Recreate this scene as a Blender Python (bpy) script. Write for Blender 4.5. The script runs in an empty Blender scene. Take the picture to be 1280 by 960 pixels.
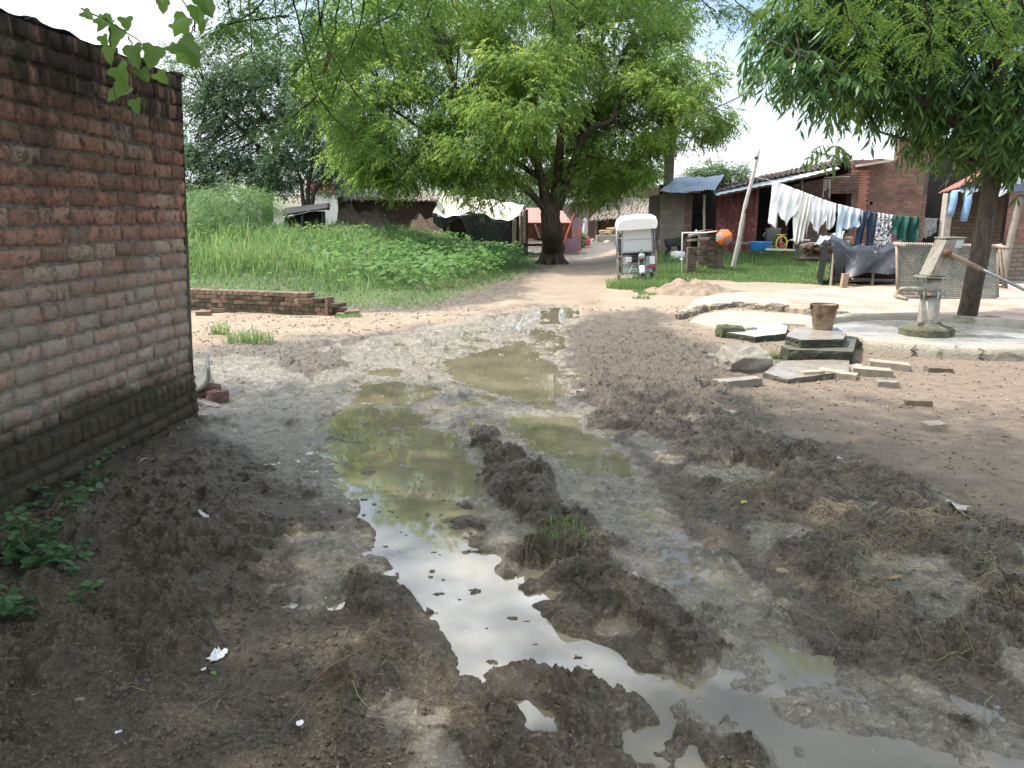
import bpy, math, random
import numpy as np
from mathutils import Vector, Matrix
R = math.radians
random.seed(7)
rng = np.random.default_rng(11)
scene = bpy.context.scene
COL = scene.collection

# ------------------------------------------------------------------ camera
CAM_H = 1.55
F_PX = 960.0
PITCH = R(12.2)
cd = bpy.data.cameras.new('camera')
cam = bpy.data.objects.new('camera', cd)
COL.objects.link(cam)
cam.location = (0, 0, CAM_H)
cam.rotation_euler = (R(90) - PITCH, 0, 0)
cd.sensor_width = 36.0
cd.lens = F_PX / 1280 * 36
cd.clip_start = 0.05
cd.clip_end = 3000
scene.camera = cam

# ------------------------------------------------------------------ sky, sun, exposure
SUN_EL, SUN_AZ = R(60), R(-78)          # azimuth from +Y towards +X (negative: to the left)
sdir = Vector((math.sin(SUN_AZ) * math.cos(SUN_EL), math.cos(SUN_AZ) * math.cos(SUN_EL), math.sin(SUN_EL)))
world = bpy.data.worlds.new("World")
scene.world = world
world.use_nodes = True
nt = world.node_tree
for n in list(nt.nodes):
    nt.nodes.remove(n)
wo = nt.nodes.new('ShaderNodeOutputWorld')
bg = nt.nodes.new('ShaderNodeBackground')
sky = nt.nodes.new('ShaderNodeTexSky')
sky.sky_type = 'NISHITA'
sky.sun_disc = False
sky.sun_elevation = SUN_EL
sky.sun_rotation = SUN_AZ
sky.air_density = 1.0
sky.dust_density = 2.0
tc = nt.nodes.new('ShaderNodeTexCoord')
mp = nt.nodes.new('ShaderNodeMapping')
mp.inputs['Scale'].default_value = (1, 1, 2.2)
mp.inputs['Location'].default_value = (0.32, 0.0, 0.1)
nz = nt.nodes.new('ShaderNodeTexNoise')
nz.inputs['Scale'].default_value = 1.9
nz.inputs['Detail'].default_value = 7
nz.inputs['Roughness'].default_value = 0.55
rmp = nt.nodes.new('ShaderNodeValToRGB')
rmp.color_ramp.elements[0].position = 0.44
rmp.color_ramp.elements[1].position = 0.62
nz2 = nt.nodes.new('ShaderNodeTexNoise')
nz2.inputs['Scale'].default_value = 3.1
nz2.inputs['Detail'].default_value = 5
rm2 = nt.nodes.new('ShaderNodeValToRGB')     # thick (grey) and thin (white) cloud
rm2.color_ramp.elements[0].position = 0.35
rm2.color_ramp.elements[1].position = 0.65
rm2.color_ramp.elements[0].color = (6.5, 7.3, 8.1, 1)
rm2.color_ramp.elements[1].color = (11.0, 11.3, 11.5, 1)
mx = nt.nodes.new('ShaderNodeMix')
mx.data_type = 'RGBA'
L = nt.links.new
L(tc.outputs['Generated'], mp.inputs['Vector'])
L(mp.outputs['Vector'], nz.inputs['Vector'])
L(mp.outputs['Vector'], nz2.inputs['Vector'])
L(nz.outputs['Fac'], rmp.inputs['Fac'])
L(nz2.outputs['Fac'], rm2.inputs['Fac'])
L(rmp.outputs['Color'], mx.inputs[0])
L(sky.outputs['Color'], mx.inputs[6])
sz_ = nt.nodes.new('ShaderNodeSeparateXYZ'); L(tc.outputs['Generated'], sz_.inputs[0])
hr = nt.nodes.new('ShaderNodeMapRange'); hr.interpolation_type = 'SMOOTHSTEP'
hr.inputs[1].default_value = .24; hr.inputs[2].default_value = .46; hr.inputs[3].default_value = .60; hr.inputs[4].default_value = 2.6
L(sz_.outputs['Z'], hr.inputs[0])
vm = nt.nodes.new('ShaderNodeVectorMath'); vm.operation = 'SCALE'
L(rm2.outputs['Color'], vm.inputs[0]); L(hr.outputs[0], vm.inputs[3]); L(vm.outputs[0], mx.inputs[7])
L(mx.outputs[2], bg.inputs['Color'])
bg.inputs['Strength'].default_value = 0.11
L(bg.outputs['Background'], wo.inputs['Surface'])

sl = bpy.data.lights.new('sun', 'SUN')
sl.energy = 3.1
sl.angle = R(0.9)
sl.color = (1.0, 0.95, 0.87)
sun = bpy.data.objects.new('sun', sl)
COL.objects.link(sun)
sun.rotation_euler = (-sdir).to_track_quat('-Z', 'Y').to_euler()

scene.view_settings.view_transform = 'Standard'
scene.view_settings.look = 'None'
scene.view_settings.exposure = 1.27
scene.view_settings.gamma = 1
scene.cycles.max_bounces = 6
scene.cycles.transparent_max_bounces = 6
scene.cycles.caustics_reflective = False
scene.cycles.caustics_refractive = False

# ------------------------------------------------------------------ pixel <-> world helpers (photo pixels, 1280x960)
cp, sp = math.cos(PITCH), math.sin(PITCH)
def ray(px, py):
    u = (px - 640) / F_PX
    v = (480 - py) / F_PX
    return Vector((u, cp + v * sp, -sp + v * cp))
def G(px, py, z=0.0):
    d = ray(px, py)
    t = (z - CAM_H) / d.z
    return Vector((0, 0, CAM_H)) + d * t
def P(px, py, Y):
    d = ray(px, py)
    return Vector((0, 0, CAM_H)) + d * (Y / d.y)
def npG(pts, z=0.0):
    return np.array([[G(a, b, z).x, G(a, b, z).y] for a, b in pts])

# ------------------------------------------------------------------ noise
def _hash(ix, iy, seed):
    h = (ix.astype(np.int64) * 374761393 + iy.astype(np.int64) * 668265263 + seed * 1442695041) & 0x7fffffff
    h = ((h ^ (h >> 13)) * 1274126177) & 0x7fffffff
    h = h ^ (h >> 16)
    return (h & 0xffffff) / float(0xffffff)
def vn(x, y, seed=0):
    ix = np.floor(x); iy = np.floor(y)
    fx = x - ix; fy = y - iy
    fx = fx * fx * fx * (fx * (fx * 6 - 15) + 10); fy = fy * fy * fy * (fy * (fy * 6 - 15) + 10)
    a = _hash(ix, iy, seed); b = _hash(ix + 1, iy, seed)
    c = _hash(ix, iy + 1, seed); d = _hash(ix + 1, iy + 1, seed)
    return (a * (1 - fx) + b * fx) * (1 - fy) + (c * (1 - fx) + d * fx) * fy
def fbm(x, y, o=4, seed=0, g=0.5):
    s = 0; a = 1.0; t = 0
    for i in range(o):
        s = s + a * vn(x * 2 ** i + 13.7 * i, y * 2 ** i - 7.3 * i, seed + i)
        t += a; a *= g
    return s / t
def worley(x, y, seed=0):
    ix = np.floor(x); iy = np.floor(y)
    f1 = np.full(np.shape(x), 9.0); f2 = f1.copy(); cid = f1 * 0
    for dx in (-1, 0, 1):
        for dy in (-1, 0, 1):
            cx = ix + dx; cy = iy + dy
            px = cx + _hash(cx, cy, seed); py = cy + _hash(cx, cy, seed + 5)
            d = np.hypot(px - x, py - y)
            nearer = d < f1
            f2 = np.where(nearer, f1, np.minimum(f2, d))
            cid = np.where(nearer, _hash(cx, cy, seed + 9), cid)
            f1 = np.where(nearer, d, f1)
    return f1, f2, cid
def sstep(a, b, v):
    t = np.clip((v - a) / (b - a), 0, 1)
    return t * t * (3 - 2 * t)
def poly_sd(x, y, poly):
    """signed distance to polygon, positive inside"""
    n = len(poly)
    d = np.full(np.shape(x), 1e9); ins = np.zeros(np.shape(x), bool)
    for i in range(n):
        x0, y0 = poly[i]; x1, y1 = poly[(i + 1) % n]
        ex, ey = x1 - x0, y1 - y0
        t = np.clip(((x - x0) * ex + (y - y0) * ey) / (ex * ex + ey * ey + 1e-12), 0, 1)
        d = np.minimum(d, np.hypot(x - x0 - t * ex, y - y0 - t * ey))
        c = ((y0 > y) != (y1 > y)) & (x < (x1 - x0) * (y - y0) / (y1 - y0 + 1e-12) + x0)
        ins ^= c
    return np.where(ins, d, -d)

# ------------------------------------------------------------------ terrain layout (world polygons on the ground)
PUD = [  # (polygon, depth)
 ([(455,482),(490,478),(540,484),(560,492),(520,502),(512,520),(530,535),(560,542),(578,560),(600,610),(572,640),(562,668),(585,684),(618,698),(632,728),(690,785),(760,808),(800,828),(850,850),(875,862),(852,878),(845,920),(825,955),(790,942),(783,912),(820,905),(788,876),(745,852),(700,832),(660,830),(600,845),(575,845),(552,800),(500,720),(470,670),(430,600),(412,548),(425,520)], .05),
 ([(622,882),(658,878),(690,895),(697,932),(668,934),(640,912)], .045),
 ([(900,878),(960,876),(990,905),(1040,918),(1120,928),(1200,948),(1260,1010),(1010,1010),(985,950),(940,905)], .045),
 ([(968,812),(1040,826),(1048,848),(990,852)], .03),
 ([(1035,800),(1080,803),(1062,817)], .03),
 ([(1182,874),(1235,888),(1230,905),(1190,892)], .03),
 ([(1240,940),(1300,950),(1310,990),(1250,985)], .03),
 ([(640,522),(700,518),(742,545),(775,572),(785,598),(730,588),(700,572),(655,548)], .04),
 ([(570,448),(650,432),(688,455),(706,492),(690,512),(640,497),(590,482),(560,465)], .022),
 ([(682,398),(694,383),(724,383),(722,398)], .04),
 ([(455,468),(482,458),(508,462),(490,472)], .02),
 ([(880,853),(905,850),(905,866),(888,868)], .05),
]
SLUR = [
 ([(430,440),(470,415),(560,395),(640,383),(735,383),(712,430),(712,470),(740,520),(800,590),(880,670),(960,750),(1000,800),(1060,830),(1150,880),(1320,960),(1330,1060),(880,1060),(860,880),(870,860),(770,800),(690,760),(640,720),(600,690),(570,640),(420,520),(400,470)], 1.0),
 ([(240,455),(300,440),(420,480),(430,560),(450,620),(440,650),(380,640),(330,600),(300,560),(250,540)], .9),
 ([(330,670),(440,650),(470,700),(430,760),(385,800),(335,770)], .85),
 ([(575,850),(640,835),(740,870),(840,930),(800,960),(700,900),(620,900)], .5),
 ([(380,440),(440,430),(440,470),(380,470)], .6),
]
RIDGE = [ # churned raised banks: polygon, height, edge softness
 ([(560,520),(625,545),(700,600),(760,655),(795,715),(850,755),(910,785),(925,830),(915,868),(880,858),(800,822),(750,798),(690,762),(640,708),(650,690),(600,625),(570,575)], .085),
 ([(-300,760),(-100,690),(0,690),(120,600),(240,600),(330,640),(400,650),(440,660),(475,735),(545,820),(575,860),(605,900),(650,960),(700,1060),(-500,1300)], .06),
 ([(705,410),(760,395),(850,410),(900,470),(960,545),(1100,590),(1280,660),(1450,740),(1500,960),(1330,940),(1160,838),(1050,768),(960,700),(860,620),(790,570),(725,500)], .065),
 ([(590,856),(640,842),(700,846),(770,868),(825,905),(800,925),(795,1060),(690,1060),(640,950),(600,905)], .06),
 ([(840,905),(900,895),(950,930),(985,1000),(985,1060),(820,1060)], .055),
 ([(1000,800),(1100,800),(1190,860),(1300,920),(1300,960),(1200,930),(1080,870)], .03),
 ([(240,420),(320,425),(440,450),(420,470),(330,470),(250,450)], .04),
 ([(430,395),(560,385),(640,360),(720,345),(700,380),(600,395),(480,425),(430,425)], .04),
]
DRY = [
 ([(720,405),(800,385),(900,440),(920,480),(1000,530),(1140,585),(1290,652),(1600,800),(2600,800),(2600,300),(860,320),(740,360)], 1.0),
 ([(-400,340),(240,392),(420,392),(560,392),(650,372),(660,385),(560,405),(430,425),(300,428),(230,440),(-400,480)], 1.0),
 ([(640,380),(690,330),(780,318),(800,345),(760,385),(700,384)], .8),
]
LAWN = [[(800,375),(850,350),(905,352),(1045,358),(1045,330),(1030,312),(860,318),(800,335)]]
FIELD = [[(-500,392),(238,388),(415,384),(530,386),(590,362),(672,338),(660,318),(600,310),(540,300),(-500,292)]]
_PUD = [(npG(p), d) for p, d in PUD]
_SLUR = [(npG(p), d) for p, d in SLUR]
_RID = [(npG(p), d) for p, d in RIDGE]
_DRY = [(npG(p), d) for p, d in DRY]
_LAWN = [npG(p) for p in LAWN]
_FIELD = [npG(p) for p in FIELD]

def big_height(x, y):
    """slow relief: mound in the weedy field, rising yard before the houses"""
    x = np.asarray(x, float); y = np.asarray(y, float)
    f = poly_sd(x, y, _FIELD[0])
    m = sstep(0, 7, f) * (0.62 + 0.25 * fbm(x * .25, y * .25, 2, 41))
    m = m * sstep(42, 30, y)
    l = sstep(18.5, 24, y) * sstep(2.5, 5, x) * 0.28
    ln = sstep(30, 60, y) * -0.1
    return m + l + ln + 0.03 * (fbm(x * .35, y * .35, 2, 77) - .5) * sstep(6, 10, y)

def terrain(x, y, full=False):
    x = np.asarray(x, float); y = np.asarray(y, float)
    near = sstep(45, 20, y)
    wx = x + (fbm(x * 3.1, y * 3.1, 3, 3) - .5) * .34 * near
    wy = y + (fbm(x * 3.1, y * 3.1, 3, 23) - .5) * .34 * near
    # finer edge wobble
    wx = wx + (vn(x * 14, y * 14, 33) - .5) * .05; wy = wy + (vn(x * 14, y * 14, 34) - .5) * .05
    big = big_height(x, y)
    slur = np.zeros_like(x); dry = slur.copy(); rid = slur.copy(); ridh = slur.copy(); pud = np.full_like(x, -9.0); pdep = slur.copy()
    for p, a in _SLUR:
        slur = np.maximum(slur, a * sstep(-.12, .15, poly_sd(wx, wy, p)))
    for p, h in _RID:
        m = sstep(-.03, .16, poly_sd(wx, wy, p))
        rid = np.maximum(rid, m); ridh = np.maximum(ridh, m * h)
    patch = np.zeros_like(x); pn = (fbm(x * 3.0, y * 3.0, 4, 170) - .5) * .75
    for i_ in (1, 2, 3):
        patch = np.maximum(patch, sstep(-.05, .10, poly_sd(wx, wy, _SLUR[i_][0]) + pn))
    rid = rid * (1 - .9 * patch); ridh = ridh * (1 - .6 * patch)
    for p, a in _DRY:
        dry = np.maximum(dry, a * sstep(-.35, .45, poly_sd(wx, wy, p) + (fbm(x * 2.2, y * 2.2, 3, 51) - .5) * .9))
    wx2 = x + (fbm(x * 5, y * 5, 3, 3) - .5) * .14; wy2 = y + (fbm(x * 5, y * 5, 3, 23) - .5) * .14
    for p, d in _PUD:
        s = poly_sd(wx2, wy2, p)
        pdep = np.where(s > pud, d, pdep); pud = np.maximum(pud, s)
    # -- churned mud texture
    ax = (fbm(x * 8, y * 8, 4, 8) - .5); ay = (fbm(x * 8, y * 8, 4, 108) - .5)
    w1, w2, c1 = worley(x * 4.8 + 1.6 * ax, y * 4.8 + 1.6 * ay, 2)
    v1, v2, c2 = worley(x * 16 + 2.2 * ay, y * 16 + 2.2 * ax, 4)
    u1, u2, c3 = worley(x * 36 + 3 * ax, y * 36 - 3 * ay, 6)
    f3 = fbm(x * 2.6, y * 2.6, 4, 60)
    f8 = fbm(x * 9, y * 9, 4, 61, .6)
    clod = sstep(.0, .30, w2 - w1) * (c1 - .35) * .058 + sstep(.0, .45, v2 - v1) * (c2 - .25) * .026 + sstep(0, .4, u2 - u1) * (c3 - .3) * .012
    px_ = x * .82 + y * .57 + (fbm(x * 6, y * 6, 4, 14) - .5) * .26; py_ = -x * .57 + y * .82 + (fbm(x * 6, y * 6, 4, 15) - .5) * .26
    q1, q2, qc = worley(px_ * 2.7, py_ * 4.3, 40)
    qq = sstep(.45, .62, vn(x * 1.3, y * 1.3, 16)) * (qc > .45)
    hoof = (-.075 * sstep(.46, .12, q1) + .022 * sstep(.28, .45, q1) * sstep(.66, .48, q1)) * qq   # trodden holes with pushed-up rims
    ridged = 1 - np.abs(2 * fbm(x * 6.3, y * 6.3, 4, 64, .6) - 1) * 2.2
    rough = clod * 1.1 + hoof + (f8 - .5) * .06 + (f3 - .5) * .07 + np.clip(ridged, -.4, 1) * .020
    smear = sstep(.56, .63, fbm(x * 2.3 + 5, y * 2.3, 4, 130)) * sstep(9, 5, y) * (ridh < .07)      # flat slick smears between the clods
    rough = rough * (1 - .72 * smear) - .014 * smear
    base = np.full_like(x, .018)
    h = base + (f3 - .5) * .03
    slh = .0035 + (fbm(x * 4.2, y * 4.2, 5, 71, .68) - .47) * .038 + (1 - np.clip(v1 * 1.1, 0, 1)) * (c2 - .35) * .012
    slh = slh + sstep(0, .4, u2 - u1) * (c3 - .5) * .009 + sstep(0, .35, v2 - v1) * (c2 - .5) * .012
    lump = sstep(.54, .62, fbm(x * 3.3, y * 3.3, 3, 90)) * (1 - dry)   # scattered lumps on the slurry
    slh = slh + lump * (.018 + np.clip(rough, -.01, .1) * .5) * sstep(-.02, -.25, pud)
    h = h * (1 - slur) + slh * slur
    dr = .035 + (fbm(x * 1.2, y * 1.2, 4, 81) - .5) * .04 + (fbm(x * 14, y * 14, 3, 82) - .5) * .010 + (1 - np.clip(v1 * 1.3, 0, 1)) * np.clip(c2 - .6, 0, 1) * .02
    h = h * (1 - dry) + dr * dry
    sc = sstep(10, 5.5, y) * .62 + .38
    h = h * (1 - rid * (1 - dry * .6)) + (ridh * .55 + rough * sc + .012) * rid * (1 - dry * .6)
    loose = (1 - slur) * (1 - dry) * (1 - rid)
    h = h + loose * rough * .6
    # -- puddles carve below the water level (z = 0)
    islands = np.maximum(sstep(.75, .78, fbm(x * 3.2, y * 3.2, 4, 95)) * .58, sstep(.60, .66, fbm(x * 11, y * 11, 4, 96)) * sstep(6.2, 9, y) * .62 + sstep(.73, .77, fbm(x * 13, y * 13, 3, 97)) * .60)
    pm = sstep(-.05, .07, pud)
    h = h * (1 - pm) + (-pdep + islands * pdep * 1.75) * pm
    wet = np.clip(slur + rid * .55 + pm, 0, 1)
    hh = h + big
    if not full:
        return hh
    fld = sstep(-.2, .8, poly_sd(x, y, _FIELD[0]) + (fbm(x * 1.5, y * 1.5, 3, 44) - .5) * 1.2)
    lw = sstep(-.2, .6, poly_sd(x, y, _LAWN[0]) + (fbm(x * 1.5, y * 1.5, 3, 45) - .5) * .8)
    slc = np.clip(slur * (1 - rid * .9) + smear * rid * .85 * (1 - dry) * (.25 + .75 * sstep(-.9, .1, x + (fbm(x * 1.5, y * 1.5, 2, 9) - .5))), 0, 1)
    slc = sstep(.42, .56, slc + (fbm(x * 12, y * 12, 4, 140, .65) - .5) * .9 - np.clip(h - .022, 0, .05) * 9)
    return hh, slc, dry, rid, np.maximum(fld, lw)
def TH(x, y):
    return float(terrain(np.array([float(x)]), np.array([float(y)]))[0])

# ------------------------------------------------------------------ object bookkeeping
def link(o, parent=None):
    COL.objects.link(o)
    if parent is not None:
        o.parent = parent
    return o
def tag(o, label=None, cat=None, group=None, kind=None):
    if label: o['label'] = label
    if cat: o['category'] = cat
    if group: o['group'] = group
    if kind: o['kind'] = kind
    return o
def thing(name, label, cat, loc=(0, 0, 0), rz=0, group=None):
    o = bpy.data.objects.new(name, None)
    o.empty_display_size = .1
    link(o)
    o.location = loc
    o.rotation_euler = (0, 0, rz)
    return tag(o, label, cat, group)
def copy_tree(o, parent=None):
    c = o.copy(); COL.objects.link(c); c.parent = parent
    for ch in list(o.children):
        copy_tree(ch, c)
    return c

class MB:
    """collects shapes and links them as one mesh object"""
    def __init__(s):
        s.v = []; s.f = []
    def add(s, vs, fs):
        b = len(s.v); s.v += [tuple(v) for v in vs]; s.f += [tuple(b + i for i in f) for f in fs]
        return s
    def box(s, c, d, rot=None, jit=0.0, bev=0.0):
        cx, cy, cz = c; hx, hy, hz = d[0] / 2, d[1] / 2, d[2] / 2
        M = rot if rot is not None else Matrix.Identity(3)
        if bev <= 0:
            vs = [Vector((x, y, z)) for x in (-hx, hx) for y in (-hy, hy) for z in (-hz, hz)]
            fs = [(0, 1, 3, 2), (4, 6, 7, 5), (0, 4, 5, 1), (2, 3, 7, 6), (0, 2, 6, 4), (1, 5, 7, 3)]
        else:
            bx, by = hx - bev, hy - bev
            ring = [(-bx, -hy), (bx, -hy), (hx, -by), (hx, by), (bx, hy), (-bx, hy), (-hx, by), (-hx, -by)]
            rin = [(-bx, -by), (bx, -by), (bx, -by), (bx, by), (bx, by), (-bx, by), (-bx, by), (-bx, -by)]
            vs = [Vector((x, y, -hz + bev)) for x, y in ring] + [Vector((x, y, hz - bev)) for x, y in ring]
            k = len(vs)
            vs += [Vector((x, y, -hz)) for x, y in ((-bx, -by), (bx, -by), (bx, by), (-bx, by))]
            vs += [Vector((x, y, hz)) for x, y in ((-bx, -by), (bx, -by), (bx, by), (-bx, by))]
            fs = [(i, (i + 1) % 8, 8 + (i + 1) % 8, 8 + i) for i in range(8)]
            fs += [(k + 3, k + 2, k + 1, k), (k + 4, k + 5, k + 6, k + 7)]
            q = [(0, 1, 0, 1), (2, 3, 1, 2), (4, 5, 2, 3), (6, 7, 3, 0)]
            for a, b2, c2, d2 in q:
                fs.append((b2, a, k + c2, k + d2)); fs.append((8 + a, 8 + b2, k + 4 + d2, k + 4 + c2))
            for a, b2, c2 in ((1, 2, 1), (3, 4, 2), (5, 6, 3), (7, 0, 0)):
                fs.append((b2, a, k + c2)); fs.append((8 + a, 8 + b2, k + 4 + c2))
        out = []
        for v in vs:
            if jit:
                v = v + Vector((random.uniform(-jit, jit), random.uniform(-jit, jit), random.uniform(-jit, jit)))
            w = M @ v
            out.append((w.x + cx, w.y + cy, w.z + cz))
        return s.add(out, fs)
    def tube(s, pts, rad, n=8, cap=True):
        pts = [Vector(p) for p in pts]
        if not hasattr(rad, '__len__'): rad = [rad] * len(pts)
        rings = []; up = Vector((0, 0, 1))
        t0 = (pts[1] - pts[0]).normalized()
        if abs(t0.z) > .9: up = Vector((1, 0, 0))
        a = t0.cross(up).normalized()
        for i, p in enumerate(pts):
            t = ((pts[min(i + 1, len(pts) - 1)] - pts[max(i - 1, 0)])).normalized()
            a = (a - t * a.dot(t)).normalized(); b = t.cross(a)
            rings.append([p + (a * math.cos(2 * math.pi * k / n) + b * math.sin(2 * math.pi * k / n)) * rad[i] for k in range(n)])
        vs = [v for r in rings for v in r]; fs = []
        for i in range(len(pts) - 1):
            for k in range(n):
                fs.append((i * n + k, i * n + (k + 1) % n, (i + 1) * n + (k + 1) % n, (i + 1) * n + k))
        if cap:
            fs.append(tuple(reversed(range(n)))); fs.append(tuple((len(pts) - 1) * n + k for k in range(n)))
        return s.add(vs, fs)
    def lathe(s, prof, c=(0, 0, 0), n=24, ang=0, M=None):
        vs = []; fs = []
        for r, z in prof:
            for k in range(n):
                v = Vector((r * math.cos(ang + 2 * math.pi * k / n), r * math.sin(ang + 2 * math.pi * k / n), z))
                if M is not None: v = M @ v
                vs.append((v.x + c[0], v.y + c[1], v.z + c[2]))
        for i in range(len(prof) - 1):
            for k in range(n):
                fs.append((i * n + k, i * n + (k + 1) % n, (i + 1) * n + (k + 1) % n, (i + 1) * n + k))
        fs.append(tuple(reversed(range(n)))); fs.append(tuple((len(prof) - 1) * n + k for k in range(n)))
        return s.add(vs, fs)
    def grid(s, fn, nu, nv, flip=False):
        vs = [fn(i / nu, j / nv) for j in range(nv + 1) for i in range(nu + 1)]
        fs = []
        for j in range(nv):
            for i in range(nu):
                a = j * (nu + 1) + i
                q = (a, a + 1, a + nu + 2, a + nu + 1)
                fs.append(q[::-1] if flip else q)
        return s.add(vs, fs)
    def rock(s, c, d, rz=0, rough=.18, sub=1, flat=.0):
        """rough stone: subdivided cube pulled to noise"""
        n = 3 if sub == 1 else 5
        vs = []; idx = {}; fs = []
        seed = random.random() * 100
        def vid(i, j, k):
            key = (i, j, k)
            if key not in idx:
                p = Vector((i / n * 2 - 1, j / n * 2 - 1, k / n * 2 - 1))
                q = p.normalized()
                r = p.lerp(q * 1.25, .5)
                h = math.sin(i * 12.9 + j * 78.2 + k * 37.7 + seed) * 43758.5; h -= math.floor(h)
                h2 = math.sin(i * 32.9 + j * 18.2 + k * 57.7 + seed * 2) * 43758.5; h2 -= math.floor(h2)
                r = r * (1 + (h - .5) * rough * 2) + Vector((h2 - .5, h - .5, h2 - h)) * rough * .5
                r = Vector((r.x * d[0] / 2, r.y * d[1] / 2, r.z * d[2] / 2))
                x = r.x * math.cos(rz) - r.y * math.sin(rz); y = r.x * math.sin(rz) + r.y * math.cos(rz)
                idx[key] = len(vs); vs.append((x + c[0], y + c[1], r.z + c[2]))
            return idx[key]
        for a in range(n):
            for b in range(n):
                fs += [(vid(a, b, 0), vid(a, b + 1, 0), vid(a + 1, b + 1, 0), vid(a + 1, b, 0)),
                       (vid(a, b, n), vid(a + 1, b, n), vid(a + 1, b + 1, n), vid(a, b + 1, n)),
                       (vid(a, 0, b), vid(a + 1, 0, b), vid(a + 1, 0, b + 1), vid(a, 0, b + 1)),
                       (vid(a, n, b), vid(a, n, b + 1), vid(a + 1, n, b + 1), vid(a + 1, n, b)),
                       (vid(0, a, b), vid(0, a, b + 1), vid(0, a + 1, b + 1), vid(0, a + 1, b)),
                       (vid(n, a, b), vid(n, a + 1, b), vid(n, a + 1, b + 1), vid(n, a, b + 1))]
        return s.add(vs, fs)
    def build(s, name, m, parent=None, smooth=False, **kw):
        me = bpy.data.meshes.new(name)
        me.from_pydata(s.v, [], s.f)
        if smooth:
            me.polygons.foreach_set('use_smooth', [True] * len(me.polygons))
        if m is not None: me.materials.append(m)
        o = bpy.data.objects.new(name, me)
        link(o, parent)
        if kw: tag(o, **kw)
        return o

def fast_mesh(name, V, F, m, attrs=None, smooth=False, parent=None):
    """V (n,3), F (k,4) or (k,3) numpy arrays; attrs {name: per-vertex float}"""
    me = bpy.data.meshes.new(name)
    V = np.ascontiguousarray(V, dtype=np.float32); F = np.ascontiguousarray(F, dtype=np.int32)
    k, w = F.shape
    me.vertices.add(len(V)); me.vertices.foreach_set('co', V.ravel())
    me.loops.add(k * w); me.loops.foreach_set('vertex_index', F.ravel())
    me.polygons.add(k)
    me.polygons.foreach_set('loop_start', np.arange(0, k * w, w, dtype=np.int32))
    if smooth:
        me.polygons.foreach_set('use_smooth', np.ones(k, bool))
    me.update(calc_edges=True)
    for an, av in (attrs or {}).items():
        a = me.attributes.new(an, 'FLOAT', 'POINT')
        a.data.foreach_set('value', np.ascontiguousarray(av, dtype=np.float32))
    if m is not None: me.materials.append(m)
    o = bpy.data.objects.new(name, me)
    link(o, parent)
    return o

# ------------------------------------------------------------------ materials
def newmat(name):
    m = bpy.data.materials.new(name); m.use_nodes = True
    t = m.node_tree
    b = t.nodes['Principled BSDF']
    return m, t, b
def node(t, typ, **kw):
    n = t.nodes.new(typ)
    for k, v in kw.items():
        if k in n.inputs.keys(): n.inputs[k].default_value = v
        else: setattr(n, k, v)
    return n
def noise(t, vec, scale, detail=4, rough=.55, dist=0):
    n = t.nodes.new('ShaderNodeTexNoise')
    n.inputs['Scale'].default_value = scale; n.inputs['Detail'].default_value = detail
    n.inputs['Roughness'].default_value = rough; n.inputs['Distortion'].default_value = dist
    if vec is not None: t.links.new(vec, n.inputs['Vector'])
    return n.outputs['Fac']
def ramp(t, fac, stops):
    n = t.nodes.new('ShaderNodeValToRGB')
    e = n.color_ramp.elements
    while len(e) < len(stops): e.new(.5)
    for i, (p, c) in enumerate(stops):
        e[i].position = p
        e[i].color = (c, c, c, 1) if not hasattr(c, '__len__') else (c[0], c[1], c[2], 1)
    t.links.new(fac, n.inputs['Fac'])
    return n.outputs['Color']
def mixc(t, fac, a, b, mode='MIX'):
    n = t.nodes.new('ShaderNodeMix'); n.data_type = 'RGBA'; n.blend_type = mode
    for sock, v in ((n.inputs[0], fac), (n.inputs[6], a), (n.inputs[7], b)):
        if isinstance(v, (int, float)): sock.default_value = v
        elif isinstance(v, tuple): sock.default_value = (v[0], v[1], v[2], 1)
        else: t.links.new(v, sock)
    return n.outputs[2]
def mth(t, op, a, b=0.0, c=None, clamp=False):
    n = t.nodes.new('ShaderNodeMath'); n.operation = op; n.use_clamp = clamp
    for i, v in enumerate((a, b) if c is None else (a, b, c)):
        if isinstance(v, (int, float)): n.inputs[i].default_value = v
        else: t.links.new(v, n.inputs[i])
    return n.outputs[0]
def attr(t, name):
    n = t.nodes.new('ShaderNodeAttribute'); n.attribute_name = name
    return n.outputs['Fac']
def objco(t):
    return t.nodes.new('ShaderNodeTexCoord').outputs['Object']
def geopos(t):
    return t.nodes.new('ShaderNodeNewGeometry').outputs['Position']
def bump(t, b, h, strength=.5, dist=.02):
    n = t.nodes.new('ShaderNodeBump')
    n.inputs['Strength'].default_value = strength; n.inputs['Distance'].default_value = dist
    t.links.new(h, n.inputs['Height']); t.links.new(n.outputs['Normal'], b.inputs['Normal'])
_MC = {}
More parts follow.
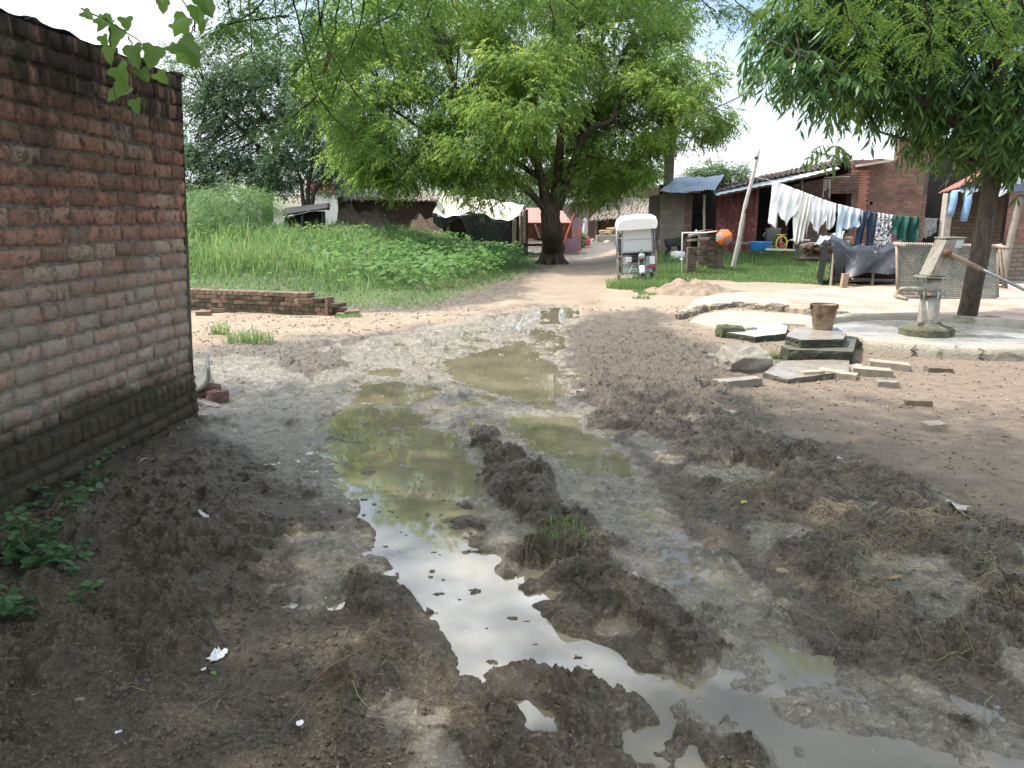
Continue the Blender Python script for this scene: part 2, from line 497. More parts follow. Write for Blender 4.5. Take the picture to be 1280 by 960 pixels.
def M(name, c, rough=.8, var=.25, scale=6.0, metal=0.0, bmp=.3, c2=None, bdist=.01, spec=.4, fine=40.0, stain=None):
    """general surface: two-tone noise, fine grain, roughness noise and bump"""
    if name in _MC: return _MC[name]
    m, t, b = newmat(name)
    p = geopos(t)
    n1 = noise(t, p, scale, 6, .6, .4); n2 = noise(t, p, fine, 4, .6)
    cc = c2 if c2 else tuple(x * (1 - var) for x in c)
    col = mixc(t, ramp(t, n1, [(.35, 0), (.68, 1)]), c, cc)
    col = mixc(t, mth(t, 'MULTIPLY', ramp(t, n2, [(.4, 0), (.7, 1)]), .5), col, tuple(x * (1 - var) * .75 for x in c))
    if stain:
        n3 = noise(t, p, stain[1], 5, .7, 1.2)
        col = mixc(t, ramp(t, n3, [(stain[2], 0), (stain[2] + .12, 1)]), col, stain[0])
    t.links.new(col, b.inputs['Base Color'])
    b.inputs['Metallic'].default_value = metal
    b.inputs['Specular IOR Level'].default_value = spec
    t.links.new(mth(t, 'ADD', rough - .1, mth(t, 'MULTIPLY', n1, .2)), b.inputs['Roughness'])
    if bmp: bump(t, b, mth(t, 'ADD', mth(t, 'MULTIPLY', n1, .6), n2), bmp, bdist)
    _MC[name] = m
    return m

# ------------------------------------------------------------------ ground
def ground_mat():
    m, t, b = newmat('muddy_ground')
    p = geopos(t)
    sl, dr, rd, gr = attr(t, 'slur'), attr(t, 'dry'), attr(t, 'rid'), attr(t, 'grass')
    hz = attr(t, 'hz')
    damp = attr(t, 'damp')
    nf = noise(t, p, 55, 6, .65); nm = noise(t, p, 9, 6, .6, .5); nl = noise(t, p, 1.1, 4, .6)
    nff = noise(t, p, 170, 4, .7); np_ = noise(t, p, 23, 5, .6, 1.0)
    mud = mixc(t, ramp(t, nm, [(.35, 0), (.7, 1)]), (.046, .034, .022), (.125, .092, .060))
    mud = mixc(t, ramp(t, nf, [(.5, 0), (.68, 1)]), mud, (.20, .155, .105))
    mud = mixc(t, ramp(t, nff, [(.56, 0), (.70, .7)]), mud, (.035, .026, .018))
    chaff = mixc(t, ramp(t, noise(t, p, 95, 3, .6), [(.58, 0), (.66, 1)]), mud, (.26, .21, .13))
    mud = mixc(t, mth(t, 'MULTIPLY', ramp(t, nl, [(.4, 0), (.62, 1)]), .55), mud, chaff)
    slc = mixc(t, ramp(t, nm, [(.35, 0), (.65, 1)]), (.155, .130, .095), (.31, .27, .21))
    slc = mixc(t, ramp(t, np_, [(.50, 0), (.66, .75)]), slc, (.10, .085, .062))
    slc = mixc(t, ramp(t, noise(t, p, 38, 5, .7, .8), [(.56, 0), (.64, .7)]), slc, (.48, .45, .40))
    dry = mixc(t, ramp(t, nl, [(.35, 0), (.65, 1)]), (.30, .22, .15), (.36, .285, .205))
    dry = mixc(t, ramp(t, nm, [(.50, 0), (.70, .75)]), dry, (.22, .155, .105))
    dry = mixc(t, ramp(t, nf, [(.56, 0), (.68, .8)]), dry, (.17, .13, .095))
    dry = mixc(t, ramp(t, nff, [(.62, 0), (.70, .8)]), dry, (.55, .47, .38))
    dmp = mixc(t, ramp(t, nm, [(.35, 0), (.68, 1)]), (.235, .175, .125), (.15, .112, .080))
    dmp = mixc(t, ramp(t, nff, [(.60, 0), (.68, .8)]), dmp, (.40, .33, .25))
    dmp = mixc(t, ramp(t, nf, [(.58, 0), (.68, .8)]), dmp, (.10, .075, .055))
    dry = mixc(t, damp, dry, dmp)
    grs = mixc(t, ramp(t, nm, [(.3, 0), (.7, 1)]), (.045, .085, .02), (.10, .12, .05))
    # the raised clods read dark and crumbly; low parts are slick
    lowwet = ramp(t, hz, [(0.004, 1), (.018, 0)])
    col = mixc(t, sl, mud, slc)
    col = mixc(t, mth(t, 'MULTIPLY', mth(t, 'MULTIPLY', rd, lowwet), .6), col, slc)
    col = mixc(t, dr, col, dry)
    col = mixc(t, gr, col, grs)
    t.links.new(col, b.inputs['Base Color'])
    rs = mth(t, 'ADD', .03, mth(t, 'MULTIPLY', np_, .42))
    rm = mth(t, 'ADD', .20, mth(t, 'MULTIPLY', nf, .55))
    wetm = mth(t, 'MAXIMUM', sl, mth(t, 'MULTIPLY', lowwet, .9))
    ro = t.nodes.new('ShaderNodeMix')
    t.links.new(wetm, ro.inputs[0]); t.links.new(rm, ro.inputs[2]); t.links.new(rs, ro.inputs[3])
    ro2 = t.nodes.new('ShaderNodeMix')
    t.links.new(mth(t, 'MAXIMUM', dr, gr), ro2.inputs[0]); t.links.new(ro.outputs[0], ro2.inputs[2]); ro2.inputs[3].default_value = .95
    t.links.new(ro2.outputs[0], b.inputs['Roughness'])
    b.inputs['Specular IOR Level'].default_value = .6
    hsum = mth(t, 'ADD', mth(t, 'MULTIPLY', nf, 1.0), mth(t, 'ADD', mth(t, 'MULTIPLY', nff, .45), mth(t, 'MULTIPLY', np_, .9)))
    bump(t, b, hsum, .95, .024)
    return m

def build_ground():
    ys = [-30, -20, -12, -8, -5, -3, -1.5, -.5, .2, .7, 1.0]
    y = 1.2
    while y < 75:
        ys.append(y); y += max(.0105, .55 * y * y / 1190)
        if y > 45: y += .5
    ys += [85, 100, 130, 180, 260, 400, 700, 1200]
    tt = np.concatenate([[-60, -30, -15, -8, -4, -2.5, -1.8, -1.4, -1.2], np.linspace(-1.08, 1.08, 960), [1.2, 1.4, 1.8, 2.5, 4, 8, 15, 30, 60]])
    Y = np.array(ys, float)
    W = .70 * np.clip(Y, 1.4, 200) + .75
    X2 = tt[None, :] * W[:, None]; Y2 = np.repeat(Y[:, None], len(tt), 1)
    nx, ny = len(tt), len(Y)
    h, s, d, r, g = terrain(X2.ravel(), Y2.ravel(), True)
    V = np.stack([X2.ravel(), Y2.ravel(), h], 1)
    i = np.arange(nx - 1)[None, :]; j = np.arange(ny - 1)[:, None]
    a = (j * nx + i).ravel()
    F = np.stack([a, a + 1, a + nx + 1, a + nx], 1)
    xx, yy = X2.ravel(), Y2.ravel()
    damp = sstep(12.2, 8.2, yy - .25 * xx + (fbm(xx * 1.2, yy * 1.2, 4, 150) - .5) * 4) * sstep(-.5, 1.2, xx) * .9
    o = fast_mesh('ground', V, F, ground_mat(), {'damp': damp, 'slur': s, 'dry': d, 'rid': r, 'grass': g, 'hz': h}, smooth=True)
    tag(o, 'churned muddy village lane with ruts, dry sand and weedy verges', kind='structure')
    print('ground verts', len(V))
build_ground()

def build_water():
    m, t, b = newmat('puddle_water')
    p = geopos(t)
    n = noise(t, p, 2.2, 4, .5)
    n2 = noise(t, p, 70, 3, .6)
    col = mixc(t, ramp(t, n, [(.35, 0), (.65, 1)]), (.140, .118, .078), (.195, .168, .118))
    sc = ramp(t, n2, [(.70, 0), (.74, 1)])
    col = mixc(t, sc, col, (.42, .38, .30))
    t.links.new(col, b.inputs['Base Color'])
    b.inputs['Roughness'].default_value = .025
    b.inputs['IOR'].default_value = 1.5
    b.inputs['Coat Weight'].default_value = .38
    b.inputs['Coat IOR'].default_value = 1.6
    b.inputs['Coat Roughness'].default_value = .02
    bump(t, b, noise(t, p, 3.0, 2, .4), .03, .03)
    mb = MB()
    a = [(-2.9, .6), (5, .6), (5.5, 6), (4.5, 12), (3, 14.5), (-1, 14.5), (-3.2, 9), (-3, 4)]
    mb.add([(x, y, 0.0) for x, y in a], [tuple(range(len(a)))])
    mb.build('puddle_water', m, label='murky olive rain water standing in the ruts', kind='structure')
build_water()
# ================================================================== the near brick wall
def wall_grime(t, c, p, n1, nl, z, k=1.0):
    """black algae hanging from the top, salt bloom in the lower middle, damp moss at the foot"""
    zt = mth(t, 'ADD', z, mth(t, 'MULTIPLY', mth(t, 'SUBTRACT', nl, .5), 1.5))
    top = ramp(t, mth(t, 'DIVIDE', zt, 3.0), [(.52, 0), (.78, 1)])
    streak = t.nodes.new('ShaderNodeMapping'); streak.inputs['Scale'].default_value = (6, 6, .7)
    t.links.new(p, streak.inputs['Vector'])
    ns = noise(t, streak.outputs[0], 1.4, 6, .7)
    top = mth(t, 'MULTIPLY', top, ramp(t, ns, [(.34, .25), (.52, 1)]))
    nb = noise(t, p, 4.5, 6, .7, .8)
    blot = mth(t, 'MULTIPLY', ramp(t, nb, [(.60, 0), (.70, .75)]), ramp(t, mth(t, 'DIVIDE', z, 3.0), [(.28, 0), (.6, 1)]))
    zb = mth(t, 'ADD', z, mth(t, 'MULTIPLY', mth(t, 'SUBTRACT', nl, .5), .7))
    bloom = mth(t, 'MULTIPLY', ramp(t, mth(t, 'DIVIDE', zb, 3.0), [(.13, 0), (.18, 1), (.36, .9), (.52, 0)]), ramp(t, nb, [(.36, 1), (.62, .30)]))
    c = mixc(t, mth(t, 'MULTIPLY', bloom, .85), c, (.36, .335, .28))
    foot = ramp(t, mth(t, 'DIVIDE', zb, 3.0), [(.13, 1), (.19, 0)])
    c = mixc(t, mth(t, 'MULTIPLY', foot, .93), c, (.050, .047, .032))
    c = mixc(t, mth(t, 'MULTIPLY', blot, .8 * k), c, (.045, .038, .032))
    return mixc(t, mth(t, 'MULTIPLY', top, .94), c, (.026, .022, .018))
def brick_tint_mat(name, stops, grime):
    m, t, b = newmat(name)
    p = geopos(t)
    tint = attr(t, 'tint')
    c = ramp(t, tint, stops)
    n1 = noise(t, p, 24, 6, .65, .5); n2 = noise(t, p, 90, 5, .65); nl = noise(t, p, 1.6, 5, .6, .6)
    c = mixc(t, ramp(t, n1, [(.48, 0), (.62, .85)]), c, (.11, .085, .07))
    c = mixc(t, ramp(t, n2, [(.55, 0), (.68, .7)]), c, (.36, .29, .24))
    z = t.nodes.new('ShaderNodeSeparateXYZ'); t.links.new(p, z.inputs[0]); z = z.outputs['Z']
    c = wall_grime(t, c, p, n1, nl, z)
    t.links.new(c, b.inputs['Base Color'])
    b.inputs['Roughness'].default_value = .9
    b.inputs['Specular IOR Level'].default_value = .25
    bump(t, b, mth(t, 'ADD', n1, n2), 1.0, .014)
    return m
def wall_mortar_mat():
    m, t, b = newmat('old_mortar'); p = geopos(t)
    n1 = noise(t, p, 24, 6, .65, .5); n2 = noise(t, p, 110, 5, .7); nl = noise(t, p, 1.6, 5, .6, .6)
    c = mixc(t, ramp(t, n1, [(.40, 0), (.62, 1)]), (.34, .30, .245), (.15, .13, .105))
    z = t.nodes.new('ShaderNodeSeparateXYZ'); t.links.new(p, z.inputs[0]); z = z.outputs['Z']
    c = wall_grime(t, c, p, n1, nl, z)
    t.links.new(c, b.inputs['Base Color']); b.inputs['Roughness'].default_value = .95; b.inputs['Specular IOR Level'].default_value = .2
    bump(t, b, mth(t, 'ADD', n1, n2), 1.0, .02)
    return m
BR_STOPS = [(0, (.26, .145, .10)), (.25, (.36, .19, .13)), (.55, (.46, .225, .15)), (.8, (.50, .28, .20)), (1, (.45, .34, .26))]
MORTAR_T = 1.35
def brick_field(L, H, rows, origin, ux, un, tintf=None, hi=True, drop=None, end_jag=0.0):
    """real bricks set proud of a mortar bed. rows: (z0, height, unit length, kind); ux along the wall, un outward normal"""
    V = []; F = []; T = []
    def quadgrid(s0, s1, z0, z1, nu, nv, d, tint, seed):
        # pillow-like front face + four flanks going back into the mortar
        us = np.linspace(0, 1, nu + 1); vs = np.linspace(0, 1, nv + 1)
        U, Vv = np.meshgrid(us, vs)
        e = np.minimum(np.minimum(U, 1 - U) * (s1 - s0), np.minimum(Vv, 1 - Vv) * (z1 - z0))
        S = s0 + U * (s1 - s0); Z = z0 + Vv * (z1 - z0)
        bump_ = (vn(S * 30 + seed * 17, Z * 30, 5) - .5) * .008 + (vn(S * 75 + seed, Z * 75, 6) - .5) * .004
        D = d * np.clip(e / .008, 0, 1) ** .5 + np.where(e > 1e-6, bump_, 0)
        D = np.where(e <= 1e-6, -.012, D)
        S = S + (vn(S * 22 + seed, Z * 22, 7) - .5) * .010; Z = Z + (vn(S * 22, Z * 22 + seed, 8) - .5) * .010
        return S, Z, D
    base = 0
    for ri, (z0, hh, ul, kind) in enumerate(rows):
        s = -random.random() * ul
        while s < L:
            l = ul * random.uniform(.93, 1.05)
            if kind == 's' and random.random() < .13: l = ul * .5
            s0 = max(s, 0); s1 = min(s + l, L + random.uniform(-end_jag, end_jag))
            s += l
            if s1 - s0 < .04: continue
            if drop and drop(s0, z0): continue
            g = .004 + random.random() * .004
            dz = random.uniform(-.004, .004)
            sd = random.random() * 50
            nu, nv = (8, 4) if kind == 's' else (3, 6)
            if not hi: nu, nv = 3, 2
            us = np.r_[0, np.linspace(.035, .965, nu - 1), 1] if kind == 's' else np.r_[0, .1, .9, 1]; vs = np.r_[0, np.linspace(.09, .91, nv - 1), 1]
            U, Vv = np.meshgrid(us, vs)
            S = s0 + g + U * (s1 - s0 - 2 * g); Z = z0 + g + dz + Vv * (hh - 2 * g)
            rim = (U == 0) | (U == 1) | (Vv == 0) | (Vv == 1)
            sunk = random.random() ** 5 * .012
            chip = sstep(.66, .80, vn(S * 19 + sd, Z * 19, 12)) * .012
            D = .007 - sunk - chip + (vn(S * 24 + sd, Z * 24, 5) - .5) * .010 + (vn(S * 70 + sd, Z * 70, 6) - .5) * .005
            D = np.where(rim, -.016, D)
            jx = (vn(S * 25 + sd, Z * 25, 7) - .5) * .012; jz = (vn(S * 25, Z * 25 + sd, 8) - .5) * .011
            S = S + jx; Z = Z + jz
            k = S.size; n1 = U.shape[1]; n2 = U.shape[0]
            Pp = np.array(origin)[None, :] + S.ravel()[:, None] * np.array(ux)[None, :] + Z.ravel()[:, None] * np.array((0, 0, 1.0))[None, :] + D.ravel()[:, None] * np.array(un)[None, :]
            V.append(Pp)
            i = np.arange(n1 - 1)[None, :]; j = np.arange(n2 - 1)[:, None]
            a = (base + j * n1 + i).ravel()
            F.append(np.stack([a, a + 1, a + n1 + 1, a + n1], 1)); base += k
            tv = random.random() if tintf is None else tintf(s0, z0)
            T.append(np.full(k, tv))
    return np.concatenate(V), np.concatenate(F), np.concatenate(T)

def near_wall():
    c = G(243, 523)
    ang = R(3.6)
    ux = Vector((-math.sin(ang), -math.cos(ang), 0))       # from the far corner towards and past the camera
    un0 = Vector((math.cos(ang), -math.sin(ang), 0))
    H = 2.52
    lean = .058
    un = un0
    L_ = 9.2
    root = thing('brick_wall', 'tall weathered red brick wall with black algae along its top and damp grey foot', 'brick wall', (c.x, c.y, 0))
    rows = []
    z = -.12
    while z < .16: rows.append((z, .088, .25, 's')); z += .088
    rows.append((z, .128, .088, 'h')); z += .128
    zfoot = z
    while z < H - .02: rows.append((z, .104, .245, 's')); z += .104
    zt = z
    V, F, T = brick_field(L_, H, rows, (0, 0, 0), ux, un, end_jag=.012)
    # foot courses stand a little proud and the wall leans out very slightly
    s_ = (V[:, 0] * un.x + V[:, 1] * un.y)
    off = np.where(V[:, 2] < zfoot, .03, 0.0) + lean * np.clip(V[:, 2] - .3, 0, 9) + (fbm(V[:, 1] * .7, V[:, 2] * .9, 2, 5) - .5) * .04
    V = V + off[:, None] * np.array(un)[None, :]
    o = fast_mesh('brick_face', V, F, brick_tint_mat('old_red_brick', BR_STOPS, True), {'tint': T}, smooth=True, parent=root)
    # mortar body
    mm = wall_mortar_mat()
    mb = MB()
    nu, nv = 260, 70
    def face(u, v):
        s = u * L_; zz = -.2 + v * (zt + .2)
        d = (.03 if zz < zfoot else 0) + lean * max(zz - .3, 0) + (float(vn(np.array([s * 40.]), np.array([zz * 40.]), 3)[0]) - .5) * .010 - .010
        d += (float(fbm(np.array([(ux * s).y * .7]), np.array([zz * .9]), 2, 5)[0]) - .5) * .04
        q = ux * s + un * d
        return (q.x, q.y, zz)
    mb.grid(face, nu, nv)
    th = .25
    def pt(s, d, zz): q = ux * s + un * (d + lean * max(zz - .3, 0)); return (q.x, q.y, zz)
    mb.add([pt(0, 0, -.2), pt(0, -th, -.2), pt(0, -th, zt), pt(0, 0, zt), pt(L_, 0, -.2), pt(L_, -th, -.2), pt(L_, -th, zt), pt(L_, 0, zt)],
           [(0, 1, 2, 3), (1, 5, 6, 2), (3, 2, 6, 7), (5, 4, 7, 6)])
    mb.build('mortar_body', mm, root)
    # rough cap with crumbs of brick and a strip of blue plastic sheet along the top
    cap = MB()
    for i in range(60):
        s = random.uniform(0.05, L_)
        q = ux * s + un * (random.uniform(-.2, -.03) + lean * (zt - .3))
        cap.rock((q.x, q.y, zt + .005), (random.uniform(.06, .2), random.uniform(.05, .12), random.uniform(.03, .08)), random.random() * 3)
    cap.build('rubble_cap', M('black_algae', (.045, .04, .033), .95, .4, 12, bmp=.8), root)
    sh = MB()
    def strip(u, v):
        s = u * 6 + .7; q = ux * s + un * (lean * (zt - .3) - .24 + v * .16)
        return (q.x, q.y, zt + .035 + .012 * math.sin(s * 9 + v * 3) + .008 * math.sin(s * 23))
    sh.grid(strip, 120, 3)
    o = sh.build('plastic_strip', M('blue_plastic_sheet', (.03, .06, .25), .4, .2, 9, bmp=0), root)
    o['label'] = 'strip of blue plastic sheet lying along the top'
    # end face of bricks at the far corner
    rows2 = [r for r in rows]
    V, F, T = brick_field(.25, H, rows2, (0, 0, 0), -un, -ux)
    V = V + (lean * np.clip(V[:, 2] - .3, 0, 9))[:, None] * np.array(un)[None, :]
    fast_mesh('brick_end', V, F, bpy.data.materials['old_red_brick'], {'tint': T}, smooth=True, parent=root)
    return c, ux, un, zt, lean
WALL = near_wall()
# ================================================================== leaves and trees
def leaf_mat(name, dark, light, trans=.35, rough=.55, yellow=None):
    if name in _MC: return _MC[name]
    m, t, b = newmat(name)
    ti = attr(t, 'tint')
    stops = [(0, dark), (.75, light)]
    if yellow: stops.append((1, yellow))
    c = ramp(t, ti, stops)
    n = noise(t, geopos(t), .9, 3, .5)
    c = mixc(t, ramp(t, n, [(.3, .0), (.7, .35)]), c, tuple(x * .55 for x in dark))
    t.links.new(c, b.inputs['Base Color'])
    b.inputs['Roughness'].default_value = rough
    b.inputs['Specular IOR Level'].default_value = .35
    tr = t.nodes.new('ShaderNodeBsdfTranslucent')
    hs = t.nodes.new('ShaderNodeHueSaturation'); hs.inputs['Value'].default_value = 1.7; hs.inputs['Hue'].default_value = .485
    t.links.new(c, hs.inputs['Color']); t.links.new(hs.outputs[0], tr.inputs['Color'])
    ms = t.nodes.new('ShaderNodeMixShader'); ms.inputs[0].default_value = trans
    t.links.new(b.outputs[0], ms.inputs[1]); t.links.new(tr.outputs[0], ms.inputs[2])
    t.links.new(ms.outputs[0], t.nodes['Material Output'].inputs['Surface'])
    _MC[name] = m
    return m
def unit(a):
    return a / (np.linalg.norm(a, axis=-1, keepdims=True) + 1e-9)
def leaves_from(pos, ld, nrm, ln, wd, tint, fold=0.0, wide_at=.45):
    """one pointed leaf per row: 4 corners"""
    w = unit(np.cross(ld, nrm))
    n = unit(np.cross(w, ld))
    ln = np.asarray(ln)[:, None] * np.ones((len(pos), 1)) if np.ndim(ln) else ln
    wd = np.asarray(wd)[:, None] if np.ndim(wd) else wd
    b = pos; tip = pos + ld * ln
    mid = pos + ld * ln * wide_at + n * ln * fold
    V = np.stack([b, mid + w * wd * .5, tip - n * ln * fold * .6, mid - w * wd * .5], 1).reshape(-1, 3)
    F = np.arange(len(pos) * 4).reshape(-1, 4)
    return V, F, np.repeat(tint, 4)
def sprays(start, d, L_, nl, ll, lw, sag=.35, spread=.9, droop=.35, jit=.25, tint=None):
    N = len(start)
    t = np.linspace(.08, 1, nl)[None, :, None]
    d = unit(d)
    Ls = np.asarray(L_).reshape(-1, 1, 1) if np.ndim(L_) else L_
    pos = start[:, None, :] + d[:, None, :] * Ls * t + np.array([0, 0, -1.0])[None, None, :] * sag * Ls * t ** 2
    dt = d[:, None, :] + np.array([0, 0, -1.0]) * 2 * sag * t
    dt = unit(dt)
    up = unit(np.array([0, 0, 1.0])[None, None, :] + rng.normal(0, .3, (N, 1, 3)))
    side = unit(np.cross(dt, up))
    sg = np.where(np.arange(nl) % 2 == 0, 1.0, -1.0)[None, :, None]
    ld = unit(dt * .6 + side * sg * spread + np.array([0, 0, -droop]) + rng.normal(0, jit, (N, nl, 3)))
    nr = unit(np.array([0, 0, 1.0]) + rng.normal(0, .45, (N, nl, 3)))
    if tint is None: tint = rng.random(N)
    tt = np.clip(np.repeat(tint[:, None], nl, 1) + rng.normal(0, .12, (N, nl)), 0, 1)
    M_ = N * nl
    return leaves_from(pos.reshape(M_, 3), ld.reshape(M_, 3), nr.reshape(M_, 3), ll * rng.uniform(.7, 1.25, M_), lw * rng.uniform(.8, 1.2, M_), tt.ravel())
def blob_points(blobs, N, shell=.5, gate=.42, gs=1.1, seed=0):
    """points spread through the outer part of many ellipsoids, thinned by noise so gaps show"""
    vol = np.array([b[1][0] * b[1][1] + b[1][1] * b[1][2] + b[1][0] * b[1][2] for b in blobs]); vol = vol / vol.sum()
    idx = rng.choice(len(blobs), int(N * 2.6), p=vol)
    c = np.array([b[0] for b in blobs])[idx]; r = np.array([b[1] for b in blobs])[idx]
    u = unit(rng.normal(0, 1, (len(idx), 3)))
    rad = (shell + (1 - shell) * rng.random(len(idx)) ** .6) * (1 + .22 * (vn(u[:, 0] * 3 + idx, u[:, 2] * 3 + u[:, 1] * 2, 5 + seed) - .5))
    p = c + u * r * rad[:, None]
    g = .5 * vn(p[:, 0] * gs + 3 * p[:, 1], p[:, 2] * gs - 1.3 * p[:, 1], 31 + seed) + .5 * vn(p[:, 0] * gs * 2.3 + p[:, 1], p[:, 2] * gs * 2.3, 33 + seed)
    k = g > gate - .12 * rng.random(len(g))
    p, u, idx, g = p[k][:N], u[k][:N], idx[k][:N], g[k][:N]
    return p, u, idx, g
def px_blobs(lst, Y0, zs=1.0):
    out = []
    for px, py, rx, ry, dy in lst:
        Y = Y0 + dy; c = P(px, py, Y); s = Y / F_PX
        out.append((np.array(c), np.array((rx * s, (rx + ry) * .5 * s * zs, ry * s))))
    return out
def limb(mb, pts, r0, r1, n=8, wob=.04):
    """a limb through the given points with a natural taper and wobble"""
    pts = [Vector(p) for p in pts]
    fine = []
    for i in range(len(pts) - 1):
        p0 = pts[max(i - 1, 0)]; p1 = pts[i]; p2 = pts[i + 1]; p3 = pts[min(i + 2, len(pts) - 1)]
        for k in range(5):
            t = k / 5
            q = .5 * ((2 * p1) + (p2 - p0) * t + (2 * p0 - 5 * p1 + 4 * p2 - p3) * t * t + (3 * p1 - p0 - 3 * p2 + p3) * t ** 3)
            fine.append(q + Vector((random.gauss(0, 1), random.gauss(0, 1), random.gauss(0, .5))) * wob * r0)
    fine.append(pts[-1])
    m = len(fine) - 1
    rr = [(r0 + (r1 - r0) * (i / m) ** .8) * random.uniform(.94, 1.06) for i in range(m + 1)]
    mb.tube(fine, rr, n)
    return fine
def bark_mat(name, c, c2):
    if name in _MC: return _MC[name]
    m, t, b = newmat(name)
    mp_ = t.nodes.new('ShaderNodeMapping'); mp_.inputs['Scale'].default_value = (1, 1, .22)
    t.links.new(geopos(t), mp_.inputs['Vector'])
    n = noise(t, mp_.outputs[0], 18, 8, .7, .6); n2 = noise(t, geopos(t), 60, 4, .6)
    t.links.new(mixc(t, ramp(t, n, [(.38, 0), (.62, 1)]), c2, c), b.inputs['Base Color'])
    b.inputs['Roughness'].default_value = .93; b.inputs['Specular IOR Level'].default_value = .2
    bump(t, b, mth(t, 'ADD', n, mth(t, 'MULTIPLY', n2, .3)), 1.0, .04)
    _MC[name] = m
    return m
def twigs_to(mb, hubs, tips, r=.03, n=5):
    hubs = np.array([list(h) for h in hubs])
    for tp in tips:
        k = np.argmin(((hubs - tp) ** 2).sum(1))
        a = Vector(hubs[k]); b_ = Vector(tp)
        mid = a.lerp(b_, .5) + Vector((random.gauss(0, .08), random.gauss(0, .08), .12)) * (b_ - a).length
        mb.tube([a, a.lerp(mid, .55), mid, mid.lerp(b_, .6), b_], [r, r * .8, r * .62, r * .42, r * .2], n, False)
BARK_D = bark_mat('dark_fissured_bark', (.10, .078, .06), (.035, .028, .022))
BARK_G = bark_mat('grey_bark', (.17, .145, .115), (.075, .062, .048))

def make_tree(name, label, cat, loc, limbs, blobs, mat_leaf, nspray, nl, SL, ll, lw, sag=.35, shell=.5, gate=.42, gs=1.1, droop=.35, spread=.9, bark=BARK_D, tips=60, tipr=.03, group=None, jit=.25, dn=.3, seed=0, clump=0, cr=.4):
    root = thing(name, label, cat, loc, 0, group)
    o = Vector(loc)
    mb = MB(); hubs = []
    for pts, r0, r1 in limbs:
        hubs += limb(mb, [Vector(p) - o for p in pts], r0, r1, 12 if r0 > .12 else 7)
    p, u, idx, g = blob_points(blobs, nspray, shell, gate, gs, seed)
    if clump:
        cp_, cu, ci, cg = blob_points(blobs, clump, shell, gate - .1, gs, seed)
        sel = rng.integers(0, len(cp_), nspray)
        off = unit(rng.normal(0, 1, (nspray, 3))) * (rng.random(nspray) ** .5)[:, None] * cr * rng.uniform(.6, 1.3, len(cp_))[sel][:, None] * np.array([1.15, 1.15, .75])
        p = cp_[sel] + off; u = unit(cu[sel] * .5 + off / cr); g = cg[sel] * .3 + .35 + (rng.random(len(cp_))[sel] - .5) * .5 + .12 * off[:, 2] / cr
    if tips:
        sel = p[rng.choice(len(p), tips)] - np.array(o)
        hb = hubs[len(hubs) // 6:]
        twigs_to(mb, hb, sel, tipr)
    mb.build('trunk', bark, root, True)
    # tint varies by clump; clump tops are coloured lighter as if lit from above
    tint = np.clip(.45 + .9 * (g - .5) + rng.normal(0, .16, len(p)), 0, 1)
    d = u * np.array([1, 1, .55]) + np.array([0, 0, -dn]) + rng.normal(0, .3, p.shape)
    V, F, T = sprays(p - np.array(o)[None, :], d, SL * rng.uniform(.6, 1.3, len(p)), nl, ll, lw, sag, spread, droop, jit, tint)
    fast_mesh('crown', V, F, mat_leaf, {'tint': T}, parent=root)
    return root

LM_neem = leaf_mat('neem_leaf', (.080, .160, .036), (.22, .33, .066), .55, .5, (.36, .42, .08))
LM_dark = leaf_mat('dark_leaf', (.055, .105, .055), (.14, .21, .11), .4, .45)
LM_ash = leaf_mat('long_glossy_leaf', (.036, .090, .030), (.105, .20, .055), .42, .3, (.22, .33, .06))
LM_far = leaf_mat('far_leaf', (.07, .12, .05), (.13, .20, .08), .35, .6)
LM_near = leaf_mat('acacia_leaflet', (.06, .14, .025), (.14, .26, .045), .5, .5, (.22, .34, .05))
LM_weed = leaf_mat('weed_leaf', (.05, .12, .03), (.12, .23, .06), .45, .65)

def P3(l, Y): return [P(a, b, Y + (c[0] if c else 0)) for a, b, *c in l]
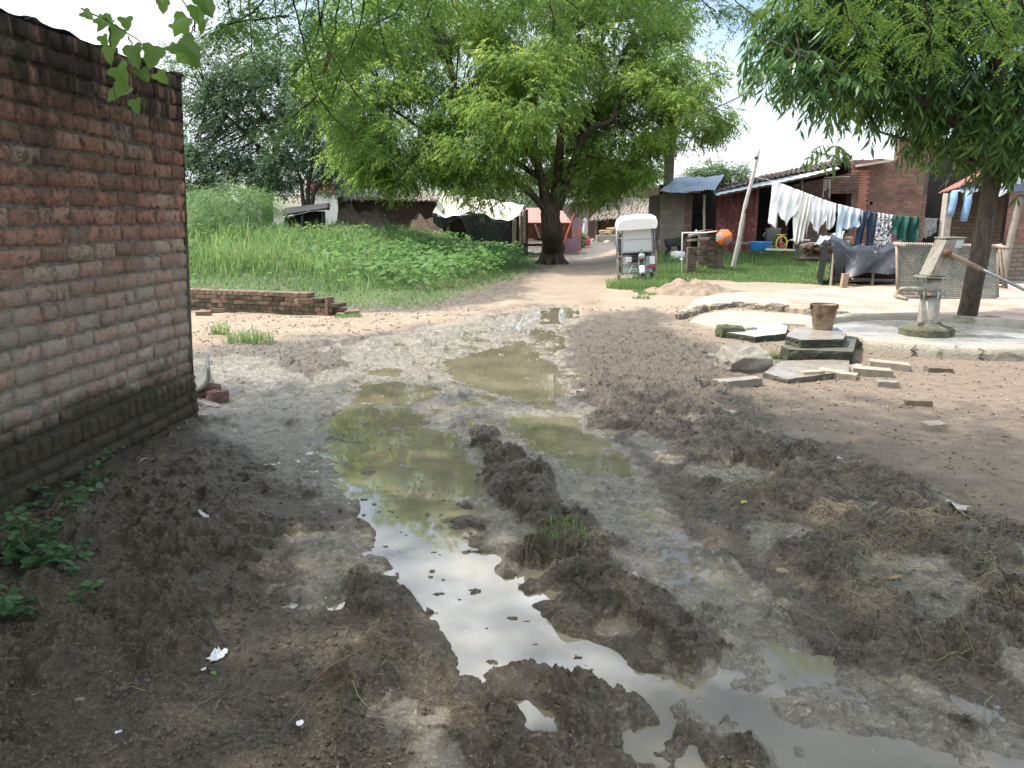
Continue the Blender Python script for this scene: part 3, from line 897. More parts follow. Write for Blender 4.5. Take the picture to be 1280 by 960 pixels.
# ---- the big neem by the track
def neem():
    Y = 25.2
    base = G(690, 331)
    bl = px_blobs([(500,165,72,72,-1),(447,110,52,75,0),(575,90,80,75,1),(600,185,58,55,-1.5),(560,5,85,65,0),(680,60,85,85,0),(690,-40,95,50,0),(765,60,82,80,1),(828,135,70,66,-1),(860,163,38,48,0),(775,180,58,58,1.5),(700,170,50,55,3),(788,194,38,32,-.5),(742,215,50,42,.5),(640,192,45,34,2.4),(528,206,70,26,-.5),(462,196,42,34,0),(640,120,65,65,-2.2),(480,35,70,60,.5),(625,220,30,16,1),(850,95,40,45,0),(752,240,34,22,1.5),(790,5,70,60,.5)], Y)
    lm = [([base + Vector((0, 0, -.3)), base + Vector((.02, 0, .5)), P(689, 285, Y), P(688, 258, Y)], .41, .30),
          ([P(686, 268, Y), P(662, 240, Y - .3), P(628, 215, Y - .5), P(600, 205, Y - .6), P(560, 203, Y - .8), P(500, 222, Y - 1)], .13, .03),
          ([P(684, 262, Y), P(675, 215, Y), P(650, 170, Y - .2), P(620, 130, Y - .5), P(570, 110, Y - .5)], .19, .045),
          ([P(692, 262, Y), P(698, 215, Y + .3), P(702, 140, Y + .3), P(700, 60, Y), P(695, -20, Y)], .21, .04),
          ([P(697, 262, Y), P(712, 215, Y), P(735, 165, Y - .5), P(765, 150, Y - .8), P(775, 125, Y - .8), P(820, 110, Y - .6)], .16, .04),
          ([P(680, 225, Y), P(620, 190, Y + 1), P(560, 180, Y + .5), P(480, 130, Y)], .12, .03),
          ([P(710, 190, Y), P(770, 90, Y + .8), P(800, 20, Y + .8)], .12, .03)]
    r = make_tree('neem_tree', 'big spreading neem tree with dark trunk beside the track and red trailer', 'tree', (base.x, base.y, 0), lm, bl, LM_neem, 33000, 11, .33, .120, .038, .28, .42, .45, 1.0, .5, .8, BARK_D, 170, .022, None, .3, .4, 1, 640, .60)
    # root flare
    mb = MB()
    for k in range(9):
        a = k * .7 + .2
        mb.tube([(math.cos(a) * .20, math.sin(a) * .20, .45), (math.cos(a) * .36, math.sin(a) * .36, .12), (math.cos(a) * .62, math.sin(a) * .62, -.04)], [.16, .13, .05], 7)
    mb.build('root_flare', BARK_D, r, True)
neem()

def left_trees():
    Y = 31
    bl = px_blobs([(285,165,62,70,0),(255,120,50,65,.8),(330,120,60,62,0),(385,170,40,50,.5),(300,225,60,38,-.3),(250,215,40,50,0),(360,225,45,30,0),(300,70,50,38,0),(360,75,40,45,1)], Y)
    b = Vector((P(330, 262, Y).x, Y, .5))
    make_tree('spreading_tree', 'dark grey-green tree rising behind the brick wall, above the feathery bush', 'tree', b, [([b - Vector((0, 0, .6)), P(335, 225, Y), P(345, 180, Y), P(325, 140, Y), P(305, 105, Y)], .26, .05), ([P(340, 200, Y), P(300, 160, Y), P(265, 130, Y)], .12, .03), ([P(344, 185, Y), P(375, 140, Y), P(390, 105, Y)], .12, .03)], bl, LM_dark, 9500, 9, .36, .115, .055, .2, .3, .44, 1.0, .2, .9, BARK_D, 110, .035, None, .4, .1, 2, 380, .5)
    Y = 29
    b = Vector((P(381, 262, Y).x, Y, .4))
    bl = px_blobs([(360,185,32,34,0),(400,165,34,42,.5),(438,190,26,30,0),(350,215,30,18,.3),(425,225,24,14,1),(395,120,34,40,0)], Y)
    make_tree('small_tree', 'small multi-stemmed tree with three bare black stems left of the neem', 'tree', b, [([b - Vector((0, 0, .5)), P(378, 240, Y), P(372, 215, Y), P(360, 190, Y)], .10, .03), ([b - Vector((0, 0, .5)), P(385, 240, Y), P(390, 210, Y), P(393, 175, Y)], .12, .03), ([b - Vector((0, 0, .5)), P(392, 243, Y), P(410, 225, Y), P(425, 208, Y), P(435, 190, Y)], .11, .03)], bl, LM_dark, 2600, 10, .38, .09, .05, .3, .35, .42, 1.3, .3, .9, BARK_D, 40, .02, None, .4, .2, 3)
    # feathery bush on the mound
    Y = 21
    b = Vector((P(285, 300, Y).x, Y, float(big_height(P(285, 300, Y).x, Y)) - .05))
    bl = px_blobs([(292,262,44,30,0),(255,262,30,24,.4),(325,258,20,20,0),(275,285,40,22,-.4)], Y)
    make_tree('feathery_bush', 'feathery light green bush arching over the weeds beside the brick wall', 'bush', b, [([b - Vector((0, 0, .2)), P(290, 275, Y), P(310, 250, Y)], .05, .015), ([b, P(268, 270, Y), P(258, 250, Y)], .04, .012)], bl, leaf_mat('feathery_leaf', (.07, .15, .05), (.16, .27, .085), .45, .6), 3600, 18, .42, .05, .012, .6, .45, .34, 1.6, .2, 1.0, BARK_G, 30, .012, None, .2, .2, 4)
    # farther trees closing the view
    Y = 46
    for i, (lab, bls, bx) in enumerate([
        ('rounded dark tree far behind the weedy field, left of the brick ruin', [(455,205,40,34,0),(420,215,26,26,1),(475,175,34,30,1)], 450),
        ('dark bushy tree standing between tarpaulin shelter and neem trunk', [(640,235,34,24,0),(668,255,20,26,-3),(610,225,30,22,1),(575,228,34,16,2)], 655),
        ('dark tree showing through beneath the drooping right side of the neem', [(735,225,34,22,2),(780,215,28,18,3)], 745)]):
        bb = Vector((P(bx, 270, Y).x, Y, 0))
        make_tree('bushy_tree', lab, 'tree', bb, [([bb - Vector((0, 0, .3)), bb + Vector((.1, 0, 1.5)), P(bls[0][0], bls[0][1], Y)], .2, .06)], px_blobs(bls, Y), LM_dark, 1500, 8, .6, .16, .085, .3, .2, .38, .7, .3, .9, BARK_D, 10, .05, 'far trees behind the field', .4, .1, 10 + i)
    Y = 75
    for i, (lab, bls, bx) in enumerate([
        ('pale distant round tree above the blue-grey tin roof', [(890,212,26,10,0),(915,218,22,12,0),(868,222,18,8,0),(905,228,32,14,1)], 900),
        ('pale distant tree seen left of the concrete pole over the far hut', [(790,232,22,16,0),(765,228,26,14,0)], 780)]):
        bb = Vector((P(bx, 270, Y).x, Y, 0))
        make_tree('distant_tree', lab, 'tree', bb, [([bb - Vector((0, 0, .3)), bb + Vector((.2, 0, 1.8)), P(bls[0][0], bls[0][1], Y)], .25, .08)], px_blobs(bls, Y), LM_far, 1300, 8, .7, .22, .11, .2, .2, .36, .6, .2, .9, BARK_D, 8, .06, 'pale distant trees', .4, 0, 20 + i)
left_trees()

def right_tree():
    Y = 11.2
    base = G(1206, 402); base.z = .0
    bl = px_blobs([(985,58,36,42,0),(1032,92,42,36,-.4),(1075,82,58,50,0),(1140,80,70,64,.3),(1225,60,100,80,0),(1268,150,50,45,-.4),(1100,30,110,52,.3),(1172,170,34,18,.2),(1330,120,90,110,0),(1190,-50,170,55,0),(1010,20,60,40,.2),(1228,188,26,18,.6),(1190,138,48,40,.9),(1038,190,9,14,-.2)], Y)
    lm = [([base + Vector((0, 0, -.2)), P(1222, 330, Y), P(1236, 250, Y), P(1243, 180, Y), P(1250, 110, Y), P(1252, 20, Y), P(1250, -60, Y)], .152, .075),
          ([P(1240, 200, Y), P(1190, 150, Y), P(1130, 110, Y - .2), P(1060, 80, Y - .3), P(1000, 70, Y - .3)], .085, .02),
          ([P(1246, 150, Y), P(1200, 90, Y + .3), P(1130, 40, Y + .4), P(1080, 10, Y + .3)], .085, .02),
          ([P(1246, 170, Y), P(1300, 120, Y), P(1350, 80, Y)], .085, .02), ([P(1240, 215, Y), P(1200, 195, Y + .4), P(1150, 180, Y + .5), P(1100, 165, Y)], .05, .015)]
    p = make_tree('long_leaved_tree', 'dark tree with long drooping glossy leaves and leaning trunk behind the hand pump', 'tree', (base.x, base.y, 0), lm, bl, LM_ash, 3300, 9, .24, .215, .041, .5, .35, .43, 1.9, .75, .9, bark_mat('brown_smooth_bark', (.13, .105, .08), (.06, .048, .038)), 110, .018, None, .3, .2, 5)
right_tree()

def overhead_tree():
    base = Vector((3.3, -3.4, 0))
    root = thing('overhanging_tree', 'fine-leaved acacia whose drooping twigs hang across the top of the view', 'tree', base)
    mb = MB(); hubs = []
    for pts, r0, r1 in [([(3.3, -3.4, -.2), (3.2, -3.3, 1.5), (2.9, -2.8, 3.0), (2.3, -1.6, 4.2)], .28, .16), ([(2.3, -1.6, 4.2), (1.0, .2, 5.2), (-1.0, 2.8, 5.9), (-3.2, 5.4, 6.3)], .15, .04), ([(.2, 1.4, 5.5), (.2, 3.4, 6.1), (-.4, 5.8, 6.5)], .08, .03), ([(.9, .4, 5.2), (-2.8, 1.6, 5.9), (-6.2, 3.0, 6.2)], .08, .03),
                        ([(2.3, -1.6, 4.2), (1.0, .5, 4.9), (-.2, 2.6, 4.6), (-1.0, 4.2, 3.9)], .13, .03),
                        ([(2.3, -1.6, 4.2), (2.6, 1.2, 4.9), (2.9, 3.6, 4.3), (2.7, 5.2, 3.7)], .12, .03),
                        ([(2.0, -1.2, 4.3), (-.5, -.6, 5.2), (-2.6, .6, 4.9), (-3.4, 2.2, 4.3)], .11, .03),
                        ([(2.3, -1.6, 4.2), (4.3, .4, 4.9), (5.2, 2.5, 4.4)], .10, .03), ([(1.0, .5, 4.9), (1.2, 2.8, 4.8), (1.1, 4.6, 4.0)], .07, .02)]:
        hubs += limb(mb, [Vector(p) - base for p in pts], r0, r1, 9)
    # crown that shades the foreground
    blobs = [(np.array((-1.6, 2.4, 5.9)), np.array((2.4, 2.0, .8))), (np.array((-3.2, 5.0, 6.2)), np.array((2.9, 2.4, .8))), (np.array((-6.0, 2.6, 6.0)), np.array((2.3, 2.4, .8))),
             (np.array((-.6, 5.2, 6.4)), np.array((1.7, 2.0, .7))), (np.array((-5.8, 6.4, 6.6)), np.array((2.2, 1.8, .8))), (np.array((-1.5, -.6, 5.8)), np.array((4.2, 2.0, .8))), (np.array((1.2, 3.4, 6.0)), np.array((1.9, 2.0, .7)))]
    p, u, idx, g = blob_points(blobs, 7200, .0, .42, .9, 7)
    o = np.array(base)
    V1, F1, T1 = sprays(p - o, u + rng.normal(0, .4, p.shape), .38 * rng.uniform(.6, 1.3, len(p)), 12, .10, .042, .3, 1.0, .1, .25, np.clip(.5 + rng.normal(0, .2, len(p)), 0, 1))
    twigs_to(mb, hubs[8:], p[rng.choice(len(p), 90)] - o, .018)
    # hanging twigs in view
    tw = [  # photo pixels, distance
        ([(358,-60),(368,5),(382,60),(397,120),(430,160),(470,190)], 4.6), ([(392,-60),(398,10),(410,60),(440,110),(470,150)], 4.9), ([(430,-60),(424,10),(415,55),(405,92)], 4.4),
        ([(470,-60),(472,0),(478,50),(495,100)], 5.2), ([(520,-50),(500,10),(470,30),(450,60)], 5.0), ([(330,-60),(335,-5),(300,25),(265,42)], 4.6), ([(360,20),(320,24),(285,30),(262,42)], 4.4),
        ([(310,-60),(312,0),(314,45),(318,80)], 4.8), ([(285,-60),(287,0),(290,30)], 4.9), ([(395,120),(360,150),(330,165)], 4.6), ([(450,-60),(460,0),(500,20),(540,60)], 5.4),
        ([(560,-60),(562,-10),(575,20)], 5.0), ([(620,-60),(618,-15),(600,14)], 5.1), ([(690,-60),(688,0),(692,40),(680,62)], 5.5), ([(740,-60),(742,-12),(760,10)], 5.2), ([(800,-60),(805,-18),(830,6)], 5.0),
        ([(860,-60),(866,-12),(895,14)], 5.1), ([(905,-60),(915,-6),(945,22)], 5.3), ([(965,-60),(972,-5),(950,25)], 5.4), ([(1040,-60),(1052,0),(1070,40),(1090,75)], 4.6), ([(1100,-60),(1098,-5),(1080,30)], 4.7), ([(1150,-60),(1155,0),(1162,40),(1165,70)], 4.4),
        ([(1190,-60),(1196,0),(1180,28)], 4.6), ([(1220,-60),(1222,-5),(1240,30),(1262,60)], 4.4), ([(1270,-60),(1276,0),(1290,50)], 4.2), ([(1010,-60),(1012,-10),(990,15)], 5.0), ([(1130,-60),(1128,0),(1138,30)], 4.9), ([(1250,-60),(1252,5),(1285,70)], 4.8),
        ([(480,-60),(520,-20),(540,8)], 4.8), ([(590,-60),(640,-25),(655,5)], 5.0), ([(720,-60),(700,-15),(722,12)], 5.0), ([(830,-60),(860,-30),(872,0)], 4.8), ([(340,-60),(345,20),(352,70)], 5.0), ([(300,-60),(302,0),(296,40)], 5.2), ([(378,-60),(384,0),(372,40)], 5.0), ([(445,-60),(440,10),(452,80)], 5.1), ([(500,-60),(515,0),(508,45)], 5.3), ([(545,-60),(540,0),(530,28)], 5.2), ([(640,-60),(645,-10),(660,18)], 5.3), ([(765,-60),(772,-10),(790,20)], 5.3), ([(835,-60),(838,-10),(850,16)], 5.4), ([(410,-60),(402,20),(385,70),(350,110)], 4.8), ([(460,-60),(450,30),(430,80),(410,150)], 5.0)]
    S = []; D = []; TT = []
    tmb = MB()
    for pl, Yd in tw:
        pts = [P(a, b_, Yd + random.uniform(-.12, .12)) - base for a, b_ in pl]
        tmb = MB(); f = limb(tmb, pts, .0075, .0025, 5, .6); tmb.build('twig', BARK_D, root, True)
        bright = .85 if pl[0][0] > 960 else .45
        dens = 1.0 if pl[0][0] > 940 else 1.05
        L_t = sum((f[i + 1] - f[i]).length for i in range(len(f) - 1))
        k = int(L_t / .022 * dens * 1.5)
        for _ in range(k):
            s = random.random() ** .8 * (len(f) - 1); i = min(int(s), len(f) - 2)
            q = f[i].lerp(f[i + 1], s - i)
            S.append(q); a = random.random() * 6.28
            D.append((math.cos(a), math.sin(a) * .8, random.uniform(-.7, .25))); TT.append(min(1, max(0, random.gauss(bright, .18))))
    S = np.array([list(s) for s in S]); D = np.array(D); TT = np.array(TT)
    tips_S = S + unit(D) * .02
    V2, F2, T2 = sprays(tips_S, D, .15 * rng.uniform(.6, 1.25, len(S)), 26, .026, .0085, .45, 1.2, .15, .12, TT)
    V = np.concatenate([V1, V2]); F = np.concatenate([F1, F2 + len(V1)]); T = np.concatenate([T1, T2])
    fast_mesh('crown', V, F, LM_near, {'tint': T}, parent=root)
    mb.build('trunk', BARK_D, root, True)
    # one dry brown pod hanging from a twig
    a = P(414, 50, 4.4) - base; b_ = P(404, 94, 4.4) - base
    pod = MB(); pod.tube([a, a.lerp(b_, .5) + Vector((.006, 0, 0)), b_], [.004, .016, .005], 7)
    pod.build('dry_pod', M('dry_brown_pod', (.20, .06, .03), .7, .3, 30), root, True)
overhead_tree()

# ---- broad-leaved creeper over the top of the near wall
def broad_leaf(mb_lists, c, size, d, up):
    """lobed heart-shaped leaf with a folded midrib, appended as triangles"""
    d = d.normalized(); w = d.cross(up).normalized(); n = w.cross(d)
    out = [(0, 0), (-.08, .30), (.10, .50), (.34, .46), (.42, .34), (.70, .30), (1.0, 0)]
    V, F, T = mb_lists
    for sgn in (1, -1):
        b = len(V)
        t = random.random()
        for x, y in out:
            q = c + d * (x * size) + w * (sgn * y * size) + n * (abs(y) * size * .28 - x * x * size * .2)
            V.append(tuple(q)); T.append(tints[0])
        idx = list(range(b, b + len(out)))
        for i in range(1, len(out) - 1):
            F.append((idx[0], idx[i], idx[i + 1], idx[i + 1]) if False else (idx[0], idx[i], idx[i + 1]))
tints = [0.5]
def creeper():
    base = P(180, 60, 4.3)
    root = thing('wall_creeper', 'broad-leaved green creeper trailing over the top corner of the near brick wall', 'creeper', base)
    LV, LF, LT = [], [], []
    leaves = [(118,22,16),(134,28,16),(152,30,26),(163,42,30),(150,64,22),(178,62,30),(158,88,30),(172,112,34),(186,92,22),(205,64,30),(206,96,20),(244,28,30),(262,2,30),(256,14,26),(236,58,34),(250,62,30),(243,76,24),(230,35,26),(222,62,16),(168,28,20),(140,50,16),(265,30,20),(180,128,20),(228,-6,26),(214,8,18)]
    tm = MB()
    for px, py, s in leaves:
        Yd = 4.55 + random.uniform(-.15, .1) if px < 215 else 4.3 + random.uniform(-.15, .15)
        if px < 130: Yd -= .5
        q = P(px, py, Yd) - base; q += Vector((.0, -.10, 0))
        tints[0] = random.uniform(.3, .95)
        a = random.uniform(-1, 1)
        d = Vector((math.sin(a), random.uniform(-.5, -.1), -abs(math.cos(a)) * .8))
        broad_leaf((LV, LF, LT), q, s * Yd / F_PX * .88, d, Vector((random.uniform(-.4, .4), -1, .5)))
    V = np.array(LV); F = np.array(LF)
    fast_mesh('leaves', V, F, leaf_mat('creeper_leaf', (.06, .13, .025), (.15, .27, .05), .5, .35), {'tint': np.array(LT)}, parent=root)
    for pl in ([(100,10),(130,24),(160,42),(185,58),(212,72)], [(136,34),(140,60),(138,90),(146,128)], [(160,45),(168,70),(166,100)], [(185,55),(205,60),(228,52),(245,30),(262,8),(280,-20)], [(245,40),(240,20),(225,-5),(215,-30)], [(235,45),(222,75)]):
        tm = MB(); limb(tm, [P(a, b, 4.45) - base for a, b in pl], .005, .0025, 5, .8); tm.build('stem', BARK_G, root, True)
creeper()
# ================================================================== buildings and yard structures
def brickmat(name, c1, c2, mortar, s=1.0, dark=(.05, .04, .035), dk=.55, rough=.92):
    """brick courses for far walls (object coordinates: x along, z up)"""
    if name in _MC: return _MC[name]
    m, t, b = newmat(name)
    o = objco(t)
    sx = t.nodes.new('ShaderNodeSeparateXYZ'); t.links.new(o, sx.inputs[0])
    cb = t.nodes.new('ShaderNodeCombineXYZ')
    nw = noise(t, o, 3, 3, .6)
    t.links.new(mth(t, 'ADD', mth(t, 'ADD', sx.outputs[0], sx.outputs[1]), mth(t, 'MULTIPLY', nw, .03)), cb.inputs[0])
    t.links.new(mth(t, 'ADD', sx.outputs[2], mth(t, 'MULTIPLY', noise(t, o, 1.3, 3, .6), .10)), cb.inputs[1])
    br = t.nodes.new('ShaderNodeTexBrick')
    br.inputs['Scale'].default_value = 1.0 / s
    br.inputs['Brick Width'].default_value = .25; br.inputs['Row Height'].default_value = .088
    br.inputs['Mortar Size'].default_value = .012; br.inputs['Mortar Smooth'].default_value = .3
    br.inputs['Bias'].default_value = 0
    br.inputs['Color1'].default_value = (*c1, 1); br.inputs['Color2'].default_value = (*c2, 1); br.inputs['Mortar'].default_value = (*mortar, 1)
    t.links.new(cb.outputs[0], br.inputs['Vector'])
    n = noise(t, o, 1.2, 6, .65, .5); n2 = noise(t, o, 20, 5, .65)
    c = mixc(t, ramp(t, n, [(.42, 0), (.66, dk)]), br.outputs['Color'], dark)
    c = mixc(t, ramp(t, n2, [(.45, 0), (.7, .5)]), c, tuple(x * .55 for x in c1))
    t.links.new(c, b.inputs['Base Color'])
    b.inputs['Roughness'].default_value = rough; b.inputs['Specular IOR Level'].default_value = .2
    bump(t, b, mth(t, 'ADD', mth(t, 'MULTIPLY', br.outputs['Fac'], -1.0), mth(t, 'MULTIPLY', n2, .8)), .8, .02)
    _MC[name] = m
    return m
BK_RED = brickmat('red_brick', (.29, .155, .115), (.19, .105, .08), (.13, .105, .085))
BK_OLD = brickmat('blackened_brick', (.21, .125, .095), (.13, .08, .062), (.085, .07, .06), 1, (.035, .03, .028), .6)
BK_GRY = brickmat('plain_brick', (.24, .20, .155), (.19, .15, .12), (.20, .175, .145), 1, (.07, .06, .05), .5)
BK_MOSS = brickmat('mossy_brick', (.17, .115, .075), (.10, .085, .055), (.055, .05, .035), 1, (.04, .045, .022), .8)
PLASTER = M('mud_plaster', (.30, .26, .21), .95, .3, 1.4, c2=(.20, .17, .135), bmp=.5, bdist=.02)
CONC = M('weathered_concrete', (.34, .32, .29), .9, .35, 2.5, bmp=.4, stain=((.08, .085, .06), 2.0, .56))
DARK = M('shaded_interior', (.03, .025, .02), .95, .3, 3)  # near-black colour paints in the shade indoors and under covers
WOOD = M('weathered_wood', (.26, .20, .145), .88, .4, 7, bmp=.6)
WOODP = M('pale_stripped_wood', (.42, .36, .29), .85, .35, 9, bmp=.5)
BAMB = M('whitewashed_bamboo', (.52, .49, .44), .7, .3, 8, bmp=.4, stain=((.12, .09, .06), 6, .60))
IRON = M('galvanised_iron', (.36, .39, .41), .45, .3, 3, metal=.35, bmp=.2, stain=((.25, .20, .16), 2.5, .62))
RUSTR = M('red_oxide_sheet', (.36, .14, .105), .75, .35, 2.2, bmp=.3, stain=((.16, .075, .055), 3, .56))
BLKP = M('black_polythene', (.028, .030, .034), .32, .3, 5, bmp=.3, bdist=.02, stain=((.09, .09, .09), 3.2, .54))
THATCH = M('old_clay_tiles', (.36, .30, .25), .95, .5, 5, bmp=1.0, bdist=.05, stain=((.12, .095, .075), 3.4, .52))
def seg_frame(a, b):
    a = Vector(a); b = Vector(b); a.z = 0; d = (b - a); d.z = 0; L_ = d.length; d.normalize()
    return a, d, Vector((d.y, -d.x, 0)), L_      # normal towards the viewer for a left-to-right wall
def wall(name, a, b, z0, z1, th, m, parent, z1b=None, jag=0, opening=None, n=None):
    """wall from a to b (its left front foot to right front foot), local mesh in parent space, optional ragged top, openings [(u0,u1,h0,h1)]"""
    a, d, nn, L_ = seg_frame(a, b)
    o = parent.location if parent else Vector()
    ang = math.atan2(d.y, d.x)
    mb = MB()
    zb = z1 if z1b is None else z1b
    def top(u):
        h = z1 + (zb - z1) * u
        if jag: h += jag * (math.floor(float(vn(np.array([u * L_ / .5]), np.array([z1 * 3.]), 3)[0]) * 4) / 4 - .5)
        return h
    cuts = [0, 1]
    ops = opening or []
    for u0, u1, h0, h1 in ops: cuts += [u0, u1]
    if jag: cuts += list(np.linspace(0, 1, max(3, int(L_ / .25))))
    cuts = sorted(set(round(c, 4) for c in cuts))
    for i in range(len(cuts) - 1):
        c0, c1 = cuts[i], cuts[i + 1]
        if c1 - c0 < 1e-3: continue
        cm = (c0 + c1) / 2
        spans = [(z0, None)]
        for u0, u1, h0, h1 in ops:
            if u0 <= cm <= u1: spans = [(z0, h0), (h1, None)] if h0 > z0 else [(h1, None)]
        for s0, s1 in spans:
            t0 = (top(cm) if jag else top(c0)) if s1 is None else s1
            t1 = (top(cm) if jag else top(c1)) if s1 is None else s1
            x0, x1 = c0 * L_, c1 * L_
            vs = [(x0, 0, s0), (x1, 0, s0), (x1, th, s0), (x0, th, s0), (x0, 0, t0), (x1, 0, t1), (x1, th, t1), (x0, th, t0)]
            mb.add(vs, [(0, 1, 5, 4), (1, 2, 6, 5), (2, 3, 7, 6), (3, 0, 4, 7), (4, 5, 6, 7), (3, 2, 1, 0)])
    ob = mb.build(name, m, parent)
    ob.location = a - o
    ob.rotation_euler = (0, 0, ang)
    return ob
def sheet(name, c00, c10, c11, c01, m, parent=None, nu=60, nv=12, corr=.012, pitch=.09, wav=.01, th=.004, edge=.0):
    """sheet spanned by four corners; corr gives corrugations running from the c00-c10 edge to the c01-c11 edge"""
    o = parent.location if parent else Vector()
    c00, c10, c11, c01 = [Vector(c) - o for c in (c00, c10, c11, c01)]
    nrm = (c10 - c00).cross(c01 - c00).normalized()
    if nrm.z < 0: nrm = -nrm
    W = (c10 - c00).length
    sd = random.random() * 9
    def f(u, v):
        p = (c00 * (1 - u) + c10 * u) * (1 - v) + (c01 * (1 - u) + c11 * u) * v
        h = corr * math.sin(2 * math.pi * u * W / pitch) if corr else 0
        h += wav * (math.sin(u * 5 + sd) + math.sin(v * 4 + u * 7 + sd)) + wav * .5 * math.sin(u * 23 + v * 9)
        q = p + nrm * h
        if edge: q = q + (c01 - c00).normalized() * (-edge * (1 - v) * abs(math.sin(u * 9 + sd)))
        return tuple(q)
    mb = MB(); mb.grid(f, nu, nv)
    ob = mb.build(name, m, parent, True)
    if th:
        md = ob.modifiers.new('thick', 'SOLIDIFY'); md.thickness = th
    return ob
def pole(name, a, b, r0, r1, m, parent=None, knots=False, wob=.0):
    o = parent.location if parent else Vector(a)
    a = Vector(a) - o; b = Vector(b) - o
    n = 14; pts = []; rr = []
    for i in range(n + 1):
        t = i / n
        pts.append(a.lerp(b, t) + Vector((random.gauss(0, wob), random.gauss(0, wob), 0)))
        r = r0 + (r1 - r0) * t
        rr.append(r * (1.12 if knots and i % 3 == 0 else 1))
    mb = MB(); mb.tube(pts, rr, 9)
    ob = mb.build(name, m, parent, True)
    if not parent: ob.location = o
    return ob

# ---- main house: low brick house, tin-edged clay tile roof falling to the left
def main_house():
    Y = 25.5
    A = P(882, 330, Y); A.z = .25
    B = P(1068, 318, Y + .2); B.z = .25
    root = thing('brick_house', 'low dark-fronted brick house with white-edged clay tile roof behind the washing line', 'house', (A.x, A.y, 0))
    zA = P(900, 238, Y - .7).z; zB = P(1045, 208, Y - .7).z
    wall('front_wall', P(985, 330, Y + 1.1), P(1066, 318, Y + 1.1), -.1, zA + .25, .24, BK_OLD, root, zB - .05, 0, [(.58, .90, 1.05, 2.35)])
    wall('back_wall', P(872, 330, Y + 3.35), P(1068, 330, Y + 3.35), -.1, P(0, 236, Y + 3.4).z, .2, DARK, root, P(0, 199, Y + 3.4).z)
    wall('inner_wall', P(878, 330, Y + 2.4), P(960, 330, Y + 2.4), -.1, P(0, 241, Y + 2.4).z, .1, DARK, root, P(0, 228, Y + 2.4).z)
    wall('return_wall', (P(985, 330, Y + 1.1).x, Y + 3.8, 0), (P(985, 330, Y + 1.1).x, Y + 1.1, 0), -.1, zA + .15, .2, BK_OLD, root)
    # red painted tin partition, ribbed
    a = P(892, 322, Y - .2); b = P(944, 322, Y - .2)
    ob = sheet('tin_partition', (a.x, a.y, .15), (b.x, b.y, .15), (b.x, b.y, P(944, 232, Y - .2).z), (a.x, a.y, P(892, 240, Y - .2).z), M('maroon_painted_tin', (.17, .045, .038), .7, .4, 2.5, bmp=.3, stain=((.30, .24, .22), 2.2, .58)), root, 90, 6, .022, .2, .01)
    # roof
    e0 = P(893, 240, Y - .9); e1 = P(1046, 206, Y - .7)
    r0 = P(955, 222, Y + 3.4); r1 = P(1066, 196, Y + 3.4)
    for i in range(14):
        v0, v1 = i / 14, (i + 1.12) / 14
        def L4(u, v): return (e0 * (1 - u) + e1 * u) * (1 - v) + (r0 * (1 - u) + r1 * u) * v
        q = [L4(0, v0) + Vector((0, 0, .05)), L4(1, v0) + Vector((0, 0, .05)), L4(1, min(v1, 1)), L4(0, min(v1, 1))]
        sheet('roof_tile_row', *q, M('smoky_clay_tiles', (.17, .13, .115), .92, .45, 6, bmp=.9, bdist=.03, stain=((.30, .27, .26), 2.4, .6)), root, 130, 2, .030, .17, .02, .03)
    sheet('tin_edge', e0 + Vector((0, -.25, -.13)), e1 + Vector((0, -.25, -.13)), e1 + Vector((0, .35, .04)), e0 + Vector((0, .35, .04)), M('white_tin', (.62, .66, .70), .5, .2, 2, metal=.1, bmp=.1), root, 60, 4, .010, .09, .012)
    # posts and inner beam
    pole('veranda_post', P(924, 322, Y - .5), P(935, 232, Y - .5), .05, .045, WOOD, root, wob=.006)
    pole('veranda_post', P(1002, 322, Y - .2), P(1002, 222, Y - .2), .06, .05, WOOD, root, wob=.006)
    pole('beam', P(896, 245, Y - .4), P(1044, 214, Y - .4), .05, .05, WOOD, root, wob=.01)
    # dark doorway leaf and window frame
    pole('window_bar', P(1030, 222, Y + .9), P(1062, 221, Y + .9), .022, .022, WOODP, root)
    pole('drain_pipe', P(1014, 189, Y + 1.6), P(1044, 195, Y + 1.6), .05, .05, M('grey_pvc', (.45, .50, .52), .5, .1), root)
    fl = MB(); fl.box((0, 0, 0), (5.6, 5, .3)); f = fl.build('floor_plinth', PLASTER, root); f.location = ((A.x + B.x) / 2 - A.x, 2.0, .12)
    return Y
main_house()

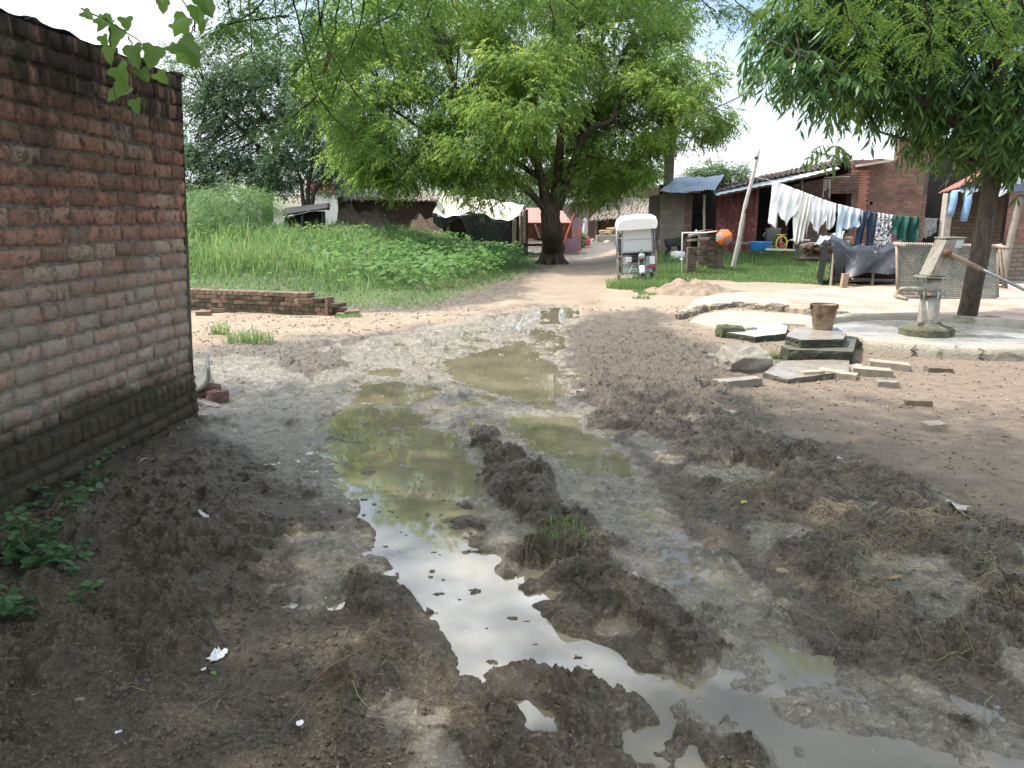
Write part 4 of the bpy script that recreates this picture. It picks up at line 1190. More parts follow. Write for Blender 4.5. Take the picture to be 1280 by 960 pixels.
def brick_block():
    Y = 27
    a = P(1062, 300, Y); b = P(1188, 300, Y)
    root = thing('brick_building', 'tall unplastered dark red brick building behind the right hut and its tree', 'building', (a.x, a.y, 0))
    zt = P(1070, 200, Y).z
    wall('front_wall', P(1058, 300, Y), P(1330, 300, Y), -.1, zt, .3, BK_RED, root, zt + .1, .12, [(.087, .106, P(0, 256, Y).z, P(0, 252, Y).z), (.335, .354, P(0, 256, Y).z, P(0, 252, Y).z)])
    wall('upper_wall', P(1112, 300, Y + .32), P(1330, 300, Y + .32), zt - .3, P(1112, 172, Y).z, .3, BK_RED, root, P(1112, 160, Y).z, .3)
    # ragged pillar end of toothed bricks
    mb = MB()
    for i in range(36):
        z = i * .088
        if z > zt: break
        w = .55 + (.06 if i % 2 else 0) + random.uniform(-.02, .02)
        mb.box((P(1066, 300, Y - .1).x - a.x + w / 2 - .3, -.12, z), (w, .24, .080), jit=.005)
    mb.build('corner_pillar', M('bright_brick', (.42, .19, .13), .95, .4, 7, bmp=.6), root)
    sl_ = MB(); q = P(1092, 204, Y - .3); sl_.box((q.x - a.x, q.y - a.y, q.z), (1.0, .5, .07), Matrix.Rotation(-.15, 3, 'Y'))
    sl_.build('ledge_slab', M('pale_slab', (.55, .48, .42), .8), root)
    wall('end_wall', (a.x, Y + 5, 0), (a.x, Y + .3, 0), -.1, zt, .3, BK_RED, root)
brick_block()

def shed():
    Y = 25
    a = P(848, 330, Y); b = P(885, 326, Y)
    root = thing('tin_shed', 'small block-walled shed under a blue-grey corrugated sheet beside the concrete pole', 'shed', (a.x, a.y, 0))
    zt = P(0, 243, Y).z
    wall('front_wall', (P(836, 0, Y).x, Y, 0), (P(872, 0, Y).x, Y, 0), -.1, zt, .2, BK_GRY, root, zt + .05)
    wall('door_jamb', (P(868, 0, Y).x, Y - .02, 0), (P(878, 0, Y).x, Y - .02, 0), -.1, zt, .2, BK_OLD, root)
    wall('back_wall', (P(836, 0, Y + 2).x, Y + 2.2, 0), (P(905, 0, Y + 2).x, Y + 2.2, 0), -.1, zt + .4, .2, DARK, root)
    wall('side_wall', (P(836, 0, Y).x, Y + 2.2, 0), (P(836, 0, Y).x, Y + .2, 0), -.1, zt, .15, BK_GRY, root)
    sheet('corrugated_roof', P(824, 240, Y - .8), P(893, 238, Y - .8), P(905, 219, Y + 2.2), P(845, 222, Y + 2.2), M('blue_grey_tin', (.30, .38, .45), .5, .3, 2, metal=.2, bmp=.15, stain=((.40, .36, .32), 2, .6)), root, 130, 8, .016, .085, .02)
    pole('door_post', P(880, 326, Y - .1), P(880, 243, Y - .1), .04, .04, WOODP, root, wob=.004)
    pb = MB(); q = P(860, 240, Y - .3); pb.box((q.x - a.x, q.y - a.y, q.z), (.7, .25, .05), jit=.01); pb.build('eave_batten', WOODP, root)
shed()

def concrete_pole():
    Y = 26.5
    a = P(832, 312, Y); a.z = 0
    root = thing('concrete_pole', 'square grey concrete pole standing at the left corner of the tin shed', 'pole', a)
    mb = MB(); mb.box((0, 0, 2.5), (.30, .26, 5.2), bev=.02); mb.box((0, -.14, 2.2), (.10, .03, 4.4))
    mb.build('shaft', CONC, root)
    tp = MB()
    for z in (4.3, 4.7): tp.box((0, 0, z), (.9, .08, .06))
    tp.build('cross_arm', IRON, root)
concrete_pole()

def right_hut():
    Y = 19
    a = P(1172, 350, Y); a.z = 0
    root = thing('small_hut', 'small dark-walled hut with faded red corrugated roof at the right edge', 'hut', a)
    c0 = P(1178, 243, Y - .35); 
    wall('corner_pier', P(1173, 345, Y - .05), P(1181, 345, Y - .05), -.1, 2.13, .22, M('whitewashed_brick', (.50, .46, .40), .9, .4, 9, bmp=.6), root)
    wall('front_wall', P(1181, 345, Y), P(1244, 345, Y), -.1, 2.14, .22, brickmat('dark_brown_brick', (.12, .085, .06), (.09, .065, .048), (.055, .045, .035), 1, (.02, .017, .015), .6), root)  # dark brown brick with still darker noise patches
    wall('left_wall', (P(1180, 0, Y + 3.5).x, Y + 3.5, 0), (P(1180, 0, Y + .2).x, Y + .2, 0), -.1, 2.1, .1, BK_OLD, root)
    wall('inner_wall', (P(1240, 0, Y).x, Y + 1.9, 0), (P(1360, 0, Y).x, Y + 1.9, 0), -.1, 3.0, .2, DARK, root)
    # the roof climbs to the right
    e0 = P(1172, 243, Y - .5); e1 = P(1262, 243, Y - .5); 
    r0 = P(1272, 186, Y + 3.2); r1 = P(1400, 150, Y + 3.2); e1 = P(1330, 168, Y - .6)
    s1 = sheet('red_roof', P(1172, 243, Y - .5), P(1225, 222, Y - .6), P(1330, 185, Y + 1.5), P(1262, 192, Y + 2.6), RUSTR, root, 70, 16, .016, .085, .01)
    s2 = sheet('red_roof', P(1222, 223, Y - .6), P(1300, 192, Y - .7), P(1390, 160, Y + 1.4), P(1320, 186, Y + 1.5), RUSTR, root, 70, 10, .016, .085, .01)
    sheet('white_sheet', P(1228, 243, Y - .65), P(1300, 214, Y - .75), P(1300, 196, Y - .55), P(1228, 226, Y - .5), M('white_painted_tin', (.68, .70, .72), .5, .15, 2, stain=((.40, .22, .18), 3.5, .58), bmp=.1), root, 80, 8, .014, .085, .006)
    sheet('plastic_valance', P(1241, 248, Y - .7), P(1300, 226, Y - .85), P(1300, 210, Y - .75), P(1241, 240, Y - .6), M('white_plastic', (.60, .60, .62), .4, .3, 6), root, 50, 6, 0, 1, .03, .004, .05)
    sheet('navy_tarpaulin', P(1256, 241, Y - 1.0), P(1320, 246, Y - 1.0), P(1320, 222, Y - .7), P(1268, 228, Y - .7), M('navy_tarpaulin', (.035, .05, .085), .5, .3, 5), root, 50, 6, 0, 1, .035, .004, .05)
    pole('hut_post', P(1252, 352, Y - .9), P(1276, 243, Y - .9), .085, .065, M('grey_peeled_trunk', (.27, .24, .20), .85, .35, 5, bmp=.5), root, wob=.008)
    w = wall('block_stack', P(1252, 352, Y - .1), P(1320, 352, Y - .1), -.1, .98, .25, brickmat('tan_brick', (.26, .21, .16), (.20, .16, .125), (.14, .12, .10), 1.25, (.09, .075, .06), .4), root)
right_hut()

def tin_extra():
    # jeans drying over the hut's eave
    pass

# ---- brick ruin at the left back and buildings far behind
def ruin_left():
    Y = 31
    a = P(424, 292, Y); a.z = .3
    root = thing('ruined_wall', 'crumbling mud and brick wall with slumped top behind the weeds left of the tarpaulin shelter', 'ruined wall', a)
    wall('brick_course', P(424, 292, Y), P(546, 292, Y), .3, P(0, 247, Y).z, .4, BK_OLD, root, P(0, 249, Y).z, .16)
    mb = MB()
    mb.grid(lambda u, v: (u * 4.2, -.1 - (1 - v) * 1.6 - .3 * math.sin(u * 9), .1 + v * (1.3 + .25 * math.sin(u * 7) + .2 * math.sin(u * 19)) + .08 * math.sin(u * 50 + v * 20)), 60, 16)
    mb.build('slumped_earth', M('earth_rubble', (.20, .15, .11), .95, .5, 4, bmp=1.0, bdist=.06), root)
    sheet('clay_ridge', P(428, 250, Y - .3), P(548, 250, Y - .3), P(548, 244, Y + .5), P(428, 243, Y + .5), THATCH, root, 100, 4, .03, .2, .02, .04)
ruin_left()

def black_shed():
    Y = 26
    a = P(352, 275, Y); a.z = .5
    root = thing('black_lean_to', 'low black slatted roof lying on short props in the weeds under the bare stems', 'lean-to', a)
    for i in range(5):
        p0 = P(356, 268 - i * 1.6, Y + i * .25); p1 = P(412, 260 - i * 1.2, Y + i * .25)
        pole('roof_slat', p0, p1, .05, .05, M('charred_wood', (.03, .03, .032), .7, .3, 8), root)
    sheet('roof_sheet', P(352, 271, Y - .1), P(412, 262, Y - .1), P(408, 256, Y + 1.2), P(352, 262, Y + 1.2), BLKP, root, 20, 4, 0, 1, .02)
    wall('under_roof_shade', P(356, 290, Y + .4), P(406, 290, Y + .4), -.3, P(0, 264, Y).z, .2, DARK, root)  # near-black panel added as the shade beneath the low roof
    for px in (358, 378, 404): pole('prop', P(px, 290, Y), P(px, 266, Y), .05, .05, M('charred_wood', (.03, .03, .032)), root)
black_shed()

def far_buildings():
    Y = 60
    a = P(395, 268, Y); a.z = 0
    root = thing('white_building', 'distant white-walled building glimpsed between the bare stems left of the neem', 'building', a)
    wall('wall', P(388, 272, Y), P(470, 272, Y), -.1, P(0, 243, Y).z, 4, M('pale_limewash', (.58, .55, .50), .9, .15, .4), root, None, 0, [(.06, .11, 1.4, 2.3)])
    wall('parapet', P(386, 272, Y - .1), P(472, 272, Y - .1), P(0, 243, Y).z - .003, P(0, 240, Y).z, 4.2, CONC, root)
    for nm, px, colr, lab in (('drying_cloth', 393, (.62, .06, .22), 'bright pink cloth spread on the distant white building'), ('drying_cloth', 404, (.75, .30, .05), 'bright orange cloth spread on the distant white building, between pink and red'), ('drying_cloth', 415, (.62, .08, .06), 'bright red cloth spread on the distant white building')):
        q = P(px, 240, Y - .3)
        mb = MB(); mb.grid(lambda u, v: ((u - .5) * .62, -.1 * v - .05 * math.sin(u * 12), (1 - v) * .65 + .07 * math.sin(u * 7)), 16, 8)
        ob = mb.build(nm, M('cloth_%d' % px, colr, .8, .2, 4), None, True); ob.location = q; tag(ob, lab, 'cloth', 'bright cloths on the distant white building')
        ob.modifiers.new('t', 'SOLIDIFY').thickness = .02
    Y = 46
    a = P(785, 290, Y); a.z = 0
    root = thing('tiled_hut', 'low hut with sagging grey clay tile roof at the far end of the track', 'hut', a)
    e0, e1 = P(736, 277, Y - 1.2), P(834, 267, Y - 1.2)
    r0, r1 = P(762, 249, Y + 1.5), P(836, 246, Y + 1.5)
    sheet('tile_roof', e0, e1, r1, r0, THATCH, root, 200, 16, .035, .24, .05, .06, .12)
    wall('front_wall', P(745, 296, Y), P(772, 296, Y), -.1, P(0, 268, Y).z, .3, BK_RED, root)
    wall('back_wall', P(745, 296, Y + 1.6), P(836, 296, Y + 1.6), -.1, P(0, 254, Y).z, .3, DARK, root)
    for px in (772, 800, 828): pole('hut_prop', P(px, 297, Y - .9), P(px, 272, Y - .9), .06, .05, WOOD, root)
    Y = 52
    a = P(800, 280, Y); a.z = 0
    root = thing('brick_boundary_wall', 'long rough brick wall rising behind the clay-tiled far hut', 'wall')
    root.location = a
    wall('courses', P(735, 285, Y), P(880, 285, Y), -.1, P(0, 238, Y).z, .35, BK_RED, root, P(0, 234, Y).z, .25)
    wall('courses', P(560, 285, Y + 4), P(735, 285, Y + 4), -.1, P(0, 254, Y).z, .35, PLASTER, root, P(0, 250, Y).z, .2)
    # pale timbers leaning over that wall
    for i, (p0, p1) in enumerate((((775, 250), (808, 208)), ((798, 246), (812, 218)))):
        ob = pole('leaning_timber', P(*p0, 51), P(*p1, 51), .09, .07, WOODP); tag(ob, ['long pale timber leaning over the far brick wall', 'short pale timber leaning right of the long one over the far brick wall'][i], 'timber', 'pale timbers over the far wall')
    Y = 43
    a = P(755, 300, Y); a.z = 0
    ob = wall('concrete_trough', P(746, 306, Y), P(774, 306, Y), -.1, P(0, 294, Y).z, .6, CONC, None); tag(ob, 'low grey concrete trough before the far tiled hut', 'trough')
    ob = MB()
    for i in range(26): ob.tube([(random.uniform(-.7, .6), random.uniform(-.3, .3), .04 + i * .02), (random.uniform(-.1, .9), random.uniform(-.3, .3), .08 + i * .02)], .035, 5)
    o = ob.build('firewood_heap', M('pale_firewood', (.50, .37, .22), .9, .4, 8)); o.location = P(763, 297, 44); tag(o, 'heap of pale split firewood on the concrete trough', 'firewood')
    # black goat-sized bundle and red cloth by the hut
far_buildings()

def bushes_track_end():
    Y = 38
    b = Vector((P(716, 300, Y).x, Y, 0))
    make_tree('garden_bush', 'low bright green bush growing right of the red trailer beyond the neem', 'bush', b, [([b - Vector((0, 0, .1)), b + Vector((0, 0, .6))], .05, .02)], px_blobs([(716,299,12,9,0),(706,303,10,7,0)], Y), LM_weed, 600, 8, .3, .12, .07, .2, .2, .35, 1.5, .2, .9, BARK_G, 6, .02, None, .5, 0, 31)
bushes_track_end()

def tarp_shelter():
    Y = 31
    a = P(600, 300, Y); a.z = 0
    root = thing('tarpaulin_shelter', 'low shelter roofed with cream and yellow tarpaulin over black sheet, left of the red trailer', 'shelter', a)
    tarp = M('cream_tarpaulin', (.62, .60, .42), .55, .2, 1.5, bmp=.4, bdist=.04, stain=((.74, .76, .78), 1.3, .50))
    f0, f1 = P(541, 266, Y - 1), P(640, 272, Y - 1)
    r0, r1 = P(554, 241, Y + 1.5), P(655, 256, Y + 1.2)
    o = root.location
    def f(u, v):
        p = (f0 * (1 - u) + f1 * u) * (1 - v) + (r0 * (1 - u) + r1 * u) * v - o
        sagz = -.22 * math.sin(u * math.pi * 2.5 + .6) ** 2 * math.sin(v * math.pi) - .12 * (1 - v) * math.sin(u * 9) + .03 * math.sin(u * 31 + v * 7)
        if u < .1: sagz += .1 * v
        return (p.x, p.y, p.z + sagz)
    mb = MB(); mb.grid(f, 80, 24); ob = mb.build('tarpaulin', tarp, root, True); ob.modifiers.new('t', 'SOLIDIFY').thickness = .01
    def g(u, v):
        p = f0 * (1 - u) + f1 * u - o
        return (p.x, p.y - .02 - .05 * math.sin(u * 17), p.z - .05 - v * (.30 + .75 * sstep(.35, .5, u) + .2 * math.sin(u * 14)) - .12 * math.sin(u * 9) * (1 - v))
    mb = MB(); mb.grid(g, 70, 10); ob = mb.build('black_sheet', BLKP, root, True); ob.modifiers.new('t', 'SOLIDIFY').thickness = .01
    for px, t_, w in ((642, 274, .10), (651, 268, .06), (655, 262, .06), (560, 275, .06)):
        pole('post', P(px, 304, Y - .9), P(px, t_, Y - .9), w, w, WOODP, root)
    wall('back_wall', P(552, 300, Y + 1), P(660, 300, Y + 1), -.1, P(0, 262, Y + 1).z, .2, BK_OLD, root)
    for p0, p1 in (((572, 262), (588, 243)), ((583, 254), (602, 264)), ((612, 262), (630, 246))):
        pole('holding_stick', P(*p0, Y - .2), P(*p1, Y + .5), .035, .03, WOOD, root)
tarp_shelter()
# ================================================================== objects: far and middle distance
def at_base(px, py, z=0.0):
    return G(px, py, z)
def wheel(c, R_, w, parent, axis='X', mt=None, spokes=0, name='wheel'):
    """tyre with rim and hub as sub-parts"""
    Mx = Matrix.Rotation(R(90), 3, 'Y') if axis == 'X' else Matrix.Rotation(R(90), 3, 'X')
    mb = MB(); prof = []
    tr = w / 2
    n = 24; vs = []; fs = []; k = 10
    for i in range(n):
        a = 2 * math.pi * i / n
        for j in range(k):
            b_ = 2 * math.pi * j / k
            r = R_ - tr + tr * math.cos(b_); x = tr * .95 * math.sin(b_)
            v = (x, r * math.cos(a), r * math.sin(a)) if axis == 'X' else (r * math.cos(a), x, r * math.sin(a))
            vs.append(v)
    for i in range(n):
        for j in range(k):
            fs.append((i * k + j, ((i + 1) % n) * k + j, ((i + 1) % n) * k + (j + 1) % k, i * k + (j + 1) % k))
    mb.add(vs, fs)
    ty = mb.build(name, M('worn_rubber', (.035, .034, .033), .8, .3, 12, stain=((.20, .16, .12), 5, .5)), parent, True); ty.location = c
    r = MB(); r.lathe([(R_ - tr * 2.2, -w * .25), (R_ - tr * 1.4, -w * .28), (R_ - tr * 1.4, w * .28), (R_ - tr * 2.2, w * .25), (R_ * .35, w * .08), (.04, w * .3)], (0, 0, 0), 24, 0, Mx if axis == 'X' else Mx)
    r.build('rim', mt or IRON, ty, True)
    return ty

def e_rickshaw():
    b = G(797, 358)
    root = thing('electric_rickshaw', 'muddy white-roofed electric rickshaw parked facing the viewer beside the track', 'rickshaw', (b.x, b.y, TH(b.x, b.y) - .02), R(-7)); root.rotation_euler = (0, R(-3), R(-7)); root.scale = (.94, .94, .93)
    PW = M('cream_white_rexine', (.74, .73, .70), .5, .12, 3, bmp=.1, stain=((.5, .47, .42), 3, .62))
    MT = M('scuffed_grey_steel', (.30, .30, .30), .5, .35, 8, metal=.4)
    BL = M('faded_green_paint', (.16, .22, .20), .55, .35, 6)
    GL, t, gb = newmat('sky_toned_windscreen')
    gb.inputs['Base Color'].default_value = (.62, .68, .71, 1); gb.inputs['Roughness'].default_value = .16; gb.inputs['Transmission Weight'].default_value = .12; gb.inputs['Alpha'].default_value = .93  # pale base colour paints in the sky mirrored by the glass
    # roof: rounded padded canopy 1.02 wide, 2.3 long
    mb = MB()
    sec = [(-.50, 1.44), (-.51, 1.50), (-.47, 1.62), (-.36, 1.70), (0, 1.735), (.36, 1.72), (.46, 1.66), (.50, 1.54), (.49, 1.46)]
    ys = [(-.30, .93, -.07), (-.24, .985, -.02), (-.10, 1.0, 0), (.6, 1.0, .01), (1.4, 1.0, .0), (2.0, .99, -.01), (2.12, .95, -.06)]
    vs = [(x * s, y, 1.45 + (z - 1.45) * s + dz) for y, s, dz in ys for x, z in sec]; m_ = len(sec)
    fs = [(j * m_ + i, j * m_ + i + 1, (j + 1) * m_ + i + 1, (j + 1) * m_ + i) for j in range(len(ys) - 1) for i in range(m_ - 1)]
    fs += [tuple(range(m_))[::-1], tuple((len(ys) - 1) * m_ + i for i in range(m_))]
    fs += [(j * m_, (j + 1) * m_, (j + 1) * m_ + m_ - 1, j * m_ + m_ - 1) for j in range(len(ys) - 1)]
    mb.add(vs, fs); mb.build('roof_canopy', PW, root)
    # windscreen
    mb = MB(); mb.add([(-.36, -.05, .84), (.36, -.05, .84), (.335, -.20, 1.45), (-.335, -.20, 1.45), (-.36, -.043, .84), (.36, -.043, .84), (.335, -.193, 1.45), (-.335, -.193, 1.45)], [(0, 1, 2, 3), (7, 6, 5, 4), (0, 4, 5, 1), (2, 6, 7, 3), (1, 5, 6, 2), (3, 7, 4, 0)])
    mb.build('windscreen', GL, root)
    fr = MB()
    for s in (-1, 1):
        fr.tube([(s * .37, -.06, .30), (s * .37, -.05, .84), (s * .35, -.21, 1.46)], .017, 8)
        fr.tube([(s * .46, .62, .35), (s * .46, .62, 1.48)], .016, 8); rp = MB(); rp.tube([(s * .47, 1.95, .35), (s * .47, 1.95, 1.48)], .016, 8); rp.build('roof_post', MT, root, True)
        fr.tube([(s * .44, -.02, .74), (s * .46, .62, .74)], .013, 6)
        fr.tube([(s * .37, -.05, 1.18), (s * .46, .6, 1.18)], .012, 6)
    fr.tube([(-.37, -.065, .83), (.37, -.065, .83)], .018, 8); fr.tube([(-.35, -.215, 1.46), (.35, -.215, 1.46)], .015, 8)
    fr.build('frame', MT, root, True)
    # mullion strip across the screen
    st = MB(); st.box((0, -.125, 1.14), (.69, .01, .012), Matrix.Rotation(R(14), 3, 'X')); st.build('screen_strip', MT, root)
    # front wheel, fork, mudguard, handlebar
    wheel((.10, -.30, .23), .23, .09, root, 'X', MT, name='front_wheel')
    fk = MB()
    for s in (-.07, .07): fk.tube([(.10 + s, -.30, .23), (.10 + s, -.22, .50), (.10 + s * .8, -.10, .78)], .02, 8)
    fk.tube([(.10, -.12, .60), (.10, -.02, 1.0)], .022, 8)
    fk.build('front_fork', MT, root, True)
    g = MB()
    g.grid(lambda u, v: (.10 + (v - .5) * .13, -.30 + .27 * math.cos(R(20 + 150 * u)) * -1, .23 + .27 * math.sin(R(20 + 150 * u)) + .02 * math.sin(v * math.pi)), 14, 4)
    ob = g.build('mudguard', M('dull_white_paint', (.50, .50, .48), .5, .25, 7), root, True); ob.modifiers.new('t', 'SOLIDIFY').thickness = .008
    hb = MB(); hb.tube([(-.30, .02, .93), (-.18, -.03, 1.0), (.10, -.02, 1.0), (.36, -.03, 1.0), (.46, .03, .93)], .015, 8); hb.build('handlebar', MT, root, True)
    hl = MB(); hl.lathe([(.03, .08), (.075, .04), (.085, 0), (.08, -.012), (.0, -.02)], (.10, -.20, .74), 18, 0, Matrix.Rotation(R(90), 3, 'X')); hl.build('headlight', M('chrome_rim', (.55, .56, .57), .25, .2, 6, metal=.8), root, True)
    # leg shields / front panels with the battery box
    for s, nm in ((-1, 'leg_shield'), (1, 'leg_shield')):
        p_ = MB(); p_.box((s * .30, -.03, .52), (.17, .03, .40), Matrix.Rotation(R(-8), 3, 'X'), bev=.006); p_.build(nm, M('pale_scuffed_panel', (.42, .44, .43), .5, .4, 8, stain=((.1, .08, .06), 7, .55)), root)
        m_ = MB(); m_.box((s * .53, -.06, 1.06), (.035, .02, .10), bev=.006); m_.tube([(s * .40, -.03, .98), (s * .53, -.05, 1.02)], .006, 5); m_.build('mirror', MT, root)
    b_ = MB(); b_.box((-.20, -.10, .66), (.13, .05, .13), bev=.01); b_.build('indicator_box', M('white_plastic_part', (.6, .6, .58), .5, .15), root)
    r_ = MB(); r_.box((.36, -.09, .62), (.13, .02, .20), bev=.004); r_.build('number_board', M('white_board', (.7, .7, .68), .6, .1), root)
    r2 = MB(); r2.box((.34, -.09, .47), (.20, .02, .05), bev=.004); r2.build('reflector_strip', M('red_reflector', (.45, .05, .04), .4, .2), root)
    fl = MB(); fl.box((0, 1.05, .33), (.92, 2.1, .04)); fl.box((0, -.0, .33), (.6, .3, .04)); fl.build('floor', BL, root)
    for s in (-1, 1):
        sd = MB(); sd.box((s * .475, 1.05, .47), (.02, 2.0, .26), bev=.005); sd.build('side_panel', BL, root)
        fg = MB(); fg.box((s * .46, .02, .56), (.03, .03, .62)); fg.box((s * .40, .0, .74), (.14, .03, .03)); fg.box((s * .40, .0, .30), (.14, .03, .03)); fg.build('footrest_frame', M('peach_painted_bar', (.45, .34, .27), .6, .3), root)
        wheel((s * .44, 1.65, .23), .23, .09, root, 'X', MT, name='rear_wheel')
    stt = MB(); stt.box((0, .62, .60), (.8, .34, .10), bev=.02); stt.box((0, 1.6, .62), (.86, .42, .12), bev=.02); stt.box((0, 1.9, .95), (.86, .10, .55), bev=.03); stt.build('seat', M('dark_vinyl', (.05, .045, .045), .5, .2), root)
    ks = MB(); ks.tube([(-.10, -.12, .55), (-.22, -.18, .30), (-.30, -.28, .02)], .012, 6); ks.build('crash_bar', MT, root, True)
e_rickshaw()

def red_trailer():
    Y = 33
    root = thing('farm_trailer', 'rust-red steel farm trailer with sloping load board, half hidden behind the neem trunk', 'trailer', (P(680, 300, Y).x, Y, 0), R(8))
    RED = M('rusty_red_paint', (.30, .085, .05), .75, .45, 3, bmp=.3, stain=((.14, .07, .05), 3, .5))
    PK = M('dusty_red_paint', (.42, .22, .19), .8, .3, 2.5)
    b = MB(); b.box((0, -.02, 1.03), (2.35, .05, .62)); b.box((-1.17, 1.4, 1.03), (.05, 2.8, .62)); b.box((1.17, 1.4, 1.03), (.05, 2.8, .62)); b.box((0, 1.4, .74), (2.3, 2.8, .06)); b.build('body', RED, root)
    s = MB(); s.add([(-1.2, 0, 1.34), (1.2, 0, 1.34), (.95, 1.3, 1.98), (-.55, 1.3, 1.98), (-1.2, 0, 1.30), (1.2, 0, 1.30), (.95, 1.3, 1.94), (-.55, 1.3, 1.94)], [(0, 1, 2, 3), (7, 6, 5, 4), (0, 4, 5, 1), (2, 6, 7, 3), (1, 5, 6, 2), (3, 7, 4, 0)]); s.build('load_board', PK, root)
    r = MB()
    for x in (-.9, -.35, .25, .85): r.box((x, -.06, 1.03), (.07, .05, .66))
    r.box((0, -.06, 1.33), (2.4, .06, .06)); r.box((0, -.06, .74), (2.4, .06, .08)); r.build('rib', RED, root)
    d = MB(); d.tube([(-.42, -.12, 1.3), (-.22, -.18, .72)], .035, 6); d.build('prop_stick', WOODP, root)
    ds = MB(); ds.tube([(.75, -.2, .35), (1.25, -.2, 1.7)], .045, 6); ds.build('tail_bar', M('orange_red_bar', (.45, .14, .08), .7, .3), root)
    for x in (-.85, .85): wheel((x, .5, .42), .42, .2, root, 'X', RED)
    ax = MB(); ax.tube([(-.9, .5, .42), (.9, .5, .42)], .05, 8); ax.box((0, .9, .66), (.2, 2.2, .12)); ax.build('axle', RED, root)
    # maroon door panel and screen standing right of it
    ob = MB(); ob.box((0, 0, .95), (1.1, .05, 1.9)); o = ob.build('painted_panel', M('faded_mauve_panel', (.38, .25, .30), .8, .35, 2, stain=((.45, .16, .10), 1.5, .5))); o.location = (P(712, 300, 36).x, 36, 0); tag(o, 'faded mauve and orange door panel standing just right of the neem trunk', 'panel')
red_trailer()

def goat():
    Y = 23.5
    b = P(842, 324, Y); z = .12
    root = thing('black_goat', 'black goat standing between rickshaw and water pipe with its head turned right', 'goat', (b.x, b.y, TH(b.x, b.y) + .03), R(10)); z = TH(b.x, b.y)
    J = {'hip': (-.16, .1, .50), 'belly': (.02, .08, .49), 'chest': (.20, .05, .52), 'neck': (.30, .02, .64), 'poll': (.36, -.02, .74), 'face': (.44, -.05, .70), 'muz': (.51, -.07, .665),
         'tail': (-.27, .12, .58)}
    names = list(J); V = [J[k] for k in names]; rad = {'hip': .105, 'belly': .125, 'chest': .11, 'neck': .06, 'poll': .052, 'face': .04, 'muz': .024, 'tail': .018}
    rd = [rad[k] for k in names]
    ix = {k: i for i, k in enumerate(names)}
    E = [('tail', 'hip'), ('hip', 'belly'), ('belly', 'chest'), ('chest', 'neck'), ('neck', 'poll'), ('poll', 'face'), ('face', 'muz')]
    E = [(ix[a], ix[b_]) for a, b_ in E]
    def chain(start, pts, rs):
        prev = ix[start]
        for p, r in zip(pts, rs):
            V.append(p); rd.append(r); E.append((prev, len(V) - 1)); prev = len(V) - 1
    for s in (-1, 1):
        chain('hip', [(-.17, .1 + s * .07, .40), (-.10, .1 + s * .075, .30), (-.20, .1 + s * .075, .19), (-.18, .1 + s * .075, .05), (-.16, .1 + s * .075, .015)], [.065, .04, .022, .018, .022])
        chain('chest', [(.20, .05 + s * .065, .38), (.19, .05 + s * .065, .22), (.20, .05 + s * .065, .05), (.215, .05 + s * .065, .015)], [.045, .025, .018, .022])
    me = bpy.data.meshes.new('body'); me.from_pydata(V, E, [])
    o = bpy.data.objects.new('body', me); link(o, root)
    sk = o.modifiers.new('skin', 'SKIN'); 
    for i, v in enumerate(me.skin_vertices[0].data): v.radius = (rd[i], rd[i]); v.use_root = (i == 0)
    o.modifiers.new('sub', 'SUBSURF').levels = 2; o.modifiers['sub'].render_levels = 2
    me.materials.append(M('black_goat_hair', (.022, .019, .017), .75, .4, 20, bmp=.6))
    e = MB()
    for s in (-1, 1):
        e.grid(lambda u, v: (.36 - u * .05, -.02 + s * (.04 + u * .075), .735 - u * .05 + (v - .5) * .045 * (1 - u * .7)), 4, 3)
    ob = e.build('ear', M('black_goat_hair', (.02, .02, .02)), root); ob.modifiers.new('t', 'SOLIDIFY').thickness = .008
    h = MB()
    for s in (-1, 1): h.tube([(.35, -.02 + s * .025, .78), (.32, -.02 + s * .04, .84), (.27, -.02 + s * .05, .88)], [.013, .010, .004], 6)
    h.build('horn', M('goat_horn', (.12, .10, .08), .6, .3), root, True)
    # pale sack slumped beside it
    q = P(847, 318, Y - .3); mb = MB(); mb.rock((0, 0, .12), (.36, .3, .26), .4, .12, 2)
    s_ = mb.build('white_sack', M('white_woven_sack', (.68, .68, .66), .8, .15, 9), None, True); s_.location = (q.x, q.y, TH(q.x, q.y) + .02); tag(s_, 'small white sack slumped at the feet of the black goat', 'sack')
goat()

